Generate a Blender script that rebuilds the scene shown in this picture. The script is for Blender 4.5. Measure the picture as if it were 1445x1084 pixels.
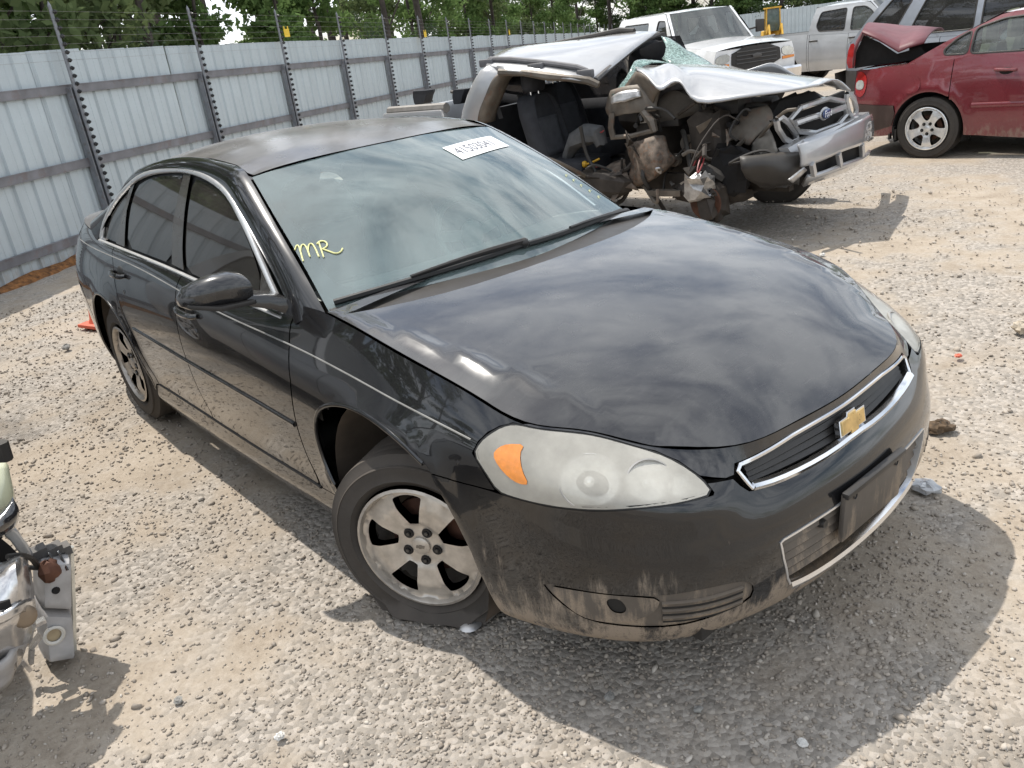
import bpy, bmesh, math, random
import numpy as np
from mathutils import Vector, Matrix
from mathutils.geometry import delaunay_2d_cdt
random.seed(7); np.random.seed(7)
for _o in list(bpy.data.objects): bpy.data.objects.remove(_o)
scene = bpy.context.scene
COL = scene.collection

# ---------------------------------------------------------------- camera
CAM = (2.0362, -1.9824, 1.7553); YAW, PITCH, ROLL = math.radians(141.970), math.radians(22.489), math.radians(7.776)
cam_data = bpy.data.cameras.new("camera"); cam = bpy.data.objects.new("camera", cam_data); COL.objects.link(cam)
cam_data.sensor_width = 36.0; cam_data.lens = 36.0*1165.757/1445; cam_data.clip_start = .05; cam_data.clip_end = 2000
_f = Vector((math.cos(YAW)*math.cos(PITCH), math.sin(YAW)*math.cos(PITCH), -math.sin(PITCH)))
_r = Vector((math.sin(YAW), -math.cos(YAW), 0)); _d = _f.cross(_r)
_r2 = math.cos(ROLL)*_r + math.sin(ROLL)*_d; _d2 = -math.sin(ROLL)*_r + math.cos(ROLL)*_d
cam.matrix_world = Matrix(((_r2.x, -_d2.x, -_f.x, CAM[0]), (_r2.y, -_d2.y, -_f.y, CAM[1]), (_r2.z, -_d2.z, -_f.z, CAM[2]), (0, 0, 0, 1)))
scene.camera = cam

# ---------------------------------------------------------------- sky, sun, exposure
SUN_DIR = Vector((-.51, -.02, 1.0)).normalized()            # towards the sun
sun_el = math.asin(SUN_DIR.z); sun_az = math.atan2(SUN_DIR.x, SUN_DIR.y)
world = bpy.data.worlds.new("World"); scene.world = world; world.use_nodes = True
_n = world.node_tree.nodes; _l = world.node_tree.links; _n.clear()
_out = _n.new("ShaderNodeOutputWorld"); _bg = _n.new("ShaderNodeBackground"); _sky = _n.new("ShaderNodeTexSky")
_sky.sky_type = 'NISHITA'; _sky.sun_disc = False; _sky.sun_elevation = sun_el; _sky.sun_rotation = sun_az
_sky.air_density = 1.2; _sky.dust_density = 1.0
_tc = _n.new("ShaderNodeTexCoord"); _mp = _n.new("ShaderNodeMapping"); _mp.inputs['Scale'].default_value = (1.6, 1.6, 4.2)
_nz = _n.new("ShaderNodeTexNoise"); _nz.inputs['Scale'].default_value = 2.4; _nz.inputs['Detail'].default_value = 9; _nz.inputs['Roughness'].default_value = .62; _nz.inputs['Distortion'].default_value = .35
_rp = _n.new("ShaderNodeValToRGB"); _rp.color_ramp.elements[0].position = .36; _rp.color_ramp.elements[1].position = .60
_mx = _n.new("ShaderNodeMix"); _mx.data_type = 'RGBA'
_mx.inputs['B'].default_value = (12.6, 13.2, 13.9, 1)
_l.new(_tc.outputs['Generated'], _mp.inputs['Vector']); _l.new(_mp.outputs['Vector'], _nz.inputs['Vector']); _l.new(_nz.outputs['Fac'], _rp.inputs['Fac'])
_l.new(_rp.outputs['Color'], _mx.inputs['Factor']); _l.new(_sky.outputs['Color'], _mx.inputs['A']); _l.new(_mx.outputs['Result'], _bg.inputs['Color'])
_bg.inputs['Strength'].default_value = .11
_l.new(_bg.outputs['Background'], _out.inputs['Surface'])
sun_data = bpy.data.lights.new("sun", 'SUN'); sun_data.energy = 4.2; sun_data.angle = math.radians(.6); sun_data.color = (1.0, .95, .875)
sun = bpy.data.objects.new("sun", sun_data); COL.objects.link(sun); sun.location = (-10, 0, 25)
sun.rotation_euler = (-SUN_DIR).to_track_quat('-Z', 'Y').to_euler()
scene.view_settings.view_transform = 'Standard'; scene.view_settings.look = 'None'; scene.view_settings.gamma = 1
scene.view_settings.exposure = .22; scene.view_settings.use_curve_mapping = False
scene.cycles.max_bounces = 8; scene.cycles.transparent_max_bounces = 16; scene.cycles.caustics_reflective = False; scene.cycles.caustics_refractive = False
# ---------------------------------------------------------------- materials
class NT:
    def __init__(s, name):
        s.m = bpy.data.materials.new(name); s.m.use_nodes = True; s.t = s.m.node_tree; s.t.nodes.clear()
        s.out = s.N("ShaderNodeOutputMaterial")
    def N(s, kind, **kw):
        n = s.t.nodes.new(kind)
        for k, v in kw.items(): setattr(n, k, v)
        return n
    def L(s, a, b): s.t.links.new(a, b)
    def val(s, sock, v):
        if hasattr(v, 'is_output') or isinstance(v, bpy.types.NodeSocket): s.L(v, sock)
        else: sock.default_value = v
    def coord(s, scale=(1, 1, 1), kind='Object'):
        c = s.N("ShaderNodeTexCoord"); m = s.N("ShaderNodeMapping"); m.inputs['Scale'].default_value = scale
        s.L(c.outputs[kind], m.inputs['Vector']); return m.outputs['Vector']
    def noise(s, scale, detail=4, rough=.55, vec=None, dist=0):
        n = s.N("ShaderNodeTexNoise"); n.inputs['Scale'].default_value = scale; n.inputs['Detail'].default_value = detail
        n.inputs['Roughness'].default_value = rough; n.inputs['Distortion'].default_value = dist
        s.L(vec if vec is not None else s.coord(), n.inputs['Vector']); return n.outputs['Fac']
    def ramp(s, fac, stops):
        r = s.N("ShaderNodeValToRGB"); e = r.color_ramp.elements
        while len(e) < len(stops): e.new(.5)
        for k, (p, c) in enumerate(stops):
            e[k].position = p; e[k].color = c if len(c) == 4 else (*c, 1)
        s.L(fac, r.inputs['Fac']); return r.outputs['Color']
    def math(s, op, a, b=0.0, c=None, clamp=False):
        n = s.N("ShaderNodeMath", operation=op, use_clamp=clamp); s.val(n.inputs[0], a); s.val(n.inputs[1], b)
        if c is not None: s.val(n.inputs[2], c)
        return n.outputs[0]
    def mixc(s, f, a, b):
        n = s.N("ShaderNodeMix", data_type='RGBA'); s.val(n.inputs['Factor'], f)
        for k, v in (('A', a), ('B', b)): s.val(n.inputs[k], v if not isinstance(v, tuple) else (*v[:3], 1))
        return n.outputs['Result']
    def smooth(s, x, lo, hi):
        n = s.N("ShaderNodeMapRange", interpolation_type='SMOOTHSTEP'); s.val(n.inputs['Value'], x)
        n.inputs['From Min'].default_value = lo; n.inputs['From Max'].default_value = hi; return n.outputs['Result']
    def bsdf(s, col, rough=.5, metal=0., coat=0., spec=.5, coat_rough=.03, normal=None):
        b = s.N("ShaderNodeBsdfPrincipled"); s.val(b.inputs['Base Color'], col if not isinstance(col, tuple) else (*col[:3], 1))
        s.val(b.inputs['Roughness'], rough); s.val(b.inputs['Metallic'], metal); s.val(b.inputs['Coat Weight'], coat)
        b.inputs['Coat Roughness'].default_value = coat_rough; b.inputs['Specular IOR Level'].default_value = spec
        if normal is not None: s.L(normal, b.inputs['Normal']); s.L(normal, b.inputs['Coat Normal'])
        return b.outputs[0]
    def mixs(s, f, a, b):
        n = s.N("ShaderNodeMixShader"); s.val(n.inputs[0], f); s.L(a, n.inputs[1]); s.L(b, n.inputs[2]); return n.outputs[0]
    def bump(s, h, strength=.5, dist=.01):
        b = s.N("ShaderNodeBump"); b.inputs['Strength'].default_value = strength; b.inputs['Distance'].default_value = dist; s.L(h, b.inputs['Height']); return b.outputs[0]
    def up(s):
        g = s.N("ShaderNodeNewGeometry"); x = s.N("ShaderNodeSeparateXYZ"); s.L(g.outputs['Normal'], x.inputs[0]); return x.outputs['Z']
    def zpos(s):
        c = s.N("ShaderNodeTexCoord"); x = s.N("ShaderNodeSeparateXYZ"); s.L(c.outputs['Object'], x.inputs[0]); return x.outputs['Z']
    def done(s, sh): s.L(sh, s.out.inputs['Surface']); return s.m

def mat(name, col, rough=.5, metal=0., coat=0., var=.25, scale=9., dust=0., dustcol=(.33, .28, .22), bump=0., bscale=60., spec=.5, mud=0., mudz=(.46, .22), coat_rough=.03, rust=0., speck=0.):
    """procedural paint / plastic / metal: mottled colour, settled dust, splashed mud low down"""
    t = NT(name); n = t.noise(scale, 6)
    c2 = tuple(min(1, x*(1-var)) for x in col); c1 = tuple(min(1, x*(1+var)) for x in col)
    c = t.ramp(n, [(.3, c2), (.7, c1)])
    if rust:
        rn = t.noise(scale*1.7, 7, .65); c = t.mixc(t.math('MULTIPLY', t.smooth(rn, .52, .66), rust), c, (.16, .07, .035))
    nrm = t.bump(t.noise(bscale, 5), bump, .004) if bump else None
    r = t.math('ADD', t.math('MULTIPLY', t.noise(scale*2.3, 5), .18), rough - .09, clamp=True)
    sh = t.bsdf(c, r, metal, coat, spec, coat_rough, nrm)
    if dust or mud:
        f = None
        if dust:
            dn = t.math('ADD', t.math('MULTIPLY', t.noise(5., 8, .62, t.coord((1, 1, .7))), 1.1), .1)
            f = t.math('MULTIPLY', t.math('MULTIPLY', dn, dust), t.math('ADD', t.math('MULTIPLY', t.math('MAXIMUM', t.up(), 0.), .65), .35))
        if speck:
            sp = t.smooth(t.noise(330., 2, .5), .66, .74); st = t.smooth(t.noise(9., 7, .7, t.coord((9, 1.2, 1))), .50, .78)
            f = t.math('ADD', f, t.math('MULTIPLY', t.math('ADD', t.math('MULTIPLY', sp, .7), t.math('MULTIPLY', st, .55)), speck))
        if mud:
            z = t.zpos(); streak = t.noise(30., 6, .7, t.coord((1, 1, .16))); blot = t.noise(6., 4)
            lev = t.math('ADD', t.math('MULTIPLY', t.math('SUBTRACT', mudz[0], z), 1/(mudz[0]-mudz[1])), t.math('MULTIPLY', t.math('SUBTRACT', streak, .5), 2.2))
            lev = t.math('ADD', lev, t.math('MULTIPLY', t.math('SUBTRACT', blot, .5), 1.6))
            g = t.math('MULTIPLY', t.smooth(lev, .35, 1.1), t.math('MULTIPLY', t.math('ADD', t.noise(220., 3), .25), mud), clamp=True)
            f = g if f is None else t.math('MAXIMUM', f, g)
        f = t.math('MINIMUM', f, .95)
        d = t.N("ShaderNodeBsdfDiffuse"); d.inputs['Color'].default_value = (*dustcol, 1)
        sh = t.mixs(f, sh, d.outputs[0])
    return t.done(sh)

def glass_mat(name, tint, dust=.06, rough=.0, opacity=0., dustcol=(.5, .5, .46), ior=1.5, streak=False):
    """thin automotive glass: tinted see-through, mirror reflection by angle, a film of dust"""
    t = NT(name); tr = t.N("ShaderNodeBsdfTransparent"); tr.inputs[0].default_value = (*tint, 1)
    gl = t.N("ShaderNodeBsdfGlossy"); gl.inputs['Roughness'].default_value = rough; gl.inputs['Color'].default_value = (1, 1, 1, 1)
    fr = t.N("ShaderNodeFresnel"); fr.inputs['IOR'].default_value = ior
    df = t.N("ShaderNodeBsdfDiffuse"); df.inputs['Color'].default_value = (*dustcol, 1)
    dn = t.math('MULTIPLY', t.math('ADD', t.noise(3.5, 7, .6, t.coord((1, 1, 1), 'Object')), .15), dust)
    s1 = t.mixs(t.math('ADD', dn, opacity, clamp=True), tr.outputs[0], df.outputs[0])
    s2 = t.mixs(fr.outputs[0], s1, gl.outputs[0])
    return t.done(s2)

# ---------------------------------------------------------------- objects
def tag(o, label, cat, group=None, kind=None):
    if label: o['label'] = label
    if cat: o['category'] = cat
    if group: o['group'] = group
    if kind: o['kind'] = kind
    return o
def thing(name, label, cat, loc=(0, 0, 0), rz=0., group=None):
    o = bpy.data.objects.new(name, None); COL.objects.link(o); o.location = loc; o.rotation_euler = (0, 0, rz)
    o.empty_display_size = .2
    return tag(o, label, cat, group)
def link(name, me, parent=None, m=None):
    o = bpy.data.objects.new(name, me); COL.objects.link(o)
    if parent is not None: o.parent = parent
    if m is not None: me.materials.clear(); me.materials.append(m)
    return o
def mesh(name, verts, faces, m=None, parent=None, smooth=True, normals=None, sharp=None):
    me = bpy.data.meshes.new(name); me.from_pydata([tuple(map(float, v)) for v in verts], [], [tuple(int(i) for i in f) for f in faces]); 
    me.validate()
    if smooth: me.polygons.foreach_set('use_smooth', [True]*len(me.polygons))
    if normals is not None and len(normals) == len(me.vertices):
        try: me.normals_split_custom_set_from_vertices([tuple(map(float, n)) for n in normals])
        except Exception: pass
    elif smooth and sharp is not None:
        me.set_sharp_from_angle(angle=math.radians(sharp))
    me.update()
    return link(name, me, parent, m)
def dup(o, parent=None, **kw):
    c = o.copy(); COL.objects.link(c)
    if parent is not None: c.parent = parent
    for k, v in kw.items(): setattr(c, k, v)
    for ch in list(o.children): dup(ch, c)
    return c

class MB:
    """collects simple solids into one mesh"""
    def __init__(s): s.v = []; s.f = []
    def add(s, v, f):
        k = len(s.v); s.v += [tuple(map(float, p)) for p in v]; s.f += [tuple(i+k for i in q) for q in f]; return s
    def box(s, c, d, rot=None, taper=1.):
        x, y, z = [q/2 for q in d]; P = [(-x, -y, -z), (x, -y, -z), (x, y, -z), (-x, y, -z), (-x*taper, -y*taper, z), (x*taper, -y*taper, z), (x*taper, y*taper, z), (-x*taper, y*taper, z)]
        if rot is not None: P = [tuple(rot @ Vector(p)) for p in P]
        return s.add([(p[0]+c[0], p[1]+c[1], p[2]+c[2]) for p in P], [(3, 2, 1, 0), (4, 5, 6, 7), (0, 1, 5, 4), (1, 2, 6, 5), (2, 3, 7, 6), (3, 0, 4, 7)])
    def bar(s, a, b, w, h, upv=(0, 0, 1)):
        a = Vector(a); b = Vector(b); d = (b-a); L = d.length; d.normalize(); u = Vector(upv)
        if abs(d.dot(u)) > .99: u = Vector((1, 0, 0))
        r = d.cross(u).normalized(); u = r.cross(d)
        R = Matrix((d, r, u)).transposed()
        return s.box(((a+b)/2), (L, w, h), R)
    def tube(s, path, r, n=8, cap=True):
        P = [Vector(p) for p in path]; rr = r if hasattr(r, '__len__') else [r]*len(P); v = []; f = []
        ref = None
        for i, p in enumerate(P):
            t = (P[min(i+1, len(P)-1)] - P[max(i-1, 0)]).normalized()
            if ref is None: ref = t.orthogonal().normalized()
            ref = (ref - t*ref.dot(t)).normalized(); b = t.cross(ref)
            for k in range(n):
                a = 2*math.pi*k/n; v.append(tuple(p + (ref*math.cos(a) + b*math.sin(a))*rr[i]))
        for i in range(len(P)-1):
            for k in range(n):
                f.append((i*n+k, i*n+(k+1) % n, (i+1)*n+(k+1) % n, (i+1)*n+k))
        if cap: f.append(tuple(range(n))[::-1]); f.append(tuple((len(P)-1)*n+k for k in range(n)))
        return s.add(v, f)
    def lathe(s, prof, n=24, axis='y', c=(0, 0, 0), a0=0., a1=2*math.pi):
        """prof: (r, h) list turned about an axis"""
        full = abs(a1-a0-2*math.pi) < 1e-6; m = n if full else n+1; v = []; f = []
        for r, h in prof:
            for k in range(m):
                a = a0+(a1-a0)*k/n; x, z = r*math.cos(a), r*math.sin(a)
                p = {'y': (x, h, z), 'z': (x, z, h), 'x': (h, x, z)}[axis]; v.append((p[0]+c[0], p[1]+c[1], p[2]+c[2]))
        for i in range(len(prof)-1):
            for k in range(n):
                k2 = (k+1) % m if full else k+1
                f.append((i*m+k, i*m+k2, (i+1)*m+k2, (i+1)*m+k))
        return s.add(v, f)
    def ball(s, c, r, n=10, m=7, sc=(1, 1, 1)):
        v = []; f = []
        for i in range(m+1):
            t = math.pi*i/m
            for k in range(n):
                a = 2*math.pi*k/n; v.append((c[0]+r*sc[0]*math.sin(t)*math.cos(a), c[1]+r*sc[1]*math.sin(t)*math.sin(a), c[2]+r*sc[2]*math.cos(t)))
        for i in range(m):
            for k in range(n): f.append((i*n+k, (i+1)*n+k, (i+1)*n+(k+1) % n, i*n+(k+1) % n))
        return s.add(v, f)
    def prism(s, poly, h, M4=None):
        """poly in xy extruded from z 0 to h, then placed by a matrix"""
        n = len(poly); v = [Vector((x, y, 0)) for x, y in poly] + [Vector((x, y, h)) for x, y in poly]
        if M4 is not None: v = [M4 @ p for p in v]
        return s.add(v, [tuple(range(n))[::-1], tuple(range(n, 2*n))] + [(i, (i+1) % n, n+(i+1) % n, n+i) for i in range(n)])
    def loft(s, rings, closed=True, cap=False):
        n = len(rings[0]); v = [p for r in rings for p in r]; f = []
        for i in range(len(rings)-1):
            for k in range(n if closed else n-1): f.append((i*n+k, i*n+(k+1) % n, (i+1)*n+(k+1) % n, (i+1)*n+k))
        if cap: f.append(tuple(range(n))[::-1]); f.append(tuple((len(rings)-1)*n+k for k in range(n)))
        return s.add(v, f)
    def mirrored(s):
        w = MB(); w.v = [(x, -y, z) for x, y, z in s.v]; w.f = [tuple(q)[::-1] for q in s.f]; return w
    def build(s, name, m, parent=None, smooth=True, sharp=35, bevel=0.):
        o = mesh(name, s.v, s.f, None, parent, smooth, None, sharp)
        b = bmesh.new(); b.from_mesh(o.data); bmesh.ops.recalc_face_normals(b, faces=b.faces)
        if bevel: bmesh.ops.bevel(b, geom=[e for e in b.edges if e.is_manifold and e.calc_face_angle(0) > .6], offset=bevel, segments=2, affect='EDGES', profile=.6)
        b.to_mesh(o.data); b.free()
        if smooth:
            o.data.polygons.foreach_set('use_smooth', [True]*len(o.data.polygons)); o.data.set_sharp_from_angle(angle=math.radians(sharp))
        o.data.materials.append(m); return o

# ---------------------------------------------------------------- panels cut from smooth surfaces
def rounded(P, r=.05):
    out = []; n = len(P)
    for i in range(n):
        a, b, c = (np.asarray(P[(i+k) % n], float) for k in (-1, 0, 1))
        d1 = (a-b); L1 = np.linalg.norm(d1); d2 = (c-b); L2 = np.linalg.norm(d2); q = min(r, L1*.45, L2*.45)
        p1 = b+d1/L1*q; p2 = b+d2/L2*q
        for t in (0, .25, .5, .75, 1): out.append(tuple(p1*(1-t)**2+b*2*t*(1-t)+p2*t*t))
    return out
def chaikin(P, n=1, closed=True):
    P = [np.asarray(p, float) for p in P]
    for _ in range(n):
        Q = []; m = len(P)
        for i in range(m if closed else m-1):
            a, b = P[i], P[(i+1) % m]; Q += [a*.75+b*.25, a*.25+b*.75]
        if not closed: Q = [P[0]] + Q + [P[-1]]
        P = Q
    return [tuple(p) for p in P]
def resample(P, step, sc, closed=True):
    P = np.asarray(P, float); out = []; n = len(P)
    for i in range(n if closed else n-1):
        a, b = P[i], P[(i+1) % n]; L = np.hypot(*((b-a)*sc)); k = max(1, int(math.ceil(L/step)))
        for j in range(k): out.append(a+(b-a)*j/k)
    if not closed: out.append(P[-1])
    return np.array(out)
def inside(pts, loop):
    x, y = pts[:, 0], pts[:, 1]; r = np.zeros(len(pts), bool); n = len(loop)
    for i in range(n):
        x1, y1 = loop[i]; x2, y2 = loop[(i+1) % n]
        if y1 == y2: continue
        c = (y1 > y) != (y2 > y); r ^= c & (x < (x2-x1)*(y-y1)/(y2-y1)+x1)
    return r
def surf_normals(F, uv, sign, e=2e-3):
    u, v = uv[:, 0], uv[:, 1]
    du = F(u+e, v)-F(u-e, v); dv = F(u, v+e)-F(u, v-e)
    n = np.cross(du, dv); L = np.linalg.norm(n, axis=1)[:, None]; n = n/np.maximum(L, 1e-12)
    if sign == 1:      # outward from the middle of the vehicle
        if ((F(u, v)-CAR_MID)*n).sum(1).mean() < 0: n = -n
    else: n = n*np.sign(sign)
    return n
def panel_data(F, loops, sc=(1, .1), step=.035, lip=.014, off=0., sign=1):
    sc = np.array(sc, float); rs = []
    for L in loops:
        q = resample(L, step, sc); rs.append(q)
    pts = list(np.concatenate(rs)*sc); edges = []; k = 0
    for q in rs:
        n = len(q); edges += [(k+i, k+(i+1) % n) for i in range(n)]; k += n
    lo = rs[0].min(0)*sc; hi = rs[0].max(0)*sc
    gx = np.arange(lo[0]+step*.5, hi[0], step); gy = np.arange(lo[1]+step*.5, hi[1], step)
    if len(gx) and len(gy):
        g = np.stack(np.meshgrid(gx, gy), -1).reshape(-1, 2); g += (np.random.rand(*g.shape)-.5)*step*.1
        ok = inside(g, rs[0]*sc)
        for q in rs[1:]: ok &= ~inside(g, q*sc)
        g = g[ok]
        b = np.concatenate(rs)*sc
        if len(g):
            d = np.min(np.linalg.norm(g[:, None]-b[None], axis=2), axis=1); g = g[d > step*.45]; pts += list(g)
    r = delaunay_2d_cdt([Vector((float(p[0]), float(p[1]))) for p in pts], edges, [], 0, 1e-6)
    V = np.array([(p.x, p.y) for p in r[0]]); T = np.array([f for f in r[2] if len(f) == 3])
    c = V[T].mean(1); ok = inside(c, rs[0]*sc)
    for q in rs[1:]: ok &= ~inside(c, q*sc)
    T = T[ok]
    uv = V/sc
    P = F(uv[:, 0], uv[:, 1]); N = surf_normals(F, uv, sign); P = P+N*off
    a = P[T]; fn = np.cross(a[:, 1]-a[:, 0], a[:, 2]-a[:, 0]); flip = (fn*N[T].mean(1)).sum(1) < 0
    T[flip] = T[flip][:, ::-1]
    verts = list(P); nr = list(N); faces = [tuple(t) for t in T]
    if lip:
        for q in rs:
            Pb = F(q[:, 0], q[:, 1]); Nb = surf_normals(F, q, sign); Pb = Pb+Nb*off; n = len(q); k = len(verts)
            Tn = np.roll(Pb, -1, 0)-np.roll(Pb, 1, 0); side = np.cross(Tn, Nb); side /= np.maximum(np.linalg.norm(side, axis=1)[:, None], 1e-9)
            verts += list(Pb) + list(Pb-Nb*lip); nr += list(side)*2
            faces += [(k+i, k+(i+1) % n, k+n+(i+1) % n, k+n+i) for i in range(n)]
    return verts, faces, nr
def panel(name, F, loops, m, parent, **kw):
    v, f, n = panel_data(F, loops, **kw)
    return mesh(name, v, f, m, parent, True, n)
def both(name, F, loops, m, parent, **kw):
    """a panel on the right side and its twin on the left"""
    r = panel(name, F, loops, m, parent, **kw)
    l = panel(name, lambda u, v: F(u, v)*np.array([1, -1, 1]), loops, m, parent, **kw)
    return r, l
def both_ribbon(name, F, path, prof, m, parent, **kw):
    return ribbon(name, F, path, prof, m, parent, **kw), ribbon(name, lambda u, v: F(u, v)*np.array([1, -1, 1]), path, prof, m, parent, **kw)
CAR_MID = np.array([-1.4, 0, .55])
def ribbon(name, F, path, prof, m, parent, sc=(1, .1), step=.03, sign=1, closed=False, off=0., mb=None, smooth_n=0):
    """a moulding that follows a path on a surface; prof: (across, height) section"""
    if smooth_n: path = chaikin(path, smooth_n, closed)
    q = resample(path, step, np.array(sc), closed); P = F(q[:, 0], q[:, 1]); N = surf_normals(F, q, sign); P = P+N*off
    if closed: T = np.roll(P, -1, 0)-np.roll(P, 1, 0)
    else: T = np.gradient(P, axis=0)
    B = np.cross(N, T); B /= np.linalg.norm(B, axis=1)[:, None]
    rings = [[tuple(P[i]+B[i]*b+N[i]*h) for b, h in prof] for i in range(len(P))]
    if closed: rings.append(rings[0])
    w = mb if mb is not None else MB()
    w.loft(rings, True, not closed)
    if mb is not None: return mb
    return w.build(name, m, parent)
def half_round(w, h, n=5):
    return [(-w/2, -.004), *[(-w/2*math.cos(math.pi*i/n), h*math.sin(math.pi*i/n)) for i in range(n+1)], (w/2, -.004)]
def text_shape(s, size):
    cu = bpy.data.curves.new("txt", 'FONT'); cu.body = s; cu.size = size; cu.align_x = 'CENTER'; cu.align_y = 'CENTER'; cu.resolution_u = 3
    o = bpy.data.objects.new("txt", cu); COL.objects.link(o); dg = bpy.context.evaluated_depsgraph_get()
    me = bpy.data.meshes.new_from_object(o.evaluated_get(dg)); v = [tuple(p.co) for p in me.vertices]; f = [tuple(p.vertices) for p in me.polygons]
    bpy.data.objects.remove(o); bpy.data.curves.remove(cu); bpy.data.meshes.remove(me)
    return v, f
# ---------------------------------------------------------------- smooth surfaces of the black sedan
class Spl:
    """natural cubic spline through (t, y), y may be vectors"""
    def __init__(s, t, y):
        t = np.asarray(t, float); y = np.asarray(y, float)
        if y.ndim == 1: y = y[:, None]; s.flat = True
        else: s.flat = False
        n = len(t); h = np.diff(t); A = np.eye(n); b = np.zeros_like(y)
        for i in range(1, n - 1):
            A[i, i-1] = h[i-1]; A[i, i] = 2*(h[i-1]+h[i]); A[i, i+1] = h[i]
            b[i] = 6*((y[i+1]-y[i])/h[i] - (y[i]-y[i-1])/h[i-1])
        s.M = np.linalg.solve(A, b); s.t = t; s.y = y; s.h = h
    def __call__(s, x):
        x = np.asarray(x, float); sh = x.shape; x = x.ravel()
        k = np.clip(np.searchsorted(s.t, x) - 1, 0, len(s.t) - 2)
        h = s.h[k][:, None]; a = (s.t[k+1]-x)[:, None]; b = (x-s.t[k])[:, None]
        M = s.M; y = s.y
        r = M[k]*a**3/(6*h) + M[k+1]*b**3/(6*h) + (y[k]/h - M[k]*h/6)*a + (y[k+1]/h - M[k+1]*h/6)*b
        return r.reshape(sh) if s.flat else r.reshape(sh + (y.shape[1],))

class Net:
    """tensor spline surface: pts[col][row] -> xyz; u along columns, v along rows (0..nrow-1)"""
    def __init__(s, u, v, pts, n=400, m=120):
        pts = np.asarray(pts, float); s.u = np.asarray(u, float); s.v = np.asarray(v, float)
        rows = [Spl(s.u, pts[:, j, :]) for j in range(len(s.v))]
        s.U = np.linspace(s.u[0], s.u[-1], n); s.V = np.linspace(s.v[0], s.v[-1], m)
        g = np.stack([r(s.U) for r in rows], 0)            # row, n, 3
        c = Spl(s.v, g.reshape(len(s.v), -1))
        s.G = c(s.V).reshape(m, n, 3)
    def __call__(s, u, v):
        u = np.asarray(u, float); v = np.asarray(v, float)
        fu = np.clip((u - s.U[0])/(s.U[1]-s.U[0]), 0, len(s.U)-1.001); fv = np.clip((v - s.V[0])/(s.V[1]-s.V[0]), 0, len(s.V)-1.001)
        i = fu.astype(int); j = fv.astype(int)
        def cr(p0, p1, p2, p3, t):
            t = t[..., None]
            return .5*((2*p1) + (-p0+p2)*t + (2*p0-5*p1+4*p2-p3)*t*t + (-p0+3*p1-3*p2+p3)*t**3)
        n = len(s.U); m = len(s.V); G = s.G
        def row(jj):
            jj = np.clip(jj, 0, m-1)
            return cr(G[jj, np.clip(i-1, 0, n-1)], G[jj, i], G[jj, np.clip(i+1, 0, n-1)], G[jj, np.clip(i+2, 0, n-1)], fu-i)
        return cr(row(j-1), row(j), row(j+1), row(j+2), fv-j)

def softplus(x, w):
    return w*np.logaddexp(0, x/w)

_zc = Spl([-.7, -.45, -.2, .1, .4, .65, .85, .95, 1.03], [1.034, 1.032, 1.018, .983, .932, .870, .794, .744, .697])
def hood_z(x, y):
    x = np.asarray(x, float); a = np.abs(np.asarray(y, float))
    yr = np.interp(x, [-.5, -.16, .33, .62, .9], [.80, .772, .695, .63, .52])
    z = _zc(x) - .024*(a/.7)**2
    fade = np.clip((.9 - x)/.5, .25, 1)
    z = z + .0072*np.clip((.75 - x)/.4, 0, 1)*np.exp(-((a - yr)/.021)**2)
    z = z - .19*fade*(softplus(a - yr, .022) - softplus(-yr, .022))
    ye = np.interp(x, [.5, .62, .71, .78, .84, .9], [.785, .702, .628, .575, .55, .5])
    z = z - np.interp(x, [.4, .53, .62, .71, .78, .95], [0, .013, .021, .032, .038, .012])*np.clip(a/ye, 0, 1.12)**4
    return z

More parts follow.
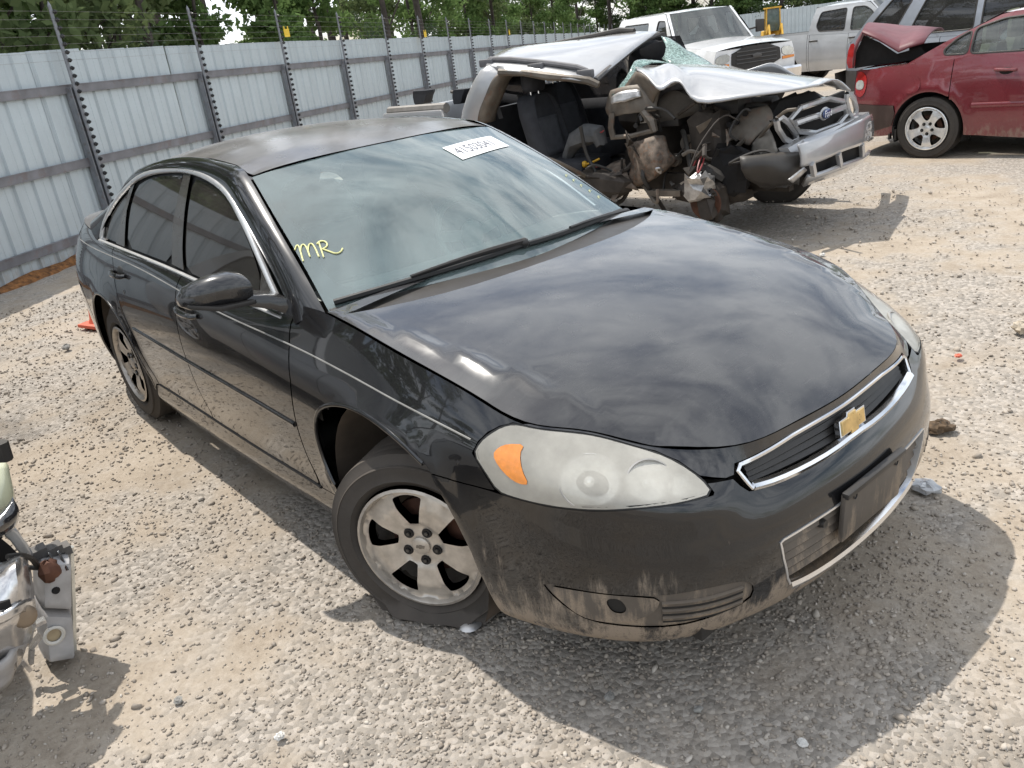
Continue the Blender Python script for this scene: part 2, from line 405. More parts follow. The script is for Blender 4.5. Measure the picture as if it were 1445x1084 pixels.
# belt surface (right side of the car, y < 0): bumper, headlight, fender, doors, quarter panel, rear bumper
_cols = [  # plan x, y, then (inset, z) of rows 0..6
 (1.062, 0,    [(.11,.19),(.05,.235),(.012,.33),(0,.42),(.0,.50),(.030,.585),(.073,.650)]),
 (1.048,-.24,  [(.11,.19),(.05,.235),(.012,.33),(0,.42),(.0,.50),(.028,.585),(.072,.650)]),
 (1.015,-.44,  [(.11,.20),(.05,.245),(.012,.33),(0,.42),(.0,.50),(.025,.585),(.062,.650)]),
 (.942,-.62,   [(.10,.205),(.045,.25),(.010,.33),(0,.42),(.0,.50),(.014,.590),(.038,.670)]),
 (.808,-.755,  [(.08,.21),(.035,.255),(.008,.34),(0,.43),(.0,.52),(.010,.610),(.028,.705)]),
 (.620,-.842,  [(.06,.212),(.022,.26),(.004,.34),(0,.44),(.0,.54),(.007,.635),(.024,.735)]),
 (.400,-.888,  [(.05,.20),(.018,.25),(.004,.34),(0,.45),(.0,.56),(.006,.665),(.030,.775)]),
 (.0,-.920,    [(.05,.19),(.025,.25),(.018,.34),(.006,.46),(0,.59),(.008,.71),(.046,.828)]),
 (-.45,-.926,  [(.06,.18),(.033,.25),(.030,.34),(.010,.46),(0,.60),(.006,.74),(.050,.866)]),
 (-1.1,-.930,  [(.06,.17),(.033,.24),(.034,.33),(.012,.46),(0,.61),(.006,.77),(.042,.903)]),
 (-1.7,-.930,  [(.06,.165),(.033,.235),(.034,.33),(.012,.46),(0,.62),(.007,.79),(.048,.938)]),
 (-2.3,-.928,  [(.06,.165),(.033,.235),(.030,.33),(.010,.46),(0,.62),(.008,.80),(.056,.966)]),
 (-2.8,-.925,  [(.06,.18),(.033,.25),(.020,.34),(.008,.46),(0,.62),(.008,.81),(.062,.975)]),
 (-3.3,-.900,  [(.06,.20),(.033,.26),(.015,.35),(.004,.46),(0,.62),(.012,.81),(.072,.978)]),
 (-3.68,-.835, [(.06,.22),(.03,.28),(.012,.36),(.004,.47),(0,.62),(.016,.81),(.080,.975)]),
 (-3.92,-.68,  [(.08,.23),(.03,.29),(.010,.37),(.0,.48),(0,.62),(.025,.81),(.080,.965)]),
 (-4.01,-.40,  [(.08,.23),(.03,.29),(.010,.37),(.0,.48),(0,.62),(.03,.81),(.080,.965)]),
 (-4.04,0,     [(.08,.23),(.03,.29),(.010,.37),(.0,.48),(0,.62),(.03,.81),(.080,.965)]),
]
_row7 = [(.968,0),(.955,-.235),(.915,-.425),(.785,-.574),(.658,-.672),(.532,-.770),(.36,-.797),(.0,-.808),(-.45,-.800),
         (-1.1,-.832,.962),(-1.7,-.832,.992),(-2.3,-.826,1.012),(-2.8,-.808,1.018),(-3.3,-.765,1.04),(-3.68,-.69,1.05),(-3.84,-.56,1.055),(-3.89,-.34,1.06),(-3.9,0,1.06)]
def _belt():
    P = np.array([(c[0], c[1]) for c in _cols]); n = len(P)
    u = np.concatenate([[0], np.cumsum(np.linalg.norm(np.diff(P, axis=0), axis=1))])
    sp = Spl(u, P); e = 1e-3
    T = (sp(np.minimum(u+e, u[-1])) - sp(np.maximum(u-e, 0))); T /= np.linalg.norm(T, axis=1)[:, None]
    N = np.stack([T[:, 1], -T[:, 0]], 1)
    N[0] = (1, 0); N[-1] = (-1, 0)
    if N[8, 1] > 0: N = -N; N[0] = (1, 0); N[-1] = (-1, 0)
    pts = []
    for i, c in enumerate(_cols):
        r = [(*(P[i] - N[i]*d), z) for d, z in c[2]]
        q = _row7[i]
        r.append(q if len(q) == 3 else (q[0], q[1], float(hood_z(q[0], q[1])) - .004))
        pts.append(r)
    pts = np.array(pts); mir = pts[1:][::-1]*np.array([1, -1, 1])
    return Net(np.concatenate([-u[1:][::-1], u]), np.arange(8), np.concatenate([mir, pts]), 900, 120), u
BELT, BELT_U = _belt()
def flare(p):
    """swelling round the two wheel arches of the belt surface"""
    for cx, cz in ((0.0, .335), (-2.807, .355)):
        r = np.hypot(p[..., 0]-cx, (p[..., 2]-cz))
        w = np.exp(-((r-.40)/.055)**2)*.016*np.sign(-p[..., 1])*(np.abs(p[..., 1]) > .7)*np.clip((p[..., 2]-.2)/.2, 0, 1)
        p = p - np.stack([0*w, w, 0*w], -1)
    return p
def belt(u, v): return flare(BELT(u, v))
def glass_side(x, z):
    x = np.asarray(x, float); z = np.asarray(z, float)
    y = .832 - .30*(z-.95) - .285*(z-.95)**2 - .016*((x+1.75)/1.15)**2
    return np.stack([x, -y, z], -1)
_ir = np.array([(-.475,-.775,.978),(-.66,-.735,1.092),(-.90,-.688,1.232),(-1.20,-.620,1.384),(-1.36,-.597,1.421),(-1.65,-.583,1.441),(-2.05,-.578,1.440),(-2.42,-.582,1.402),(-2.62,-.596,1.350),(-2.90,-.632,1.230),(-3.30,-.680,1.075)])
_or = np.array([(-.585,-.845,.942),(-.74,-.800,1.045),(-.96,-.752,1.165),(-1.22,-.700,1.288),(-1.42,-.668,1.352),(-1.70,-.655,1.398),(-2.05,-.655,1.402),(-2.42,-.665,1.362),(-2.66,-.690,1.292),(-2.86,-.745,1.160),(-3.02,-.815,1.005)])
_rt = np.linspace(0, 1, len(_ir))
def _rail():
    pts = []
    for a, b, kb in zip(_ir, _or, (.05, .13, .18, .18, .18, .18, .18, .18, .18, .18, .18)):
        m = (a+b)/2; d = b-a
        out = np.array([0, -.62, .78]); out = out - d*(out@d)/(d@d); out /= np.linalg.norm(out)
        w = np.linalg.norm(d)
        pts.append([a, a*.70+b*.30+out*w*kb, a*.3+b*.7+out*w*kb, b])
    return Net(_rt, [0, 1, 2, 3], pts, 300, 40)
RAIL = _rail()
_zr = Spl([-.9, -1.08, -1.25, -1.6, -2.0, -2.35, -2.6, -2.8], [1.375, 1.425, 1.452, 1.480, 1.484, 1.462, 1.415, 1.35]) if False else Spl([-2.8, -2.6, -2.35, -2.0, -1.6, -1.25, -1.08, -.9], [1.35, 1.415, 1.460, 1.482, 1.478, 1.450, 1.425, 1.39])
def roof_z(x, y):
    return _zr(x) - .034*(np.abs(y)/.58)**2.2
def windshield(s, t):
    """s 0 (cowl) .. 1 (header); t -1 .. 1 across (right .. left)"""
    s = np.asarray(s, float); t = np.asarray(t, float); a = np.abs(t)
    edge = Spl([0, .2, .55, 1.0], _ir[[0, 1, 2, 3]])(s)
    cen = Spl([0, .3, .65, 1.0], np.array([(-.24,0,.995),(-.47,0,1.150),(-.76,0,1.308),(-1.075,0,1.424)]))(s)
    k = 1 - a**1.6
    p = edge*1.0
    x = edge[..., 0] + (cen[..., 0]-edge[..., 0])*k
    z = edge[..., 2] + (cen[..., 2]-edge[..., 2])*(1 - a**2.6)
    return np.stack([x, -edge[..., 1]*t, z], -1)
# ---------------------------------------------------------------- ground
def ground_mat():
    t = NT("gravel_ground"); co = t.coord()
    big = t.noise(.55, 5, .6, co); mid = t.noise(3.2, 6, .65, co); fine = t.noise(42, 4, .7, co); grit = t.noise(140, 3, .7, co)
    v = t.N("ShaderNodeTexVoronoi"); v.inputs['Scale'].default_value = 55; t.L(co, v.inputs['Vector'])
    v2 = t.N("ShaderNodeTexVoronoi"); v2.inputs['Scale'].default_value = 26; t.L(co, v2.inputs['Vector'])
    sand = t.ramp(t.math('ADD', t.math('MULTIPLY', mid, .6), t.math('MULTIPLY', fine, .4)), [(.32, (.25, .204, .156)), (.5, (.37, .312, .246)), (.68, (.465, .402, .328))])
    stone = t.ramp(v.outputs['Color'], [(0., (.19, .172, .15)), (.5, (.32, .286, .246)), (1., (.46, .415, .365))])
    f = t.smooth(t.math('ADD', t.math('MULTIPLY', big, 1.1), t.math('MULTIPLY', mid, .5)), .68, .90)
    stain = t.smooth(t.noise(.9, 3, .5, t.coord((1, 1, 1))), .62, .78)
    c = t.mixc(f, sand, stone); c = t.mixc(t.math('MULTIPLY', t.smooth(grit, .60, .72), .5), c, (.13, .115, .095))
    c = t.mixc(t.math('MULTIPLY', stain, .35), c, (.16, .135, .105))
    h = t.math('ADD', t.math('MULTIPLY', t.math('SUBTRACT', 1., t.math('MULTIPLY', v.outputs['Distance'], 1.2)), f), t.math('ADD', t.math('MULTIPLY', fine, .6), t.math('MULTIPLY', grit, .35)))
    h = t.math('ADD', h, t.math('MULTIPLY', t.math('SUBTRACT', 1., v2.outputs['Distance']), .2))
    return t.done(t.bsdf(c, .95, spec=.15, normal=t.bump(h, .6, .011)))
GROUND = ground_mat()
def drop_ground(x, y):
    s_ = (x+8.468)*-.5957+(y+.223)*.8032
    return -.0172*(np.logaddexp(0, (s_-2)/2.)*2.)
def ground():
    def axis(lo, hi, a, b, n1, n2):
        return np.concatenate([-np.geomspace(-lo, -a, n2, endpoint=False) if lo < a else [], np.linspace(a, b, n1), np.geomspace(b, hi, n2+1)[1:]])
    xs = axis(-400, 300, -9, 4, 120, 18); ys = axis(-300, 500, -5, 11, 140, 18)
    X, Y = np.meshgrid(xs, ys); Z = .012*np.sin(X*1.3+.7*np.sin(Y*.9))*np.cos(Y*1.1+.5*np.sin(X*.7))+.006*np.sin(X*4.1+Y*2.2)*np.sin(Y*3.7-X*1.1)
    Z = Z - .012 + drop_ground(X, Y)
    k = len(xs); f = [(j*k+i, j*k+i+1, (j+1)*k+i+1, (j+1)*k+i) for j in range(len(ys)-1) for i in range(k-1)]
    o = mesh("ground", np.stack([X.ravel(), Y.ravel(), Z.ravel()], 1), f, GROUND); o['kind'] = 'structure'
    return o
ground()
def ground_h(x, y): return .012*np.sin(x*1.3+.7*np.sin(y*.9))*np.cos(y*1.1+.5*np.sin(x*.7))+.006*np.sin(x*4.1+y*2.2)*np.sin(y*3.7-x*1.1)-.012
def gravel():
    rng = np.random.default_rng(3)
    b = bmesh.new(); bmesh.ops.create_icosphere(b, subdivisions=1, radius=1.); b.verts.ensure_lookup_table()
    bv = np.array([tuple(v.co) for v in b.verts]); bf = np.array([[v.index for v in f.verts] for f in b.faces]); b.free()
    # density falls with distance from where the yard is looked at
    N = 900000; x = rng.uniform(-7, 2.6, N); y = rng.uniform(-3.6, 6.5, N)
    d = np.hypot(x-2.04, y+1.98); fx, fy = math.cos(YAW), math.sin(YAW)
    ang = np.abs(np.angle(np.exp(1j*(np.arctan2(y+1.98, x-2.04)-YAW))))
    patch = .5+.5*np.sin(x*2.1+1.3*np.sin(y*1.7))*np.sin(y*2.6+1.1*np.sin(x*1.9)); patch = (.25+.75*patch)*(.35+.65*np.clip(1-(y*.8+x*.2-.2)/2.8, 0, 1))
    keep = (rng.random(N) < np.clip(1.5/np.maximum(d, 1.)**1.55, 0, 1)*patch*1.0) & ((ang < .75) | (d < 1.2))
    keep &= ~((np.abs(y) < .80) & (x > -2.6) & (x < -.15))
    x = x[keep]; y = y[keep]; d = d[keep]
    if len(x) > 105000:
        s_ = rng.permutation(len(x))[:105000]; x = x[s_]; y = y[s_]; d = d[s_]
    n = len(x); r = rng.lognormal(math.log(.0049), .42, n)*np.clip(.8+d*.07, .9, 1.4); r = np.clip(r, .0026, .019)
    q = rng.normal(size=(n, 4)); q /= np.linalg.norm(q, axis=1)[:, None]; a, bb, c, dd = q.T
    Rm = np.stack([np.stack([1-2*(c*c+dd*dd), 2*(bb*c-a*dd), 2*(bb*dd+a*c)], -1), np.stack([2*(bb*c+a*dd), 1-2*(bb*bb+dd*dd), 2*(c*dd-a*bb)], -1), np.stack([2*(bb*dd-a*c), 2*(c*dd+a*bb), 1-2*(bb*bb+c*c)], -1)], 1)
    sc = np.stack([rng.uniform(.8, 1.5, n), rng.uniform(.6, 1.1, n), rng.uniform(.4, .8, n)], 1)
    vv = bv[None]*(1+rng.normal(0, .13, (n, len(bv), 1)))*sc[:, None]
    vv = np.einsum('nij,nkj->nki', Rm, vv)*r[:, None, None]; vv[..., 2] *= .75
    vv += np.stack([x, y, ground_h(x, y)+r*.18], 1)[:, None]
    F = (bf[None]+(np.arange(n)*len(bv))[:, None, None]).reshape(-1, 3)
    me = bpy.data.meshes.new("gravel"); V = vv.reshape(-1, 3)
    me.vertices.add(len(V)); me.vertices.foreach_set('co', V.ravel()); me.loops.add(F.size); me.loops.foreach_set('vertex_index', F.ravel().astype(np.int32))
    me.polygons.add(len(F)); me.polygons.foreach_set('loop_start', np.arange(0, F.size, 3, dtype=np.int32)); me.polygons.foreach_set('loop_total', np.full(len(F), 3, np.int32))
    me.update()
    at = me.attributes.new("shade", 'FLOAT', 'POINT'); at.data.foreach_set('value', np.repeat(rng.random(n), len(bv)).astype(np.float32))
    t = NT("pebble"); an = t.N("ShaderNodeAttribute"); an.attribute_name = "shade"
    c = t.ramp(an.outputs['Fac'], [(0., (.17, .155, .138)), (.25, (.265, .238, .206)), (.65, (.355, .314, .266)), (.93, (.44, .397, .345)), (1., (.60, .56, .50))])
    c = t.mixc(t.math('MULTIPLY', t.noise(60, 3), .7), c, (.36, .295, .23))
    o = link("gravel", me, None, t.done(t.bsdf(c, .9, spec=.2))); o['kind'] = 'stuff'; o['label'] = "loose grey and tan gravel strewn over the yard"
gravel()
# ---------------------------------------------------------------- corrugated fence, wires, trees beyond it
FO = np.array([-8.468, -.223]); FD = np.array([-.5957, .8032]); FD /= np.linalg.norm(FD); FN = np.array([FD[1], -FD[0]])
FANG = math.atan2(FD[1], FD[0])
def drop(x, y):
    s_ = (np.asarray(x)-FO[0])*FD[0]+(np.asarray(y)-FO[1])*FD[1]
    return -.0172*(np.logaddexp(0, (s_-2)/2.)*2.)
SHEET = mat("galvanised_sheet", (.49, .55, .58), .42, .25, var=.09, scale=1.6, dust=.12, dustcol=(.36, .31, .25), spec=.4, mud=.6, mudz=(.55, -.25), speck=.10)
RAIL_M = mat("rail_steel", (.19, .19, .205), .55, .35, var=.25, scale=4, rust=.25, dust=.1)
POST_M = mat("post_steel", (.24, .25, .27), .5, .4, var=.2, rust=.35)
INSUL = mat("insulator_black", (.013, .013, .014), .45)
WIRE = mat("fence_wire", (.33, .33, .33), .4, .6)
YSIGN = mat("yellow_sign", (.78, .52, .03), .5, var=.1)
def fence_sheet(wd=.86, h=2.31):
    xs = []; 
    for k in range(3):
        x0 = k*wd/3
        xs += [(x0+.0, 0), (x0+.018, .026), (x0+.052, .026), (x0+.07, 0), (x0+.15, 0), (x0+.158, .006), (x0+.20, .006), (x0+.208, 0)]
    xs.append((wd+.004, 0)); n = len(xs)
    v = [(x, y, 0) for x, y in xs]+[(x, y, h) for x, y in xs]
    return v, [(i, i+1, n+i+1, n+i) for i in range(n-1)]
fence = thing("corrugated_fence", "tall grey corrugated metal fence with steel posts running behind the cars into the distance", "fence", (FO[0], FO[1], 0), FANG)
sv, sf = fence_sheet(); sheet0 = mesh("fence_sheet", sv, sf, SHEET, fence, False)
def fz(s_): return float(drop(FO[0]+FD[0]*s_, FO[1]+FD[1]*s_))
first = True
for k in range(-6, 78):
    s_ = -.02+k*.86
    if first: o = sheet0; first = False
    else: o = sheet0.copy(); COL.objects.link(o); o.parent = fence
    o.location = (s_, random.uniform(-.002, .002), fz(s_)+random.uniform(-.012, .012)); o.rotation_euler = (0, math.atan(.0165) if s_ > 3 else 0, random.uniform(-.004, .004))
w = MB()
w.box((0, -.055, .95), (.10, .05, 1.9)); w.box((-.045, -.085, .95), (.012, .05, 1.9)); w.box((.045, -.085, .95), (.012, .05, 1.9))
post0 = w.build("fence_post", POST_M, fence, smooth=False)
w = MB(); w.tube([(.02, -.115, .35), (.02, -.115, 2.78)], .021, 8); w.lathe([(0, 2.83), (.012, 2.80), (.022, 2.775)], 8, 'z', (.02, -.115, 0)); w.build("wire_pole", POST_M, post0)
w = MB()
for i in range(27):
    z = .46+.0865*i; w.lathe([(0, -.03), (.014, -.026), (.017, -.012), (.026, -.006), (.026, .004), (.017, .010), (.014, .026), (0, .03)], 7, 'y', (.035, -.150, z))
io = w.build("insulators", INSUL, post0, smooth=False); io['kind'] = 'stuff'
posts = [-3.96, -1.34, 1.28, 4.07, 6.70, 9.34, 11.88, 14.47, 17.0, 19.4] + [22.0+2.6*k for k in range(16)]
for k, s_ in enumerate(posts):
    if k == 0: o = post0
    else:
        o = post0.copy(); COL.objects.link(o); o.parent = fence
        for ch in list(post0.children):
            c = ch.copy(); COL.objects.link(c); c.parent = o
    o.location = (s_, 0, fz(s_)); o.rotation_euler = (random.uniform(-.004, .004), random.uniform(-.006, .006), 0)
    if s_ == 11.88: o.scale = (1, 1, 1.0)
rail0 = MB().box((0, -.022, 0), (2.60, .04, .10)).box((0, -.042, .045), (2.60, .012, .012)).build("fence_rail", RAIL_M, fence, smooth=False)
first = True
for k in range(len(posts)-1):
    a, b = posts[k], posts[k+1]
    for z in (1.885, 1.045, .235):
        if first: o = rail0; first = False
        else: o = rail0.copy(); COL.objects.link(o); o.parent = fence
        o.location = ((a+b)/2, 0, (fz(a)+fz(b))/2+z); o.scale = ((b-a)/2.60, 1, 1); o.rotation_euler = (0, math.atan2(fz(a)-fz(b), b-a), 0)
for i in range(27):
    w = MB(); z = .46+.0865*i
    if i < 20: continue
    w.tube([(s_, -.178, fz(s_)+z) for s_ in posts[:20]], .0017, 3); w.build("fence_wire", WIRE, fence, smooth=False)
for s_, z, lab in ((6.86, 2.43, "yellow warning sign on the fence wires nearest the camera"), (14.66, 2.36, "yellow warning sign on the fence wires, second along the fence"), (24.7, 2.36, "small yellow sign on the fence wires far down the fence")):
    P = FO+FD*s_+FN*.19; w = MB(); w.box((0, 0, 0), (.20, .006, .13)); w.box((-.07, 0, .085), (.035, .005, .05)); w.box((.07, 0, .085), (.035, .005, .05)); w.box((.0, -.005, -.01), (.12, .004, .02))
    o = w.build("warning_sign", YSIGN, None, smooth=False); o.location = (P[0], P[1], fz(s_)+z); o.rotation_euler = (0, 0, FANG); tag(o, lab, "sign", "yellow signs hung on the fence wires")
# rust coloured litter along the foot of the fence
def litter():
    rng = np.random.default_rng(5); w = MB(); S_ = np.linspace(-4.5, 22, 160); rings = []
    for s_ in S_:
        h = .055+.05*rng.random()+.03*math.sin(s_*2.3); d = .10+.10*rng.random(); z = fz(s_)-.02
        pr = [(.0, h*.9), (.06, h), (.10+d*.3, h*.7), (.10+d*.7, h*.3), (.12+d, -.01)]
        rings.append([(FO[0]+FD[0]*s_+FN[0]*a, FO[1]+FD[1]*s_+FN[1]*a, z+b+rng.normal(0, .006)) for a, b in pr])
    w.loft(rings, False)
    m = mat("pine_straw", (.20, .085, .025), .95, var=.7, scale=18, bump=1., bscale=70)
    o = w.build("pine_straw", m, None, sharp=20); o['kind'] = 'stuff'; o['label'] = "rust brown pine straw heaped along the foot of the fence"
litter()
# fence across the far end of the yard
fs = thing("corrugated_fence", "distant grey corrugated fence closing off the far end of the yard behind the yellow machines", "fence", (FO[0]+FD[0]*63, FO[1]+FD[1]*63, fz(63)), math.atan2(FN[1], FN[0])+.12)
far0 = None
for k in range(60):
    if far0 is None: o = far0 = mesh("fence_sheet", sv, sf, SHEET, fs, False)
    else: o = far0.copy(); COL.objects.link(o); o.parent = fs
    o.location = (k*.86, 0, random.uniform(-.01, .01)+.0*k)

# trees
BARK = mat("pine_bark", (.060, .050, .042), .95, var=.5, scale=5, bump=.6, bscale=25)
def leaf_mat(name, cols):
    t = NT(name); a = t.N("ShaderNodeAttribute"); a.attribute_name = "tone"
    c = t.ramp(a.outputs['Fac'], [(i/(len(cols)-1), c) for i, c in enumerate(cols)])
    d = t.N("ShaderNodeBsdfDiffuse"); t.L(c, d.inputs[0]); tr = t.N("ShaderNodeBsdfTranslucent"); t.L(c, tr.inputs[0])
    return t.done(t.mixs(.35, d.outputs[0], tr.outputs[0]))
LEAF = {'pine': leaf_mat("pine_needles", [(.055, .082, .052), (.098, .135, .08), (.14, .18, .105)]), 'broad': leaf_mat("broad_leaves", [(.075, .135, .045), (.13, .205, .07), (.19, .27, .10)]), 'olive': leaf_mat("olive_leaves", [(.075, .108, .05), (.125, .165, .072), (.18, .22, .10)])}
def crown_mesh(kind, H, R, z0, n, seed):
    rng = np.random.default_rng(seed); nb = 26; cl = []
    for i in range(nb):
        z = z0+(H-z0)*rng.random()**.9; f = (z-z0)/(H-z0)
        rad = R*(1-.75*f**1.6)*(.55+.45*min(1, f*5)); a = rng.uniform(0, 2*math.pi); q = rad*math.sqrt(rng.random())
        cl.append((q*math.cos(a), q*math.sin(a), z, rng.uniform(.32, .62)*R*.62, rng.random()))
    cl = np.array(cl); k = rng.integers(0, nb, n); c = cl[k]
    d = rng.normal(size=(n, 3)); d /= np.linalg.norm(d, axis=1)[:, None]; d *= (rng.random(n)**.45)[:, None]
    P = c[:, :3]+d*c[:, 3:4]*np.array([1, 1, .62])
    s_ = rng.uniform(.055, .13, n)*(1.15 if kind != 'pine' else .95)
    u = rng.normal(size=(n, 3)); u /= np.linalg.norm(u, axis=1)[:, None]; v = np.cross(u, rng.normal(size=(n, 3))); v /= np.linalg.norm(v, axis=1)[:, None]
    u = u*s_[:, None]; v = v*s_[:, None]*(.30 if kind == 'pine' else .62)
    V = np.stack([P-u, P+v*.9, P+u, P-v*.9], 1).reshape(-1, 3)
    me = bpy.data.meshes.new("crown"); me.vertices.add(4*n); me.vertices.foreach_set('co', V.ravel()); me.loops.add(4*n); me.loops.foreach_set('vertex_index', np.arange(4*n, dtype=np.int32))
    me.polygons.add(n); me.polygons.foreach_set('loop_start', np.arange(0, 4*n, 4, dtype=np.int32)); me.polygons.foreach_set('loop_total', np.full(n, 4, np.int32)); me.update()
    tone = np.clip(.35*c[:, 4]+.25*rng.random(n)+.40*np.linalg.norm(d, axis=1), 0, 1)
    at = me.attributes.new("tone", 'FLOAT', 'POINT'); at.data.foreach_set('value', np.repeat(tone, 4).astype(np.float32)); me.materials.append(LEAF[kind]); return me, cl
def trunk_mesh(H, r, cl, seed, z1=None):
    rng = random.Random(seed); w = MB(); n = 9; bend = rng.uniform(-.25, .25); P = [(bend*(i/n)**2*1.2+rng.uniform(-.04, .04), rng.uniform(-.06, .06), H*i/n) for i in range(n+1)]
    w.tube(P, [r*(1-.75*i/n)+.01 for i in range(n+1)], 8)
    for c in cl[::2]:
        z = max(.6, c[2]-abs(c[0])*.5-.3); i = min(n-1, int(z/H*n)); b = P[i]; w.tube([b, ((b[0]+c[0])/2, (b[1]+c[1])/2, z+.5*(c[2]-z)+.1), tuple(c[:3])], [r*.28, r*.18, .012], 5)
    o = w.build("trunk", BARK, None); me = o.data; bpy.data.objects.remove(o); return me
kinds = {}
for nm, kind, H, R, z0, n, r in (("pine_a", 'pine', 17, 2.7, 2.2, 7200, .17), ("pine_b", 'pine', 15, 2.4, 1.2, 6600, .14), ("broad_a", 'broad', 8.5, 2.5, .7, 7200, .09), ("broad_b", 'broad', 7, 2.2, .5, 6400, .07), ("olive_a", 'olive', 9.5, 2.6, .8, 7200, .10), ("tall", 'pine', 19, 2.4, 10.5, 3000, .16)):
    cm, cl = crown_mesh(kind, H, R, z0, n, hash(nm) % 1000 if False else sum(map(ord, nm))); kinds[nm] = (cm, trunk_mesh(H*.96, r, cl, sum(map(ord, nm))))
KN = {'pine_a': ("pine_tree", "dark dense pine growing beyond the grey fence", "tree"), 'pine_b': ("pine_tree", "dark dense pine growing beyond the grey fence", "tree"), 'tall': ("pine_tree", "bare trunked tall pine rising above the trees beyond the fence", "tree"),
      'broad_a': ("broadleaf_tree", "light green leafy tree growing beyond the grey fence", "tree"), 'broad_b': ("broadleaf_tree", "light green leafy tree growing beyond the grey fence", "tree"), 'olive_a': ("broadleaf_tree", "olive green bushy tree growing beyond the grey fence", "tree")}
GRP = {'pine_a': "dark pines beyond the fence", 'pine_b': "dark pines beyond the fence", 'tall': "tall bare trunked pines beyond the fence", 'broad_a': "light green trees beyond the fence", 'broad_b': "light green trees beyond the fence", 'olive_a': "olive green trees beyond the fence"}
ORD = ["first", "second", "third", "fourth", "fifth", "sixth", "seventh", "eighth", "ninth", "tenth", "eleventh", "twelfth"]
USED = {}
LOOK = {'pine_a': "tall dark pine", 'pine_b': "dark bushy pine", 'tall': "bare trunked tall pine", 'broad_a': "light green tree", 'broad_b': "low light green tree", 'olive_a': "olive green tree"}
def tree(kind, s_, back, sc=1., rz=None):
    P = FO+FD*s_-FN*back; nm, lab, cat = KN[kind]; cm, tm = kinds[kind]
    b = sum(1 for q in posts if q < s_)-2
    if b < 12:
        lab = LOOK[kind]+(" close behind the fence" if back < 7 else " set back behind the fence" if back < 13 else " deep in the wood")+(" left of its first post" if b < 1 else " beyond its %s post from the left" % ORD[b-1])
        n = USED.get(lab, 0); USED[lab] = n+1
        if n: lab += [", wider", ", taller", ", partly hidden"][min(n-1, 2)]
    t = thing(nm, lab, cat, (P[0], P[1], fz(s_)-.1), random.uniform(0, 6.28) if rz is None else rz, GRP[kind]); t.scale = (sc, sc, sc)
    a = bpy.data.objects.new("trunk", tm); COL.objects.link(a); a.parent = t
    b = bpy.data.objects.new("crown", cm); COL.objects.link(b); b.parent = t
rt = random.Random(11)
row1 = [(-5, 'pine_b'), (-1.8, 'broad_b'), (.6, 'pine_a'), (3.2, 'olive_a'), (5.0, 'pine_b'), (7.6, 'olive_a'), (10.2, 'pine_b'), (12.6, 'broad_b'), (15., 'broad_b'), (18.5, 'broad_b'), (26., 'pine_b'), (28.5, 'pine_a'), (31.5, 'broad_a'), (34.5, 'broad_b'), (37.5, 'olive_a'), (41, 'pine_b'), (44.5, 'broad_a'), (48.5, 'broad_a'), (52, 'broad_b'), (56, 'olive_a'), (60, 'broad_a'), (64, 'broad_b'), (68, 'pine_b')]
for s_, k in row1: tree(k, s_+rt.uniform(-.5, .5), rt.uniform(3.2, 6.0), rt.uniform(.85, 1.1))
row2 = [(-8, 'pine_a'), (-3.5, 'pine_a'), (1.0, 'olive_a'), (4.0, 'pine_a'), (7.0, 'pine_a'), (11, 'pine_a'), (14.5, 'olive_a'), (31, 'pine_a'), (36, 'olive_a'), (40, 'broad_a'), (45, 'pine_b'), (50, 'broad_a'), (55, 'pine_a'), (61, 'broad_a'), (67, 'pine_a'), (74, 'broad_a'), (80, 'pine_a')]
for s_, k in row2: tree(k, s_+rt.uniform(-.6, .6), rt.uniform(8.5, 12.), rt.uniform(.95, 1.25))
for s_, b in ((10.5, 9), (14, 13), (18.2, 14), (21.5, 12), (24., 16), (26.5, 13), (30, 10), (33, 14), (38.5, 12), (43, 11), (57, 14), (19.7, 22), (2.6, 9), (-1., 8)): tree('tall', s_, b, rt.uniform(.9, 1.15))
for s_, k, b in ((-6.5, 'olive_a', 8), (-2.5, 'olive_a', 7), (.2, 'broad_b', 6.5), (2.2, 'pine_b', 7.2), (4.2, 'olive_a', 8), (6.2, 'pine_a', 6.5), (8.6, 'broad_b', 6), (9.2, 'pine_a', 8.5), (11.4, 'olive_a', 7), (13.6, 'pine_b', 7), (-4.5, 'pine_a', 14), (0, 'pine_a', 15), (5, 'pine_b', 15), (9, 'pine_b', 14), (21, 'broad_b', 7.), (24.5, 'broad_b', 9.), (27, 'olive_a', 17), (84, 'broad_a', 6), (88, 'pine_a', 10), (72, 'olive_a', 5), (77, 'pine_b', 7)): tree(k, s_, b, .9)
# right hand end of the wood, seen past the far fence
for i in range(48):
    P = FO+FD*(65.5+rt.uniform(0, 6))+FN*(-2+i*1.35); k = ['broad_b', 'pine_b', 'olive_a', 'broad_b', 'broad_a'][i % 5]; cm, tm = kinds[k]; nm, lab, cat = KN[k]
    t = thing(nm, lab, cat, (P[0], P[1], fz(66)-.3), i*1.3, GRP[k]); t.scale = (1.35, 1.35, 1.15)
    a = bpy.data.objects.new("trunk", tm); COL.objects.link(a); a.parent = t; b = bpy.data.objects.new("crown", cm); COL.objects.link(b); b.parent = t
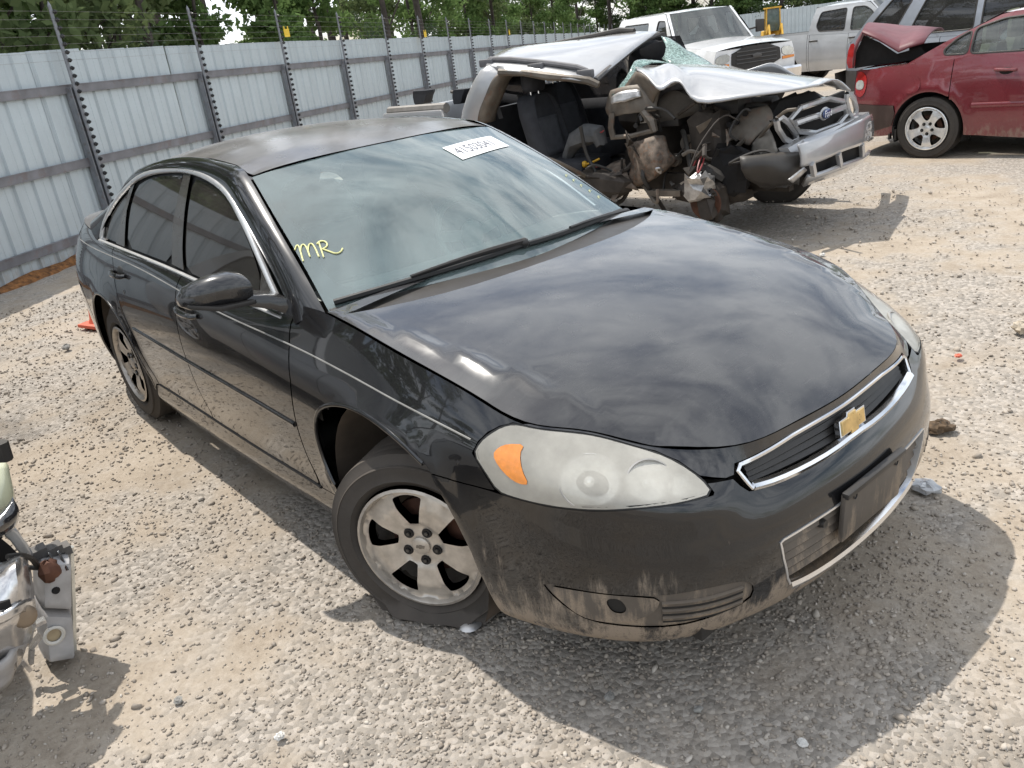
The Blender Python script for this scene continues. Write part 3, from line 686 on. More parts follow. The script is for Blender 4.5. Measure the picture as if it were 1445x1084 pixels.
# ---------------------------------------------------------------- the black sedan
PAINT = mat("black_paint", (.0065, .0068, .008), .22, 0, 1.0, .2, 4, dust=.022, dustcol=(.36, .31, .25), mud=.12, mudz=(.30, .12), spec=.2, speck=.008)
PAINT_BUMPER = mat("black_paint_muddy", (.0065, .0068, .008), .22, 0, 1.0, .2, 4, dust=.02, dustcol=(.27, .225, .18), mud=1.4, mudz=(.53, .22), spec=.2, speck=.02)
PAINT_TOP = mat("black_paint_dusty_top", (.0065, .0068, .008), .25, 0, 1.0, .2, 4, dust=.10, dustcol=(.40, .385, .38), coat_rough=.035, spec=.25, speck=.07)
PAINT_ROOF = mat("black_paint_dusty_roof", (.0065, .0068, .008), .3, 0, 1.0, .2, 4, dust=.34, dustcol=(.40, .375, .36), coat_rough=.16, spec=.25, speck=.06)
TRIM = mat("black_trim", (.012, .012, .013), .45, dust=.10, var=.3)
PILLAR = mat("pillar_trim", (.02, .02, .021), .25, coat=.4, dust=.2)
SEAL = mat("rubber_seal", (.006, .006, .006), .6)
CHROME = mat("chrome", (.75, .76, .78), .12, 1.0, var=.06, dust=.12)
CHROME_DULL = mat("satin_moulding", (.72, .72, .72), .30, .8, var=.08, dust=.25, dustcol=(.5, .48, .45))
DIRT_PLASTIC = mat("dirty_plastic", (.045, .042, .040), .6, dust=.9, mud=1.2, mudz=(.62, .25), dustcol=(.27, .22, .17))
UNDER = mat("underbody", (.012, .011, .010), .8, dust=.1)
LINER = mat("wheel_liner", (.045, .036, .028), .85, dust=.5, dustcol=(.2, .15, .11), var=.4)
TYRE = mat("tyre_rubber", (.022, .021, .020), .75, dust=.5, dustcol=(.22, .18, .145), var=.3, bump=.3, bscale=90)
ALLOY = mat("alloy_dusty", (.50, .465, .42), .36, .6, dust=.6, dustcol=(.38, .325, .26), var=.22, scale=26)
ALLOY_IN = mat("alloy_inner", (.17, .15, .125), .55, .3, dust=.4, dustcol=(.2, .155, .115), var=.3)
DARK_IN = mat("wheel_dark", (.012, .010, .009), .8)
RUST = mat("brake_rust", (.10, .045, .028), .8, .2, var=.5)
LUG = mat("lug_nut", (.10, .10, .10), .3, .9)
AMBER = mat("amber_reflector", (.78, .27, .05), .25, coat=.6, var=.12, scale=60)
GOLD = mat("gold_badge", (.62, .43, .17), .3, .75, var=.25, scale=30, dust=.25, dustcol=(.6, .5, .35))
GREY_CLOTH = mat("grey_cloth", (.20, .20, .19), .9, var=.15, bump=.2, bscale=200)
DASHM = mat("dash_plastic", (.34, .36, .34), .7, var=.12)
WHITE_PAPER = mat("white_label", (.86, .87, .88), .6, var=.03)
INK = mat("label_ink", (.16, .16, .18), .7)
YELLOW = mat("yellow_marker", (.78, .76, .36), .8, var=.15, scale=60)
WS_GLASS = glass_mat("windshield_glass", (.72, .82, .78), rough=.015, dust=.25, ior=1.85, dustcol=(.48, .62, .61), opacity=.045)
TINT_GLASS = glass_mat("tinted_glass", (.03, .03, .03), rough=.03, dust=.14, ior=1.62, dustcol=(.34, .31, .28))
def _lens():
    t = NT("hazy_lens"); tr = t.N("ShaderNodeBsdfTransparent"); tr.inputs[0].default_value = (.97, .96, .93, 1)
    df = t.N("ShaderNodeBsdfDiffuse"); df.inputs[0].default_value = (.92, .88, .78, 1); tl = t.N("ShaderNodeBsdfTranslucent"); tl.inputs[0].default_value = (.90, .87, .78, 1)
    gl = t.N("ShaderNodeBsdfGlossy"); gl.inputs['Roughness'].default_value = .16
    fr = t.N("ShaderNodeFresnel"); fr.inputs[0].default_value = 1.5
    f = t.math('ADD', t.math('MULTIPLY', t.noise(8, 6, .62), .40), .20, clamp=True)
    return t.done(t.mixs(fr.outputs[0], t.mixs(f, tr.outputs[0], t.mixs(.08, df.outputs[0], tl.outputs[0])), gl.outputs[0]))
LENS = _lens()
REFL = mat("lamp_reflector", (.93, .92, .88), .25, .45, var=.03)
LAMPWHITE = mat("lamp_housing", (.93, .91, .85), .35, .15, var=.03)
RIMG = mat("reflector_rim_grey", (.34, .33, .31), .4)
FOG_SHADE = mat("fog_shade_black", (.012, .011, .010), .9)  # near-black colour for the shade in the fog bezel
DARKCHR = mat("dark_chrome", (.10, .10, .10), .4, .5)
RED_LENS = mat("red_lens", (.35, .02, .02), .15, coat=1)

sedan = thing("black_sedan", "dusty black four-door sedan with a flat front tyre, in the middle of the gravel yard", "car")
S = sedan
def hoodF(x, y): x = np.asarray(x, float); y = np.asarray(y, float); return np.stack([x+0*y, y+0*x, hood_z(x, y)], -1)

# --- bonnet: top sheet and its folded front lip
row7 = [(float(u), 7.0) for u in np.linspace(-2.07, 2.07, 90)]
edge_xy = [tuple(BELT(np.array(u), np.array(7.))[:2]) for u, _ in row7]
rear = [(-.335, .770), (-.245, .64), (-.165, .42), (-.138, .2), (-.132, 0), (-.138, -.2), (-.165, -.42), (-.245, -.64), (-.335, -.770)]
hl_top = [(1.058, 6.955), (.95, 6.965), (.886, 6.968), (.745, 6.965), (.645, 6.935), (.602, 6.78), (.573, 6.47), (.505, 6.32), (.478, 6.34), (.462, 6.60), (.36, 6.68), (.244, 6.745), (.12, 6.765), (0, 6.77)]
tip = [(.86, 6.995), (1.03, 6.995)]
v1, f1, n1 = panel_data(hoodF, [[tuple(p) for p in edge_xy] + chaikin(rear, 1, False)], sc=(1, 1), step=.035, lip=0)
front = [(u, 7.0) for u in np.linspace(1.03, -1.03, 60)] + [(-u, v) for u, v in hl_top] + hl_top[::-1][1:]
v2, f2, n2 = panel_data(belt, [front], sc=(1, .1), step=.03, lip=0)
k = len(v1); hv = v1+v2; hf = f1+[tuple(i+k for i in q) for q in f2]; hn = n1+n2
def rim_strip(F, q, lip):
    q = np.array(q); P = F(q[:, 0], q[:, 1]); N = surf_normals(F, q, 1); T = np.gradient(P, axis=0); sd = np.cross(T, N); sd /= np.linalg.norm(sd, axis=1)[:, None]
    n = len(P); return list(P)+list(P-N*lip), [(i, i+1, n+i+1, n+i) for i in range(n-1)], list(sd)*2
for F_, q_ in ((hoodF, chaikin(rear, 1, False)), (hoodF, edge_xy[:23]), (hoodF, edge_xy[-23:]), (belt, hl_top), (belt, [(-u, v) for u, v in hl_top])):
    a, b, c = rim_strip(F_, resample(q_, .03, np.array([1, 1]), False), .02); k = len(hv); hv += a; hf += [tuple(i+k for i in q) for q in b]; hn += c
hood = mesh("hood", hv, hf, PAINT_TOP, S, True, hn)

# --- sheet metal on the belt surface
arch_f = [(2.060, 2.55), (2.098, 3.10), (2.112, 3.70), (2.100, 4.15), (2.066, 4.55), (2.010, 4.88), (1.93, 5.13), (1.84, 5.30), (1.73, 5.39), (1.63, 5.34), (1.53, 5.20), (1.445, 4.97)]
arch_b = [(1.400, 4.65), (1.365, 4.25), (1.325, 3.65), (1.288, 3.0), (1.258, 2.1), (1.245, 1.3), (1.24, .6), (1.235, 0.05)]
seam = [(1.410, 4.80), (1.353, 4.842), (1.329, 4.85), (1.287, 4.901), (1.244, 4.976), (1.202, 5.05)]
HL = [(1.255, 5.80), (1.235, 6.12), (1.200, 6.40), (1.150, 6.69), (1.098, 6.87), (1.045, 6.93), (.891, 6.945), (.746, 6.94), (.651, 6.90), (.608, 6.74), (.577, 6.42), (.568, 6.06), (.643, 5.98), (.773, 5.775), (.892, 5.515), (1.018, 5.295), (1.125, 5.165), (1.171, 5.15), (1.213, 5.51)]
gap = .006
fender = [(2.262, 6.985), (2.2, 6.99), (2.06, 6.97)] + [(u, 6.955) for u in np.linspace(1.98, 1.06, 20)] + [(1.100, 6.91), (1.158, 6.70), (1.208, 6.43), (1.243, 6.13), (1.263, 5.80), (1.221, 5.47), (1.182, 5.13), (1.202, 5.085)] + [(u, v+.035) for u, v in seam[::-1][1:]] + [(1.43, 4.98)] + arch_f[::-1] + [(2.055, 2.0), (2.045, 1.9), (2.24, 1.80), (2.243, 3.0), (2.243, 3.9), (2.222, 4.8), (2.22, 5.1), (2.240, 5.7), (2.252, 6.03), (2.268, 6.3), (2.275, 6.5)]
both("front_fender", belt, [fender], PAINT, S, step=.03)
door_f = [(2.277, 6.99), (2.283, 6.5), (2.276, 6.3), (2.258, 6.0), (2.248, 5.7), (2.228, 5.1), (2.230, 4.8), (2.251, 3.9), (2.251, 3.0), (2.256, 1.95), (2.27, 1.82), (2.5, 1.86), (2.9, 1.89), (3.262, 1.92), (3.270, 2.5), (3.276, 3.3), (3.292, 4.3), (3.300, 5.2), (3.302, 6.2), (3.310, 6.99)]
both("front_door", belt, [door_f], PAINT, S, step=.035)
ra = [(4.461+.405*math.cos(a), .36+.405*math.sin(a)) for a in np.linspace(-.35, math.pi+.35, 26)]      # (u, z) of the rear arch
def v_of_z(u, z):
    vv = np.linspace(0, 7, 200); zz = BELT(np.full(200, u), vv)[:, 2]; return float(np.interp(z, zz, vv))
rarch = [(u, v_of_z(u, max(z, .2))) for u, z in ra]            # from behind the wheel over the top to its front
rfront = [p for p in rarch[::-1] if p[0] < 4.17]
door_r = [(3.318, 6.99), (3.310, 6.2), (3.308, 5.2), (3.300, 4.3), (3.284, 3.3), (3.278, 2.5), (3.272, 1.92), (3.5, 1.93), (3.8, 1.95), (3.985, 2.0), (3.995, 2.5), (4.02, 3.1), (4.06, 3.8), (4.105, 4.30), (4.147, 4.8), (4.19, 5.4), (4.225, 5.85), (4.275, 6.2), (4.325, 6.99)]
both("rear_door", belt, [door_r], PAINT, S, step=.035)
quarter = [(4.333, 6.99), (4.283, 6.2), (4.233, 5.85), (4.198, 5.4), (4.155, 4.8), (4.113, 4.3), (4.068, 3.8), (4.028, 3.1), (4.003, 2.5), (3.995, 1.98), (4.03, 1.9)] + rarch[::-1][1:-1] + [(4.90, 1.0), (4.94, 3.0), (5.06, 4.55), (5.2, 4.62), (5.17, 5.4), (5.19, 6.2), (5.30, 6.99)]
both("quarter_panel", belt, [quarter], PAINT, S, step=.035)
sill = [(2.05, 1.88), (2.24, 1.76), (2.5, 1.80), (3.0, 1.84), (3.5, 1.88), (3.98, 1.94), (4.02, 1.85), (4.075, 1.0), (4.09, .05), (3.2, .0), (2.06, .0), (2.05, 1.0)]
both("side_sill", belt, [sill], PAINT, S, step=.035)
bump_half = [(0, 5.48), (.06, 5.44), (.121, 5.41), (.246, 5.43), (.354, 5.54), (.43, 5.655), (.452, 5.72), (.474, 6.0), (.487, 6.24), (.52, 6.26), (.566, 6.28), (.561, 6.06), (.568, 5.99), (.643, 5.93), (.773, 5.725), (.892, 5.465), (1.018, 5.245), (1.125, 5.12), (1.202, 5.04)] + [(u, v) for u, v in seam[::-1][1:]] + arch_b + [(1.1, 0), (.8, 0), (.4, 0), (0, 0)]
bumper = bump_half[:-1] + [(0, 0)] + [(-u, v) for u, v in bump_half[::-1][1:-1]]
lowg = [(0, 3.93), (.15, 3.92), (.307, 3.88), (.385, 3.84), (.397, 3.78), (.385, 3.1), (.36, 2.2), (.34, 1.85), (.30, 1.62), (.25, 1.55), (.12, 1.50), (0, 1.50)]
low_loop = lowg + [(-u, v) for u, v in lowg[::-1][1:-1]]
fog = chaikin([(1.058, 2.784), (.972, 2.854), (.891, 2.892), (.742, 2.972), (.644, 3.086), (.564, 3.06), (.505, 2.90), (.478, 2.5), (.490, 2.08), (.60, 1.95), (.706, 1.75), (.819, 1.70), (.931, 1.74), (.993, 2.12), (1.04, 2.525)], 1)
fogL = [(-u, v) for u, v in fog]
panel("front_bumper", belt, [bumper, low_loop, fog, fogL], PAINT_BUMPER, S, step=.03, lip=.03)
rb = [(5.19, 4.5), (5.08, 4.45), (4.95, 3.0), (4.91, 1.0), (4.9, .05)] + [(u, 0.) for u in np.linspace(5.0, 6.3, 12)] + [(u, 4.6) for u in np.linspace(6.3, 5.3, 10)]
both("rear_bumper", belt, [rb], PAINT, S, step=.05)
both("tail_light", belt, [chaikin([(5.18, 4.66), (5.40, 4.66), (5.66, 4.7), (5.70, 5.4), (5.62, 6.1), (5.45, 6.3), (5.21, 6.2), (5.18, 5.4)], 1)], RED_LENS, S, step=.05)
both("trunk_face", belt, [[(5.72, 4.64), (6.3, 4.64), (6.3, 6.95), (5.33, 6.95), (5.25, 6.35), (5.46, 6.4), (5.66, 6.15), (5.73, 5.4)]], PAINT, S, step=.05)
dk = [tuple(BELT(np.array(u), np.array(7.))[:2]) for u in np.linspace(4.55, 6.32, 30)]
def deckF(x, y):
    x = np.asarray(x, float); y = np.asarray(y, float); ex = np.interp(-x, [2.7, 3.3, 3.68, 3.84, 3.9], [.81, .765, .69, .56, .0]); ez = np.interp(-x, [2.8, 3.3, 3.68, 3.9], [1.018, 1.04, 1.05, 1.06])
    return np.stack([x+0*y, y+0*x, ez+.055*(1-(np.abs(y)/np.maximum(.8, .1))**2)*np.clip((x+3.95)/.3, 0, 1)*1.0], -1)
panel("trunk_lid", deckF, [dk + [(x, -y) for x, y in dk[::-1]]], PAINT_ROOF, S, sc=(1, 1), step=.06)

# --- dark shell inside, floor, wheel liners
def inner():
    us = np.linspace(-6.2, 6.2, 220); vs = np.linspace(.4, 6.9, 16); U, V_ = np.meshgrid(us, vs); uv = np.stack([U.ravel(), V_.ravel()], 1)
    P = BELT(uv[:, 0], uv[:, 1]); N = surf_normals(BELT, uv, 1); nose = np.clip((P[:, 0]-.35)/.25, 0, 1)
    P = P - N*(.024+.035*nose[:, None])
    f = []
    for j in range(len(vs)-1):
        for i in range(len(us)-1):
            q = (j*220+i, j*220+i+1, (j+1)*220+i+1, (j+1)*220+i); c = P[list(q)].mean(0)
            if min(math.hypot(c[0]+.02, c[2]-.36)/.50, math.hypot(c[0]+2.8, c[2]-.36)/.50) < 1 and abs(c[1]) > .5: continue
            f.append(q)
    return mesh("inner_shell", P, f, UNDER, S)
inner()
w = MB(); w.box((-1.4, 0, .22), (3.9, 1.1, .05)); w.box((-1.4, 0, .25), (1.5, 1.72, .04)); w.box((.55, 0, .30), (.75, 1.2, .12)); w.box((-3.4, 0, .30), (.9, 1.3, .1)); w.box((.2, 0, .55), (.9, 1.16, .5)); w.box((-3.1, 0, .6), (1.4, 1.15, .6)); w.build("floor_pan", UNDER, S)
for cx, cz, rr in ((-.03, .365, .415), (-2.8, .36, .415)):
    for sd in (-1, 1):
        w = MB(); prof = [(rr+.004, sd*.878), (rr, sd*.86), (rr-.005, sd*.60), (.02, sd*.58)]
        w.lathe(prof, 28, 'y', (cx, 0, cz), -.5, math.pi+.5); w.build("wheel_liner", LINER, S)

# --- greenhouse: rails, roof, glass
railF = lambda t, v: RAIL(t, v)*np.array([1, -1, 1]) if RAIL(.5, 1.)[1] > 0 else RAIL(t, v)
both("roof_rail", RAIL, [[(t, 0.02) for t in np.linspace(0, 1, 60)] + [(t, 2.97) for t in np.linspace(1, 0, 60)]], PAINT, S, sc=(3.2, .06), step=.03)
def roofF(x, y):
    x = np.asarray(x, float); y = np.asarray(y, float)
    return np.stack([x+0*y, y+0*x, roof_z(x, y)], -1)
tx = np.linspace(.305, .8, 26); ri = RAIL(tx, np.zeros(26))
def roof_front(y): return -1.078 - .128*(np.abs(y)/.62)**2.2
rp = [(float(roof_front(y)), y) for y in np.linspace(.60, -.60, 25)]
rl = [(float(a), float(-abs(b))) for a, b in ri[1:, :2]]
redge = [(-2.60-.0*y, y) for y in np.linspace(-.58, .58, 20)]
roof_loop = rp + [(x, y+.006) for x, y in rl if x > -2.59] + [(-2.60 + .10*(1-(abs(y)/.59)**2)*-1, y) for y in np.linspace(-.585, .585, 20)] + [(x, -y-.006) for x, y in rl[::-1] if x > -2.59]
def roofF2(x, y):      # bend the sheet so its rim meets the rails
    P = roofF(x, y); e = np.interp(-P[..., 0], -_ir[3:, 0], _ir[3:, 2]); ye = np.interp(-P[..., 0], -_ir[3:, 0], -_ir[3:, 1])
    d = e - roof_z(P[..., 0], ye); k = np.clip((np.abs(P[..., 1])/np.maximum(ye, .1)), 0, 1.1)**3
    P[..., 2] += d*k; return P
panel("roof", roofF2, [roof_loop], PAINT_ROOF, S, sc=(1, 1), step=.05)
WSs = [(s, -.985) for s in np.linspace(0, .99, 14)] + [(.99, t) for t in np.linspace(-.95, .95, 20)] + [(s, .985) for s in np.linspace(.99, 0, 14)] + [(0.0, t) for t in np.linspace(.95, -.95, 20)]
wsp = panel("windshield", windshield, [WSs], WS_GLASS, S, sc=(.95, .75), step=.05, lip=.005)
frit_in = chaikin([(.87, -.90), (.55, -.925), (.2, -.93), (.075, -.89), (.085, -.6), (.115, -.1), (.085, .6), (.08, .88), (.37, .92), (.86, .91), (.90, .5), (.88, 0), (.90, -.5)], 2)
FRIT = mat("glass_border", (.05, .05, .055), .5, dust=.35, dustcol=(.3, .28, .29))
panel("windshield_border", windshield, [WSs, frit_in], FRIT, S, sc=(.95, .75), step=.05, lip=0, off=-.004)
rg0 = RAIL(np.linspace(.80, 1, 10), np.full(10, 0.))
def rearglass(s, t):
    s = np.asarray(s, float); t = np.asarray(t, float); e = RAIL(.80+.2*s, 0*s); k = 1-np.abs(t)**2.4
    return np.stack([e[..., 0]-.07*k, e[..., 1]*t, e[..., 2]+.045*k], -1)
panel("rear_window", rearglass, [[(0, -.97), (0, 0), (0, .97), (1, .97), (1, 0), (1, -.97)]], TINT_GLASS, S, sc=(.85, .6), step=.06, lip=.004)
ch_out = [(-.685, .945), (-.79, 1.02), (-.911, 1.107), (-1.03, 1.185), (-1.123, 1.239), (-1.272, 1.314), (-1.405, 1.352), (-1.575, 1.381), (-1.764, 1.396), (-1.95, 1.397), (-2.216, 1.383), (-2.43, 1.353), (-2.575, 1.312), (-2.781, 1.224), (-2.93, 1.125), (-2.985, 1.05), (-2.985, 1.01)]
belt_line = [(-2.985, 1.01), (-2.6, 1.006), (-2.2, 1.000), (-1.8, .990), (-1.4, .972), (-1.0, .955), (-.685, .938)]
win_loop = ch_out + belt_line[1:-1]
both("window_surround", glass_side, [win_loop, ], SEAL, S, sc=(1, 1.1), step=.05, lip=.0, off=-.012)
gs = dict(sc=(1, 1.1), step=.05, lip=.004, off=-.004)
fg = chaikin([(-.92, 1.045), (-1.0, 1.125), (-1.112, 1.200), (-1.229, 1.272), (-1.332, 1.314), (-1.442, 1.340), (-1.586, 1.360), (-1.718, 1.370), (-1.716, 1.24), (-1.690, 1.089), (-1.655, .998), (-1.4, .985), (-.95, .965)], 1)
rgw = chaikin([(-1.835, 1.374), (-1.976, 1.374), (-2.19, 1.363), (-2.345, 1.342), (-2.475, 1.308), (-2.53, 1.192), (-2.515, 1.020), (-2.2, 1.016), (-1.835, 1.008), (-1.866, 1.19)], 1)
qg = [(-2.60, 1.275), (-2.63, 1.20), (-2.68, 1.10), (-2.715, 1.025), (-2.92, 1.028), (-2.945, 1.09), (-2.78, 1.195)]
both("front_side_window", glass_side, [fg], TINT_GLASS, S, **gs); both("rear_side_window", glass_side, [rgw], TINT_GLASS, S, **gs); both("quarter_window", glass_side, [qg], TINT_GLASS, S, **gs)
bp = [(-1.745, 1.381), (-1.828, 1.381), (-1.856, 1.19), (-1.822, 1.01), (-1.675, 1.0), (-1.705, 1.089), (-1.733, 1.24)]
both("pillar_cover", glass_side, [bp], PILLAR, S, sc=(1, 1.1), step=.04, lip=.008, off=.004)
rfp = [(-2.500, 1.318), (-2.565, 1.292), (-2.60, 1.22), (-2.665, 1.10), (-2.70, 1.02), (-2.545, 1.018), (-2.558, 1.19)]
both("rear_door_frame", glass_side, [rfp], PILLAR, S, sc=(1, 1.1), step=.04, lip=.008, off=.004)
sailp = [(-.715, .955), (-.80, 1.015), (-.905, 1.09), (-.905, .968)]
both("mirror_sail", glass_side, [sailp], PILLAR, S, sc=(1, 1.1), step=.04, lip=.008, off=.005)
both_ribbon("window_chrome", glass_side, ch_out, half_round(.026, .012), CHROME_DULL, S, sc=(1, 1.1), off=.004, smooth_n=1)
both_ribbon("beltline_chrome", glass_side, [(-2.985, 1.010), (-2.6, 1.006), (-2.2, 1.000), (-1.8, .990), (-1.4, .972), (-1.0, .955), (-.70, .941)], half_round(.016, .012), CHROME_DULL, S, sc=(1, 1.1), off=.012, smooth_n=1)
both_ribbon("beltline_seal", glass_side, [(-2.985, .992), (-2.2, .978), (-1.4, .950), (-.70, .919)], half_round(.022, .012), TRIM, S, sc=(1, 1.1), off=.012, smooth_n=1)

# --- mouldings, pinstripe, handles
pin_path = [(5.095, 6.03), (4.6, 6.04), (4.318, 6.05), (3.721, 6.05), (3.169, 6.0), (2.858, 5.98), (2.25, 6.02), (1.844, 6.01), (1.572, 6.02), (1.270, 6.08)]
PIN = mat("silver_pinstripe", (.26, .255, .24), .5, .2)
both_ribbon("pinstripe", belt, pin_path, half_round(.0055, .0008), PIN, S, smooth_n=2)
both_ribbon("side_moulding", belt, [(4.03, 4.10), (3.647, 4.03), (3.308, 3.97), (2.711, 3.96), (2.26, 3.885)], half_round(.020, .009), PAINT, S, smooth_n=1)
both_ribbon("sill_edge", belt, [(3.98, 1.95), (3.5, 1.90), (3.0, 1.86), (2.5, 1.82), (2.24, 1.78)], half_round(.012, .006), TRIM, S)
def lip_arch(path): both_ribbon("arch_lip", belt, path, half_round(.016, .006), PAINT, S, smooth_n=1, off=-.003)
lip_arch(arch_f); lip_arch([p for p in rarch if p[1] > 1.2])
def handle(u0, u1, v):
    for sgn in (1, -1):
        a = belt(np.array(u0), np.array(v)); b = belt(np.array(u1), np.array(v))
        w = MB(); pts = []
        for k in range(11):
            f = k/10; p = a*(1-f)+b*f; o = .030*math.sin(math.pi*min(1, max(0, f)))**.35; pts.append((p[0], (p[1]-o), p[2]+.004))
        w.tube(pts, [.010, .013, .014, .014, .014, .014, .014, .014, .014, .013, .010], 10); w.v = [(x, y, a[2]+(z-a[2])*1.0) for x, y, z in w.v]
        h = (w if sgn == 1 else w.mirrored()).build("door_handle", PAINT, S)
        w = MB(); m = (a+b)/2; w.ball((m[0], m[1]+.017, m[2]-.004), .062, 16, 8, (1.15, .32, .72)); (w if sgn == 1 else w.mirrored()).build("handle_cup", SEAL, S)
        w = MB(); c = belt(np.array(u0+.03), np.array(v-.42)); w.lathe([(0, -.003), (.009, -.003), (.012, -.001), (.013, .004)], 14, 'y', (c[0], c[1], c[2])); (w if sgn == 1 else w.mirrored()).build("door_lock", DARKCHR, S)
handle(3.045, 3.255, 5.48); handle(4.01, 4.20, 5.56)

# --- mirrors
for sgn in (1,):          # the left mirror has been torn off
    secs = []      # along y outward: (y, xc, zc, depth, height)
    for (y, xc, zc, d, h) in ((-.905, -.79, 1.070, .065, .078), (-.92, -.795, 1.073, .072, .106), (-.96, -.80, 1.080, .078, .118), (-1.02, -.815, 1.082, .074, .112), (-1.065, -.832, 1.077, .064, .096), (-1.10, -.855, 1.070, .052, .078), (-1.118, -.872, 1.060, .02, .03)):
        ring = []
        for k in range(20):
            a = 2*math.pi*k/20; cx, cz = math.cos(a), math.sin(a); ex = abs(cx)**.75*math.copysign(1, cx); ez = abs(cz)**.8*math.copysign(1, cz)
            ring.append((xc + (ex*d if cx > 0 else ex*.03), y, zc + ez*h*.5))
        secs.append(ring)
    w = MB(); w.loft(secs, True, True); mh = (w if sgn == 1 else w.mirrored()).build("mirror_housing", PAINT_TOP, S, sharp=50)
    w = MB(); w.loft([[(x, y, z-.012) for x, y, z in [(-.80, -.80, .962), (-.66, -.80, .952), (-.66, -.80, 1.02), (-.80, -.80, 1.035)]], [(-.83, -.865, .985), (-.70, -.865, .985), (-.71, -.865, 1.035), (-.83, -.865, 1.04)], [(-.84, -.93, 1.01), (-.73, -.93, 1.01), (-.74, -.93, 1.05), (-.84, -.93, 1.05)]], True, True)
    (w if sgn == 1 else w.mirrored()).build("mirror_arm", PAINT_TOP, S, bevel=.008)
    w = MB(); w.loft([[(-.832, -.91, 1.017), (-.712, -.91, 1.017), (-.712, -.91, 1.034), (-.832, -.91, 1.034)], [(-.845, -1.03, 1.022), (-.725, -1.03, 1.022), (-.725, -1.03, 1.040), (-.845, -1.03, 1.040)], [(-.88, -1.108, 1.040), (-.81, -1.108, 1.040), (-.81, -1.108, 1.056), (-.88, -1.108, 1.056)]], True, True)
    (w if sgn == 1 else w.mirrored()).build("mirror_base", TRIM, S, bevel=.004)

# --- headlights
for sgn in (1, -1):
    Fs = (lambda u, v: belt(u, v)) if sgn == 1 else (lambda u, v: belt(-u, v))
    lens = panel("headlight", Fs, [chaikin(HL, 1)], LENS, S, step=.025, lip=.01, off=-.001)
    def Fh(u, v, Fs=Fs):
        P = Fs(u, v); sh = P.shape[:-1]; uv = np.stack([np.asarray(u, float).ravel(), np.asarray(v, float).ravel()], 1); Nn = surf_normals(Fs, uv, 1).reshape(P.shape)
        t_ = np.clip((P[..., 2]-.665)/.15, 0, 1); return P - Nn*(.075+.03*t_)[..., None]
    panel("lamp_housing", Fh, [chaikin([(a*.985+.014, b*.985+.09) for a, b in HL], 1)], LAMPWHITE, lens, step=.02, lip=0)
    ribbon("lamp_seal", Fs, HL, [(-.006, -.012), (-.006, .0005), (.006, .0005), (.006, -.012)], SEAL, lens, closed=True, smooth_n=1, off=-.002)
    am = [(1.189, 6.01), (1.168, 6.23), (1.131, 6.416), (1.069, 6.56), (1.093, 6.316), (1.092, 5.978), (1.071, 5.68), (1.101, 5.594), (1.134, 5.64), (1.169, 5.807)]
    panel("side_reflector", Fs, [chaikin([(a, b) for a, b in am], 1)], AMBER, lens, step=.02, lip=.02, off=.0005)
    w = MB(); wr_ = MB()
    for (u, v, r, dep) in ((.895, 6.20, .064, .050), (.716, 6.40, .050, .044), (.642, 6.34, .026, .03)):
        c = BELT(np.array(u), np.array(v)); Nb = surf_normals(BELT, np.array([[u, v]]), 1)[0]; n = np.array([.88, -.42, .16])*.35+Nb*.65; n /= np.linalg.norm(n); c = c - Nb*(.030 if r > .055 else .017)
        x = np.cross([0, 0, 1], n); x /= np.linalg.norm(x); y = np.cross(n, x); rings = []
        for q in (1.06, 1.0, .85, .6, .3, .02):
            rings.append([tuple(c + (x*math.cos(a)*1.12+y*math.sin(a))*r*q + n*(.004 if q > 1 else (-dep*(1-q*q)))) for a in np.linspace(0, 2*math.pi, 28, endpoint=False)])
        w.loft(rings); w.ball(tuple(c-n*dep*.6), r*.24, 10, 6)
        wr_.tube([tuple(c + (x*math.cos(a)*1.12+y*math.sin(a))*r*1.07 + n*.004) for a in np.linspace(0, 2*math.pi, 29)], .0035, 5, False)
    (w if sgn == 1 else w.mirrored()).build("lamp_reflector", REFL, lens, sharp=60); (wr_ if sgn == 1 else wr_.mirrored()).build("reflector_rim", RIMG, lens)

# --- upper grille, badge
gr_half = [(0, 6.70), (.12, 6.70), (.244, 6.68), (.36, 6.60), (.448, 6.53), (.462, 6.40), (.440, 5.80), (.354, 5.60), (.246, 5.49), (.121, 5.46), (0, 5.54)]
gr_loop = gr_half + [(-u, v) for u, v in gr_half[::-1][1:-1]]
grille = panel("grille", belt, [gr_loop], DARK_IN, S, step=.04, lip=0, off=-.05)
ribbon("grille_frame", belt, gr_loop, [(-.006, -.05), (-.006, .001), (-.003, .004), (.003, .004), (.006, .001), (.006, -.05)], CHROME, grille, closed=True, off=.002)
low_half = [(.438, 5.86), (.354, 5.68), (.246, 5.575), (.121, 5.55), (0, 5.62)]
ribbon("grille_bar", belt, low_half + [(-u, v) for u, v in low_half[::-1][1:]], [(-.013, -.03), (-.013, .006), (-.006, .014), (.004, .013), (.013, .002), (.013, -.03)], CHROME, grille, off=.0, smooth_n=1)
for j in range(4):
    f = (j+.8)/4.6
    pth = [(u, (5.62+.32*min(1, (abs(u)/.45)**2))*(1-f) + (6.70-.16*(abs(u)/.45)**2)*f) for u in np.linspace(-.425, .425, 24)]
    ribbon("grille_slat", belt, pth, [(-.011, -.04), (-.011, .0), (.004, .006), (.009, -.002), (.009, -.04)], TRIM, grille, off=-.018)
def flat_badge(name, poly, depth, c, n, up, m, parent):
    n = Vector(n).normalized(); up = Vector(up); r = up.cross(n).normalized(); up = n.cross(r)
    M4 = Matrix(((r.x, up.x, n.x, c[0]), (r.y, up.y, n.y, c[1]), (r.z, up.z, n.z, c[2]), (0, 0, 0, 1)))
    return MB().prism(poly, depth, M4).build(name, m, parent, smooth=False, bevel=.0015)
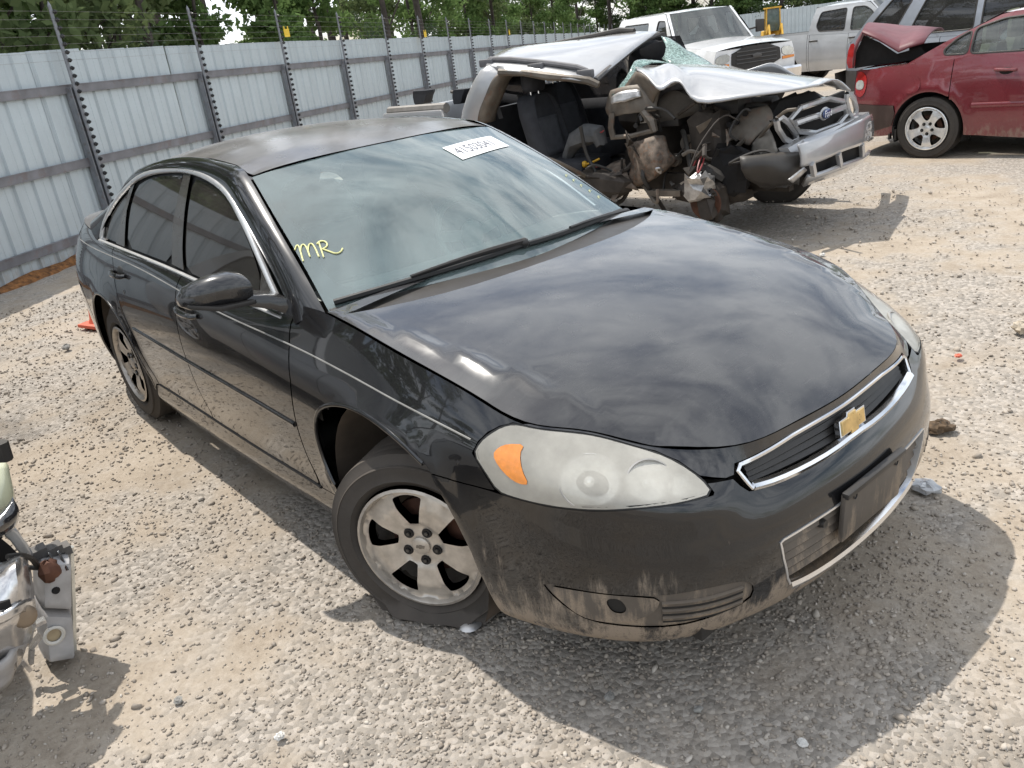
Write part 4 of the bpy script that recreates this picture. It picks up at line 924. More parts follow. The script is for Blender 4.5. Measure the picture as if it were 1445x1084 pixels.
bow = [(-.070, -.022), (-.018, -.022), (-.024, -.033), (.018, -.033), (.024, -.022), (.064, -.022), (.076, .022), (.024, .022), (.030, .033), (-.012, .033), (-.018, .022), (-.058, .022)]
nb = (.93, 0, .30)
bd = flat_badge("badge", [(x*1.0, y*1.0) for x, y in bow], .018, (.985, 0, .656), nb, (0, 0, 1), CHROME, S)
flat_badge("badge_face", [(x*.88, y*.82) for x, y in bow], .006, (.985+.016*.95, 0, .656+.016*.3), nb, (0, 0, 1), GOLD, bd)

# --- lower grille, plate bracket, fog lamps
lg = panel("lower_grille", belt, [low_loop], DARK_IN, S, step=.04, lip=0, off=-.06)
ribbon("lower_grille_frame", belt, low_loop, [(-.003, -.04), (-.003, .002), (.003, .002), (.003, -.04)], CHROME_DULL, lg, closed=True, off=.001)
ribbon("lower_grille_bar", belt, [(u, 1.66+.22*min(1, (abs(u)/.36)**4)) for u in np.linspace(-.345, .345, 30)], [(-.013, -.03), (-.013, .004), (-.004, .012), (.006, .011), (.013, .002), (.013, -.03)], CHROME, lg)
for j in range(5):
    v = 2.1+.36*j; e = .35+.011*j
    ribbon("lower_grille_slat", belt, [(u, v) for u in np.linspace(-e, e, 20)], [(-.012, -.03), (-.012, .0), (.006, .008), (.012, -.002), (.012, -.03)], DIRT_PLASTIC, lg, off=-.02)
w = MB(); R = Matrix.Rotation(math.radians(3), 3, 'Y')
w.box((1.066, 0, .452), (.016, .325, .155), R); br = w.build("plate_bracket", DIRT_PLASTIC, S, bevel=.006)
w = MB(); w.box((1.074, 0, .523), (.022, .325, .018), R); w.build("bracket_lip", TRIM, br, bevel=.005)
for y in (-.115, .115):
    w = MB(); w.lathe([(0, 0), (.007, 0), (.009, .004)], 10, 'x', (1.076, y, .505)); w.build("bracket_hole", SEAL, br)
w = MB(); w.lathe([(.0, .0), (.011, 0), (.014, -.012), (.012, -.03)], 14, 'x', (1.050, -.215, .455)); w.build("tow_bolt", TRIM, lg)
for sgn in (1, -1):
    Fs = (lambda u, v: belt(u, v)) if sgn == 1 else (lambda u, v: belt(-u, v))
    fb = panel("fog_lamp_recess", Fs, [[(.765+(a-.765)*1.02, 2.4+(b-2.4)*1.04) for a, b in fog]], DIRT_PLASTIC, S, step=.03, lip=0, off=-.005)
    bez = chaikin([(1.042, 2.74), (.96, 2.82), (.88, 2.865), (.80, 2.91), (.738, 2.86), (.748, 2.45), (.79, 2.08), (.845, 1.86), (.902, 1.80), (.955, 1.90), (1.0, 2.27)], 1)
    hole = chaikin([(.880, 2.70), (.840, 2.80), (.822, 2.45), (.836, 2.22), (.866, 2.26)], 2)
    panel("fog_bezel", Fs, [bez, hole], DIRT_PLASTIC, fb, step=.02, lip=.012, off=.001)
    panel("fog_hole_shade", Fs, [[(.848+(a-.848)*1.1, 2.42+(b-2.42)*1.1) for a, b in hole]], FOG_SHADE, fb, step=.02, lip=0, off=-.003)  # near-black patch painting the shade inside the hole
    for j in range(3):
        ribbon("fog_shade_strip", Fs, [(u, 2.0+.27*j + .42*(.72-u)*(.6-.2*j)) for u in np.linspace(.735, .515, 10)], [(-.006, -.01), (-.006, .0035), (.006, .0035), (.006, -.01)], FOG_SHADE, fb, off=-.004)  # dark strips painting the shade between the slats
        ribbon("fog_slat", Fs, [(u, 2.1+.27*j + .42*(.72-u)*(.6-.2*j)) for u in np.linspace(.735, .515, 10)], [(-.012, -.02), (-.012, 0), (.004, .006), (.008, -.02)], DIRT_PLASTIC, fb, off=-.002)

# --- cowl, wipers
def cowlF(s, t):
    s = np.asarray(s, float); t = np.asarray(t, float); a = windshield(np.full_like(t, .015), t*.99)
    yy = np.abs(t)*.80; xr = np.interp(yy, [0, .2, .42, .64, .77, .80], [-.132, -.138, -.165, -.245, -.335, -.36]) - .004
    b = np.stack([xr, t*.80*-1*-1, hood_z(xr, yy)-.016], -1); b[..., 1] = np.sign(a[..., 1])*yy
    return a*(1-s[..., None]) + b*s[..., None]
panel("cowl", cowlF, [[(0, t) for t in np.linspace(-.99, .99, 30)] + [(1.12, t) for t in np.linspace(.99, -.99, 30)]], TRIM, S, sc=(.15, .8), step=.04, lip=0)
for (t0, t1, s0, s1) in ((-.955, -.02, .022, .075), (.0, .90, .07, .018)):
    w = MB(); n = 14; P = [windshield(np.array(s0+(s1-s0)*i/n), np.array(t0+(t1-t0)*i/n)) for i in range(n+1)]
    up = np.array([.30, 0, .95])
    w.tube([tuple(p+up*.014) for p in P], .011, 6); blade = w.build("wiper_blade", SEAL, S)
    w = MB(); ends = (P[-1], P[5]) if t0 < -.5 else (P[-1]+np.array([0, .03, -.02]), P[5])
    a, b = ends; w.tube([tuple(a + (b-a)*i/6 + up*(.028+.006*math.sin(math.pi*i/6))) for i in range(7)], [.012, .012, .011, .009, .008, .007, .006], 7); w.ball(tuple(a+up*.02), .020, 10, 6)
    w.build("wiper_arm", TRIM, blade)

# --- stickers and writing on the windscreen
def on_glass(name, pts2, faces, cs, ct, m, off, parent, ang=0.):
    v = np.array(pts2, float); ca, sa = math.cos(ang), math.sin(ang); x = v[:, 0]*ca-v[:, 1]*sa; y = v[:, 0]*sa+v[:, 1]*ca
    uv = np.stack([cs+y/.60, ct+x/.66], 1); P = windshield(uv[:, 0], uv[:, 1]); N = surf_normals(windshield, uv, 1)
    return mesh(name, P+N*off, faces, m, parent, True, N)
gx, gy = np.meshgrid(np.linspace(-.188, .188, 13), np.linspace(-.042, .042, 4)); g = np.stack([gx.ravel(), gy.ravel()], 1)
gf = [(j*13+i, j*13+i+1, (j+1)*13+i+1, (j+1)*13+i) for j in range(3) for i in range(12)]
sticker = on_glass("windshield_sticker", g, gf, .765, .488, WHITE_PAPER, .003, S, math.radians(3))
tv, tf = text_shape("41503041", .062)
on_glass("sticker_digits", [(x*1.15-.02, y) for x, y, z in tv], tf, .765, .488, INK, .0045, sticker, math.radians(3))
def stroke(w, pts, cs, ct, r=.0045, ang=0.):
    pts = chaikin(pts, 2, False); v = np.array(pts); ca, sa = math.cos(ang), math.sin(ang)
    uv = np.stack([cs+(v[:, 0]*sa+v[:, 1]*ca)/.60, ct+(v[:, 0]*ca-v[:, 1]*sa)/.66], 1)
    P = windshield(uv[:, 0], uv[:, 1]); N = surf_normals(windshield, uv, 1); w.tube([tuple(p) for p in P+N*.003], r, 6)
w = MB()
for st in ([(-.062, .012), (-.052, .030), (-.046, .026), (-.050, -.005), (-.054, -.034)], [(-.050, .0), (-.040, .026), (-.030, .030), (-.028, .010), (-.031, -.022)], [(-.029, .0), (-.018, .026), (-.008, .028), (-.006, .005), (-.008, -.026)],
           [(.012, .030), (.008, 0), (.004, -.030)], [(.004, .022), (.018, .032), (.032, .026), (.030, .008), (.012, .0)], [(.012, .0), (.026, -.012), (.040, -.024), (.056, -.020), (.066, -.008)]):
    stroke(w, st, .305, -.893, .0029, math.radians(-4))
w.build("marker_writing", YELLOW, S)
w = MB()
for k in range(5): stroke(w, [(-.012+.004*(k % 2), 0), (0, .010), (.012, .002)], .33-.05*k, .905+.004*k, .0012)
w.build("faint_marks", YELLOW, S)

# --- interior seen through the screen
w = MB(); rings = []
for x, z in ((-.42, .93), (-.50, 1.0), (-.70, .985), (-.88, .96), (-.96, .90), (-.97, .60)):
    rings.append([(x+.10*(1-(y/.75)**2), y, z) for y in np.linspace(-.73, .73, 15)])
w.loft(rings, False); w.build("dashboard", DASHM, S)
w = MB(); c = Vector((-1.12, .37, .92)); ax = Matrix.Rotation(math.radians(-28), 3, 'Y')
w.tube([tuple(c + ax @ Vector((0, .185*math.cos(a), .185*math.sin(a)))) for a in np.linspace(0, 2*math.pi, 33)], .016, 8, False)
for a in (.2, math.pi-.2, -math.pi/2): w.bar(tuple(c), tuple(c + ax @ Vector((0, .18*math.cos(a), .18*math.sin(a)))), .05, .02, (1, 0, 0))
w.ball(tuple(c), .07, 12, 8, (.5, 1, 1)); w.build("steering_wheel", DASHM, S)
def seat(x, y, wd=.52):
    w = MB()
    w.loft([[(x+a, y+b*wd/2, z) for b, z in ((-1, .36), (-1, .52), (-.8, .56), (0, .54), (.8, .56), (1, .52), (1, .36))] for a in (-.02, .25, .48)], False)
    bk = []
    for h, xx, ww in ((.50, -.05, .98), (.75, -.14, 1.0), (1.0, -.22, .86), (1.10, -.25, .62)):
        bk.append([(x+xx+dx, y+b*wd/2*ww, h) for b, dx in ((-1, 0), (-.8, .05), (0, .03), (.8, .05), (1, 0), (.8, -.09), (0, -.11), (-.8, -.09))])
    w.loft(bk, True, True)
    w.loft([[(x+xx+dx, y+b*.13*ww, h) for b, dx in ((-1, 0), (-.7, .05), (.7, .05), (1, 0), (.7, -.05), (-.7, -.05))] for h, xx, ww in ((1.10, -.25, .8), (1.15, -.255, 1), (1.26, -.275, .95), (1.29, -.28, .7))], True, True)
    w.build("seat", GREY_CLOTH, S)
seat(-1.55, .38); seat(-1.55, -.38); seat(-2.45, .34, .66); seat(-2.45, -.34, .66)

# --- wheels
def wheel_meshes(R, w_, rr, windows, flat=0., spin=0., pre=""):
    """returns builders for a right-hand wheel (outer face towards -y) about its hub"""
    hw = w_/2
    prof = [(rr-.004, -hw*.70), (rr+.006, -hw*.90), (rr+(R-rr)*.22, -hw*1.02), (rr+(R-rr)*.25, -hw*1.055), (rr+(R-rr)*.28, -hw*1.03), (rr+(R-rr)*.50, -hw*1.05), (rr+(R-rr)*.66, -hw*1.035), (rr+(R-rr)*.68, -hw*1.06), (rr+(R-rr)*.71, -hw*1.03), (R-.034, -hw*.98), (R-.014, -hw*.86)]
    for y in (-.72, -.38, -.04, .30, .64):
        yy = y*hw; prof += [(R-.002, yy-.012), (R, yy), (R, yy+.022), (R-.003, yy+.030), (R-.010, yy+.032), (R-.010, yy+.038)]
    prof += [(R-.012, hw*.92), (R-.03, hw*1.02), (rr+(R-rr)*.5, hw*1.08), (rr, hw*.85)]
    t = MB().lathe(prof, 72)
    if flat:
        v = []
        for x, y, z in t.v:
            d = -flat - z
            if d > -.035:
                s_ = max(0, d+.035); y2 = y*(1+.30*math.exp(-((s_-.045)/.03)**2)*min(1, s_/.02)-max(0, s_-.06)*4.5); z2 = max(z, -flat+.002) if d > 0 else z
                v.append((x*(1+.25*max(0, d)), y2, z2))
            else: v.append((x, y, z))
        t.v = v
    return t
def alloy_face(rr, y0, windows, n_sp=5, spin=0.):
    """pierced wheel face in polar form; returns (verts, faces) MB"""
    def F(u, v):
        r = np.hypot(u, v); y = y0 + np.interp(r, [0, .04, .075, .09, .15, rr*.90, rr*.94, rr], [.016, .016, .018, .010, .0, .012, .016, -.004])
        return np.stack([u, y, v], -1)
    outer = [(rr*math.cos(a), rr*math.sin(a)) for a in np.linspace(0, 2*math.pi, 72, endpoint=False)]
    loops = [outer]
    for k in range(n_sp):
        a = spin+2*math.pi*k/n_sp
        q = chaikin([(x*math.cos(a)-y*math.sin(a), x*math.sin(a)+y*math.cos(a)) for x, y in windows], 1); loops.append(q)
    return F, loops
WIN = [(.082, -.014), (.086, -.018), (.172, -.053), (.182, -.050), (.192, -.018), (.192, .018), (.182, .050), (.172, .053), (.086, .018), (.082, .014)]
def make_wheel(name, loc, rz, R=.338, w_=.225, rr=.222, flat=0., spin=0., left=False, parent=None, mats=None, win=WIN, nsp=5, caps=True, cap_r=.032, lug_r=.057):
    mats = mats or (TYRE, ALLOY, ALLOY_IN)
    g = bpy.data.objects.new(name, None); COL.objects.link(g); g.parent = parent; g.location = loc; g.rotation_euler = (0, 0, rz + (math.pi if left else 0))
    wheel_meshes(R, w_, rr, None, flat).build("tyre", mats[0], g, sharp=50)
    hw = w_/2; y0 = -hw*.98
    F, loops = alloy_face(rr-.003, y0, win, nsp, spin)
    global CAR_MID; keep = CAR_MID; CAR_MID = np.array([0, .5, 0])
    v, f, n = panel_data(F, loops, sc=(1, 1), step=.022, lip=.034)
    CAR_MID = keep
    mesh("rim", v, f, mats[1], g, True, n)
    w = MB(); w.lathe([(rr+.002, y0-.008), (rr-.008, y0-.012), (rr-.014, y0-.002), (rr-.016, y0+.06), (rr-.03, hw*.7)], 48); w.build("rim_lip", mats[1], g)
    w = MB(); w.lathe([(rr-.017, y0+.05), (rr-.02, hw*.5), (.06, hw*.55), (.0, hw*.5)], 36); w.build("rim_barrel", mats[2], g)
    w = MB(); w.lathe([(.0, y0+.075), (.12, y0+.075), (.14, y0+.08), (.14, y0+.10)], 30); w.build("brake_disc", RUST, g)
    if caps:
        w = MB(); w.lathe([(0, y0+.004), (cap_r*.8, y0+.005), (cap_r, y0+.009), (cap_r, y0+.03)], 20); cc = w.build("centre_cap", mats[1], g)
        for k in range(5):
            a = spin+math.pi/5*(0)+2*math.pi*k/5+math.pi
            x, z = lug_r*math.cos(a), lug_r*math.sin(a)
            w = MB(); w.lathe([(.0, y0+.006), (.006, y0+.006), (.0085, y0+.011), (.0085, y0+.02)], 8, 'y', (x, 0, z)); w.build("lug_nut", LUG, g)
            w = MB(); w.lathe([(.009, y0+.012), (.0165, y0+.0105), (.0185, y0+.020)], 14, 'y', (x, 0, z)); w.build("lug_recess", DARK_IN, g)
    return g
bowtie = [(x*.22, y*.22) for x, y in bow]
fw = make_wheel("wheel", (-.055, -.762, .277), math.radians(29), flat=.275, spin=math.radians(96), parent=S)
w = MB(); M4 = Matrix(((1, 0, 0, 0), (0, 0, -1, -.1125*.98+.005), (0, 1, 0, 0), (0, 0, 0, 1))); w.prism([(x, y) for x, y in bowtie], .0025, M4); w.build("cap_emblem", ALLOY_IN, fw, smooth=False)
make_wheel("wheel", (-.01, .775, .337), math.radians(25), parent=S, left=True)
make_wheel("wheel", (-2.807, -.785, .337), 0, spin=math.radians(30), parent=S)
make_wheel("wheel", (-2.807, .785, .337), 0, parent=S, left=True)
# ---------------------------------------------------------------- other vehicles
def vpaint(name, col, rough=.3, metal=.0, dust=.22, **kw): return mat(name, col, rough, metal, 1.0 if metal < .5 else .4, .12, 3, dust=dust, dustcol=(.38, .33, .27), mud=.7, mudz=(.48, .2), **kw)
SILVER = vpaint("silver_paint", (.50, .51, .52), .32, .35)
WHITE = vpaint("white_paint", (.78, .79, .80), .3, dust=.12)
RED = vpaint("dark_red_paint", (.16, .012, .022), .28, dust=.14)
SILVERBLUE = vpaint("silver_blue_paint", (.33, .36, .41), .3, .35)
DARKGREY = mat("grey_plastic", (.055, .055, .058), .55, dust=.3)
CARGLASS = glass_mat("car_glass", (.42, .50, .47), dust=.22, ior=1.6, dustcol=(.5, .52, .5))
DARKGLASS = glass_mat("dark_car_glass", (.05, .05, .055), dust=.16, ior=1.6, dustcol=(.3, .29, .28))
WHEELS = mat("silver_wheel", (.72, .72, .71), .35, .5, dust=.2, dustcol=(.4, .35, .29))
BLACKPL = mat("black_plastic", (.014, .014, .015), .5, dust=.2)
CLEARL = mat("clear_lamp", (.62, .62, .58), .2, .5, var=.15, scale=25)
CAVITY = mat("dark_cavity", (.010, .009, .009), .9)
BEIGE_CLOTH = mat("beige_cloth", (.42, .38, .31), .9, var=.15)
WINW = [(.070, -.010), (.090, -.022), (.165, -.050), (.178, 0), (.165, .050), (.090, .022), (.070, .010)]
def arcpts(cx, cz, r, a0, a1, n=14): return [(cx+r*math.cos(a), cz+r*math.sin(a)) for a in np.linspace(a0, a1, n)]
def vehicle(root, P, sp):
    """body of a parked vehicle in its own frame (x forward from the front axle).
    sp: W half width, top [(x, z)] shoulder line, bot z, plan [(x, k)], arches [(x, z, r)], doors [x...], belt/greenhouse data"""
    W = sp['W']; tx, tz = zip(*sorted(sp['top'])); px, pk = zip(*sorted(sp['plan'])); zb = sp['bot']
    def zs(x): return np.interp(x, tx, tz)
    prof = Spl([0, .15, .45, .75, 1.0], [.93, .975, 1.0, .985, .925])
    def side(x, z):
        x = np.asarray(x, float); z = np.asarray(z, float); t = np.clip((z-zb)/(zs(x)-zb), 0, 1)
        y = W*np.interp(x, px, pk)*prof(t)
        for cx, cz, r in sp['arches']:
            y = y+.014*np.exp(-((np.hypot(x-cx, z-cz)-r-.03)/.05)**2)
        return np.stack([x+0*z, -y, z+0*x], -1)
    x0, x1 = sp['tail'], sp['nose']
    # side panels between door cuts
    cuts = [x0]+sorted(sp['doors'])+[x1]; names = sp['panels']
    for i, nm in enumerate(names):
        a, b = cuts[i]+.004, cuts[i+1]-.004; low = []
        xs = [a]
        for cx, cz, r in sorted(sp['arches']):
            if a < cx-r*.3 or True:
                pts = [p for p in arcpts(cx, cz, r, math.pi+.35, -.35, 26) if a < p[0] < b and p[1] > zb]
                if pts:
                    l = pts[0][0]; low += [(a, zb)] if not low and pts[0][1] < cz-r*.1 and l-a > .01 else []
                    low += pts
        if not low: low = [(a, zb), (b, zb)]
        else:
            if low[0][0]-a > .005 and low[0] != (a, zb): low = [(a, low[0][1])]+low if low[0][1] > zb+.1 else [(a, zb)]+low
            if b-low[-1][0] > .005: low = low+([(b, zb)] if low[-1][1] < zb+.12 else [(b, low[-1][1])])
        up = [(x, float(zs(x))-.004) for x in np.linspace(b, a, max(2, int((b-a)/.12)+2))]
        both(nm, side, [low+up], sp.get('panelmat', {}).get(nm, P), root, sc=(1, 1), step=.07, lip=.02)
    # top sheets (bonnet, boot or bed)
    def topF(x, s):
        x = np.asarray(x, float); s = np.asarray(s, float); y = -side(x, zs(x))[..., 1]; cr = np.interp(x, *zip(*sp['crown']))
        return np.stack([x+0*s, y*s, zs(x)+cr*(1-np.abs(s)**2.3)-.002], -1)
    for nm, a, b in sp['tops']:
        panel(nm, topF, [[(a, -1), (a, 0), (a, 1), (b, 1), (b, 0), (b, -1)]], sp.get('panelmat', {}).get(nm, P), root, sc=(1, W), step=.09, lip=.02)
    def fascia(xe, bul, sgn):
        def F(s, z):
            s = np.asarray(s, float); z = np.asarray(z, float); y = -side(np.full_like(s, xe), z)[..., 1]; t = np.clip((z-zb)/(zs(xe)-zb), 0, 1)
            return np.stack([xe+sgn*(bul*(1-np.abs(s)**2.6)*(1-.35*np.abs(t-.45))+.0*t), y*s, z+0*s], -1)
        return F
    FN_ = fascia(x1, sp.get('nose_bulge', .12), 1); FT_ = fascia(x0, sp.get('tail_bulge', .1), -1)
    zn, zt = float(zs(x1))-.004, float(zs(x0))-.004
    if 'nose_panels' not in sp: panel("front_bumper", FN_, [[(-1, zb), (1, zb), (1, zn), (-1, zn)]], sp.get('panelmat', {}).get('front_bumper', P), root, sc=(W, 1), step=.08, lip=.02)
    panel("rear_bumper", FT_, [[(-1, zb), (1, zb), (1, zt), (-1, zt)]], sp.get('panelmat', {}).get('rear_bumper', P), root, sc=(W, 1), step=.08, lip=.02)
    # greenhouse
    g = sp.get('cab')
    rails = {}
    if g:
        zr = g['zr']; wr = g['wr']; wb = g.get('wb', .9)
        def gs(x, z):
            x = np.asarray(x, float); z = np.asarray(z, float); zl = zs(x); t = np.clip((z-zl)/(zr-zl), -.2, 1.2)
            y = W*wb*np.interp(x, px, pk)*(1-t)+wr*t+.02*np.sin(np.pi*np.clip(t, 0, 1)); return np.stack([x+0*z, -y, z+0*x], -1)
        A0, A1, C1, C0 = g['A0'], g['A1'], g['C1'], g['C0']; zl = lambda x: float(zs(x))-.02
        outer = [(A0, zl(A0)), (A0+(A1-A0)*.5, zl(A0)+(zr-zl(A0))*.54), (A1, zr-.02), (A1-.12, zr)] + [(x, zr) for x in np.linspace(A1-.3, C1+.3, 6)] + [(C1+.12, zr), (C1, zr-.02), (C0+(C1-C0)*.5, zl(C0)+(zr-zl(C0))*.52), (C0, zl(C0))] + [(x, zl(x)) for x in np.linspace(C0, A0, 8)[1:-1]]
        wins = [rounded(q, g.get('wrad', .06)) for q in g['windows']]
        both("cab_side", gs, [outer]+wins, P, root, sc=(1, 1), step=.07, lip=.025)
        for q, gm in zip(wins, g['glass']): both("side_window", gs, [q], gm, root, sc=(1, 1), step=.08, lip=0, off=-.014)
        for q in wins: both_ribbon("window_seal", gs, q, half_round(.022, .006, 3), BLACKPL, root, sc=(1, 1), closed=True, off=-.002)
        def rf(x, s):
            x = np.asarray(x, float); s = np.asarray(s, float); k = np.clip(np.minimum(x-C1, A1-x)/.35, 0, 1)
            return np.stack([x+0*s, wr*s, zr-.004+(.05*k**.6)*(1-np.abs(s)**2.5)+.0*s], -1)
        panel("roof", rf, [[(C1, -1), (C1, 0), (C1, 1), (A1, 1), (A1, 0), (A1, -1)]], P, root, sc=(1, wr), step=.1, lip=.02)
        def scr(xb, xt, bul):
            def F(s, t):
                s = np.asarray(s, float); t = np.asarray(t, float); zl_ = float(zs(xb))-.01; yb = W*wb*float(np.interp(xb, px, pk)); 
                return np.stack([xb+(xt-xb)*s+bul*(1-np.abs(t)**2)*(1-.4*s), (yb+(wr-yb)*s)*t, zl_+(zr-zl_)*s+.03*(1-t*t)*(.4+.6*s)], -1)
            return F
        panel("windshield", scr(A0, A1, .16), [[(.02, -.93), (.02, 0), (.02, .93), (.97, .92), (.97, 0), (.97, -.92)]], g.get('wsglass', CARGLASS), root, sc=(.7, W), step=.1, lip=.005)
        panel("rear_window", scr(C0, C1, g.get('rb', -.06)), [[(.06, -.9), (.06, .9), (.95, .88), (.95, -.88)]], g.get('rwglass', CARGLASS), root, sc=(.7, W), step=.1, lip=.005)
        for xb, xt, bl in ((A0, A1, .16), (C0, C1, g.get('rb', -.06))):
            F = scr(xb, xt, bl); rails[xb] = F
            for sg in (-1, 1): panel("pillar", F, [[(0, sg*.93), (0, sg*1.0), (1, sg*1.0), (1, sg*.92)]], P, root, sc=(.7, W), step=.1, lip=.01)
    # underside and wheels
    w = MB(); w.box(((x0+x1)/2, 0, zb+.10), (x1-x0-.5, W*1.15, .1)); 
    w.box((sp['nose']-.55, 0, zb+.30), (.7, W*1.2, .35)); w.build("underbody", UNDER, root)
    for cx, cz, r in sp['arches']:
        for sd in (-1, 1): MB().lathe([(r+.0, sd*(W-.03)), (r, sd*(W-.30)), (.02, sd*(W-.32))], 20, 'y', (cx, 0, cz), -.4, math.pi+.4).build("wheel_liner", CAVITY, root)
    for cx, rr in zip(sp['axles'], sp.get('wheelR', [.33, .33])):
        for left in (False, True):
            make_wheel("wheel", (cx, (1 if left else -1)*(W-.125), rr-.004), 0, R=rr, w_=.215, rr=rr*sp.get('rimk', .66), spin=sp.get('spin', .4), left=left, parent=root, mats=(TYRE, sp.get('wheelmat', WHEELS), ALLOY_IN), win=sp.get('win', [(a*rr*.66/.222, b*rr*.66/.222) for a, b in WIN]), nsp=sp.get('nsp', 5), caps=sp.get('caps', True))
    return dict(side=side, top=topF, nose=FN_, tail=FT_, gs=gs if g else None, zs=zs)
def seatrow(root, x, z, ys, m, w_=.5):
    for y in ys:
        w = MB(); w.loft([[(x+dx, y+b*w_/2*k, z+h) for b, dx in ((-1, 0), (-.8, .06), (.8, .06), (1, 0), (.8, -.1), (-.8, -.1))] for h, k in ((-.1, .9), (.1, 1), (.45, .95), (.58, .6))], True, True)
        w.loft([[(x-.06+dx, y+b*.13*k, z+h) for b, dx in ((-1, 0), (-.7, .05), (.7, .05), (1, 0), (.7, -.05), (-.7, -.05))] for h, k in ((.58, .8), (.64, 1), (.76, .9), (.80, .6))], True, True)
        w.box((x+.22, y, z-.02), (.5, w_, .16)); w.build("seat", m, root)

# --- dark red saloon on the right, its boot sprung open
red = thing("red_sedan", "dark red sedan with its trunk lid buckled open, at the right edge of the photo", "car", (.45, 8.52, -.05), math.radians(1.5))
rsp = dict(W=.885, bot=.20, nose=.80, tail=-3.62, plan=[(-3.62, .80), (-3.3, .93), (-2.7, .985), (-1.5, 1.0), (.2, .97), (.8, .78)],
    top=[(-3.62, .96), (-3.3, .985), (-2.75, 1.015), (-2.2, 1.05), (-1.0, 1.02), (-.5, .98), (.3, .86), (.8, .70)], crown=[(-3.62, .03), (-2.7, .05), (-.5, .06), (.8, .04)],
    arches=[(0, .32, .385), (-2.70, .33, .385)], axles=[0, -2.70], wheelR=[.33, .33], doors=[-2.48, -1.42, -.42], panels=["quarter_panel", "rear_door", "front_door", "front_fender"],
    tops=[("hood", -.45, .80)], spin=.35, rimk=.69, wheelmat=WHEELS, cab=dict(A0=-.55, A1=-1.28, C1=-2.12, C0=-3.05, zr=1.43, wr=.60, wb=.90, wrad=.05,
    windows=[[(-.82, 1.05), (-1.3, 1.36), (-1.70, 1.385), (-1.72, 1.07)], [(-1.80, 1.06), (-1.80, 1.385), (-2.08, 1.375), (-2.335, 1.305), (-2.34, 1.065)], [(-2.37, 1.065), (-2.365, 1.295), (-2.50, 1.225), (-2.615, 1.12), (-2.60, 1.07)]], glass=[CARGLASS]*3), win=[(.085, -.010), (.105, -.030), (.170, -.062), (.186, -.058), (.194, 0), (.186, .058), (.170, .062), (.105, .030), (.085, .010)])
rv = vehicle(red, RED, rsp)
seatrow(red, -2.25, .55, (-.35, .35), BEIGE_CLOTH); seatrow(red, -1.35, .55, (-.38, .38), BEIGE_CLOTH)
tl = panel("tail_light", rv['side'], [chaikin([(-3.60, .72), (-3.60, .93), (-3.54, .955), (-3.46, .90), (-3.44, .80), (-3.47, .70), (-3.54, .665)], 1)], RED_LENS, red, sc=(1, 1), step=.04, lip=.01, off=.006)
panel("reverse_lamp", rv['side'], [chaikin([(-3.595, .76), (-3.59, .85), (-3.50, .86), (-3.475, .80), (-3.50, .755)], 1)], CLEARL, tl, sc=(1, 1), step=.04, lip=.01, off=.010)
panel("tail_light", lambda u, v: rv['side'](u, v)*np.array([1, -1, 1]), [chaikin([(-3.60, .72), (-3.60, .93), (-3.54, .955), (-3.46, .90), (-3.44, .80), (-3.47, .70), (-3.54, .665)], 1)], RED_LENS, red, sc=(1, 1), step=.04, lip=.01, off=.006)
# boot opening and the folded lid
w = MB(); w.loft([[(-3.676, -0.6, 1.012), (-3.654, -0.62, 1.16), (-3.568, -0.62, 1.337), (-3.374, -0.62, 1.245), (-3.174, -0.62, 1.11), (-2.913, -0.62, 1.163)], [(-3.675, -0.6, 0.981), (-3.639, -0.62, 0.988), (-3.529, -0.62, 0.997), (-3.338, -0.62, 1.008), (-3.137, -0.62, 1.017), (-2.83, -0.62, 1.055)]], False); w.build("trunk_shade_sheet", CAVITY, red)  # near-black sheet across the opening, standing in for shade under the lid
w = MB(); w.loft([[(-3.58, -.60, .95), (-3.0, -.64, 1.0)], [(-3.58, -.60, .62), (-3.0, -.64, .62)], [(-3.58, .60, .62), (-3.0, .64, .62)], [(-3.58, .60, 1.12), (-3.0, .64, 1.12)]], False); w.build("trunk_lining", CAVITY, red)
w = MB(); w.loft([[(-3.56, -.62, .62), (-3.0, -.70, .62), (-2.9, -.70, 1.0)], [(-3.56, .62, .62), (-3.0, .70, .62), (-2.9, .70, 1.0)]], False); w.build("trunk_floor", CAVITY, red)
both("trunk_gutter", rv['top'], [[(-3.62, .86), (-2.9, .86), (-2.9, 1.0), (-3.62, 1.0)]], RED, red, sc=(1, .885), step=.1, lip=.03)
LN = [(-3.642, -0.7, 0.998), (-3.621, -0.72, 1.183), (-3.536, -0.72, 1.373), (-3.34, -0.73, 1.282), (-3.105, -0.74, 1.139), (-2.988, -0.73, 1.18), (-2.851, -0.7, 1.209)]
LF = [(-4.349, 0.7, 0.936), (-4.28, 0.7, 1.194), (-4.099, 0.7, 1.366), (-3.887, 0.7, 1.354), (-3.655, 0.68, 1.325), (-3.48, 0.68, 1.301), (-3.199, 0.66, 1.244)]
lid = MB(); rings = []
for a_, b_ in zip(LN, LF):
    a_ = np.array(a_); b_ = np.array(b_); rings.append([tuple(a_*(1-q)+b_*q+np.array([0, 0, .07*math.sin(math.pi*q)**.7])) for q in np.linspace(0, 1, 9)])
lid.loft(rings, False)
DULL_RED = mat("dull_red_paint", (.13, .03, .04), .5, 0, 0, .15, 4, dust=.18, dustcol=(.3, .24, .22), spec=.3)  # lid's red made darker and duller to cut the white sky reflection
lo = lid.build("trunk_lid", DULL_RED, red, sharp=40); so = lo.modifiers.new("solid", 'SOLIDIFY'); so.thickness = .02; so.offset = 0
w = MB(); w.tube([rv['side'](np.array(x), np.array(z))+np.array([0, -.03*k, 0]) for x, z, k in ((-2.06, .90, .2), (-2.02, .90, 1), (-1.90, .895, 1), (-1.86, .89, .2))], .016, 8); w.build("door_handle", RED, red)
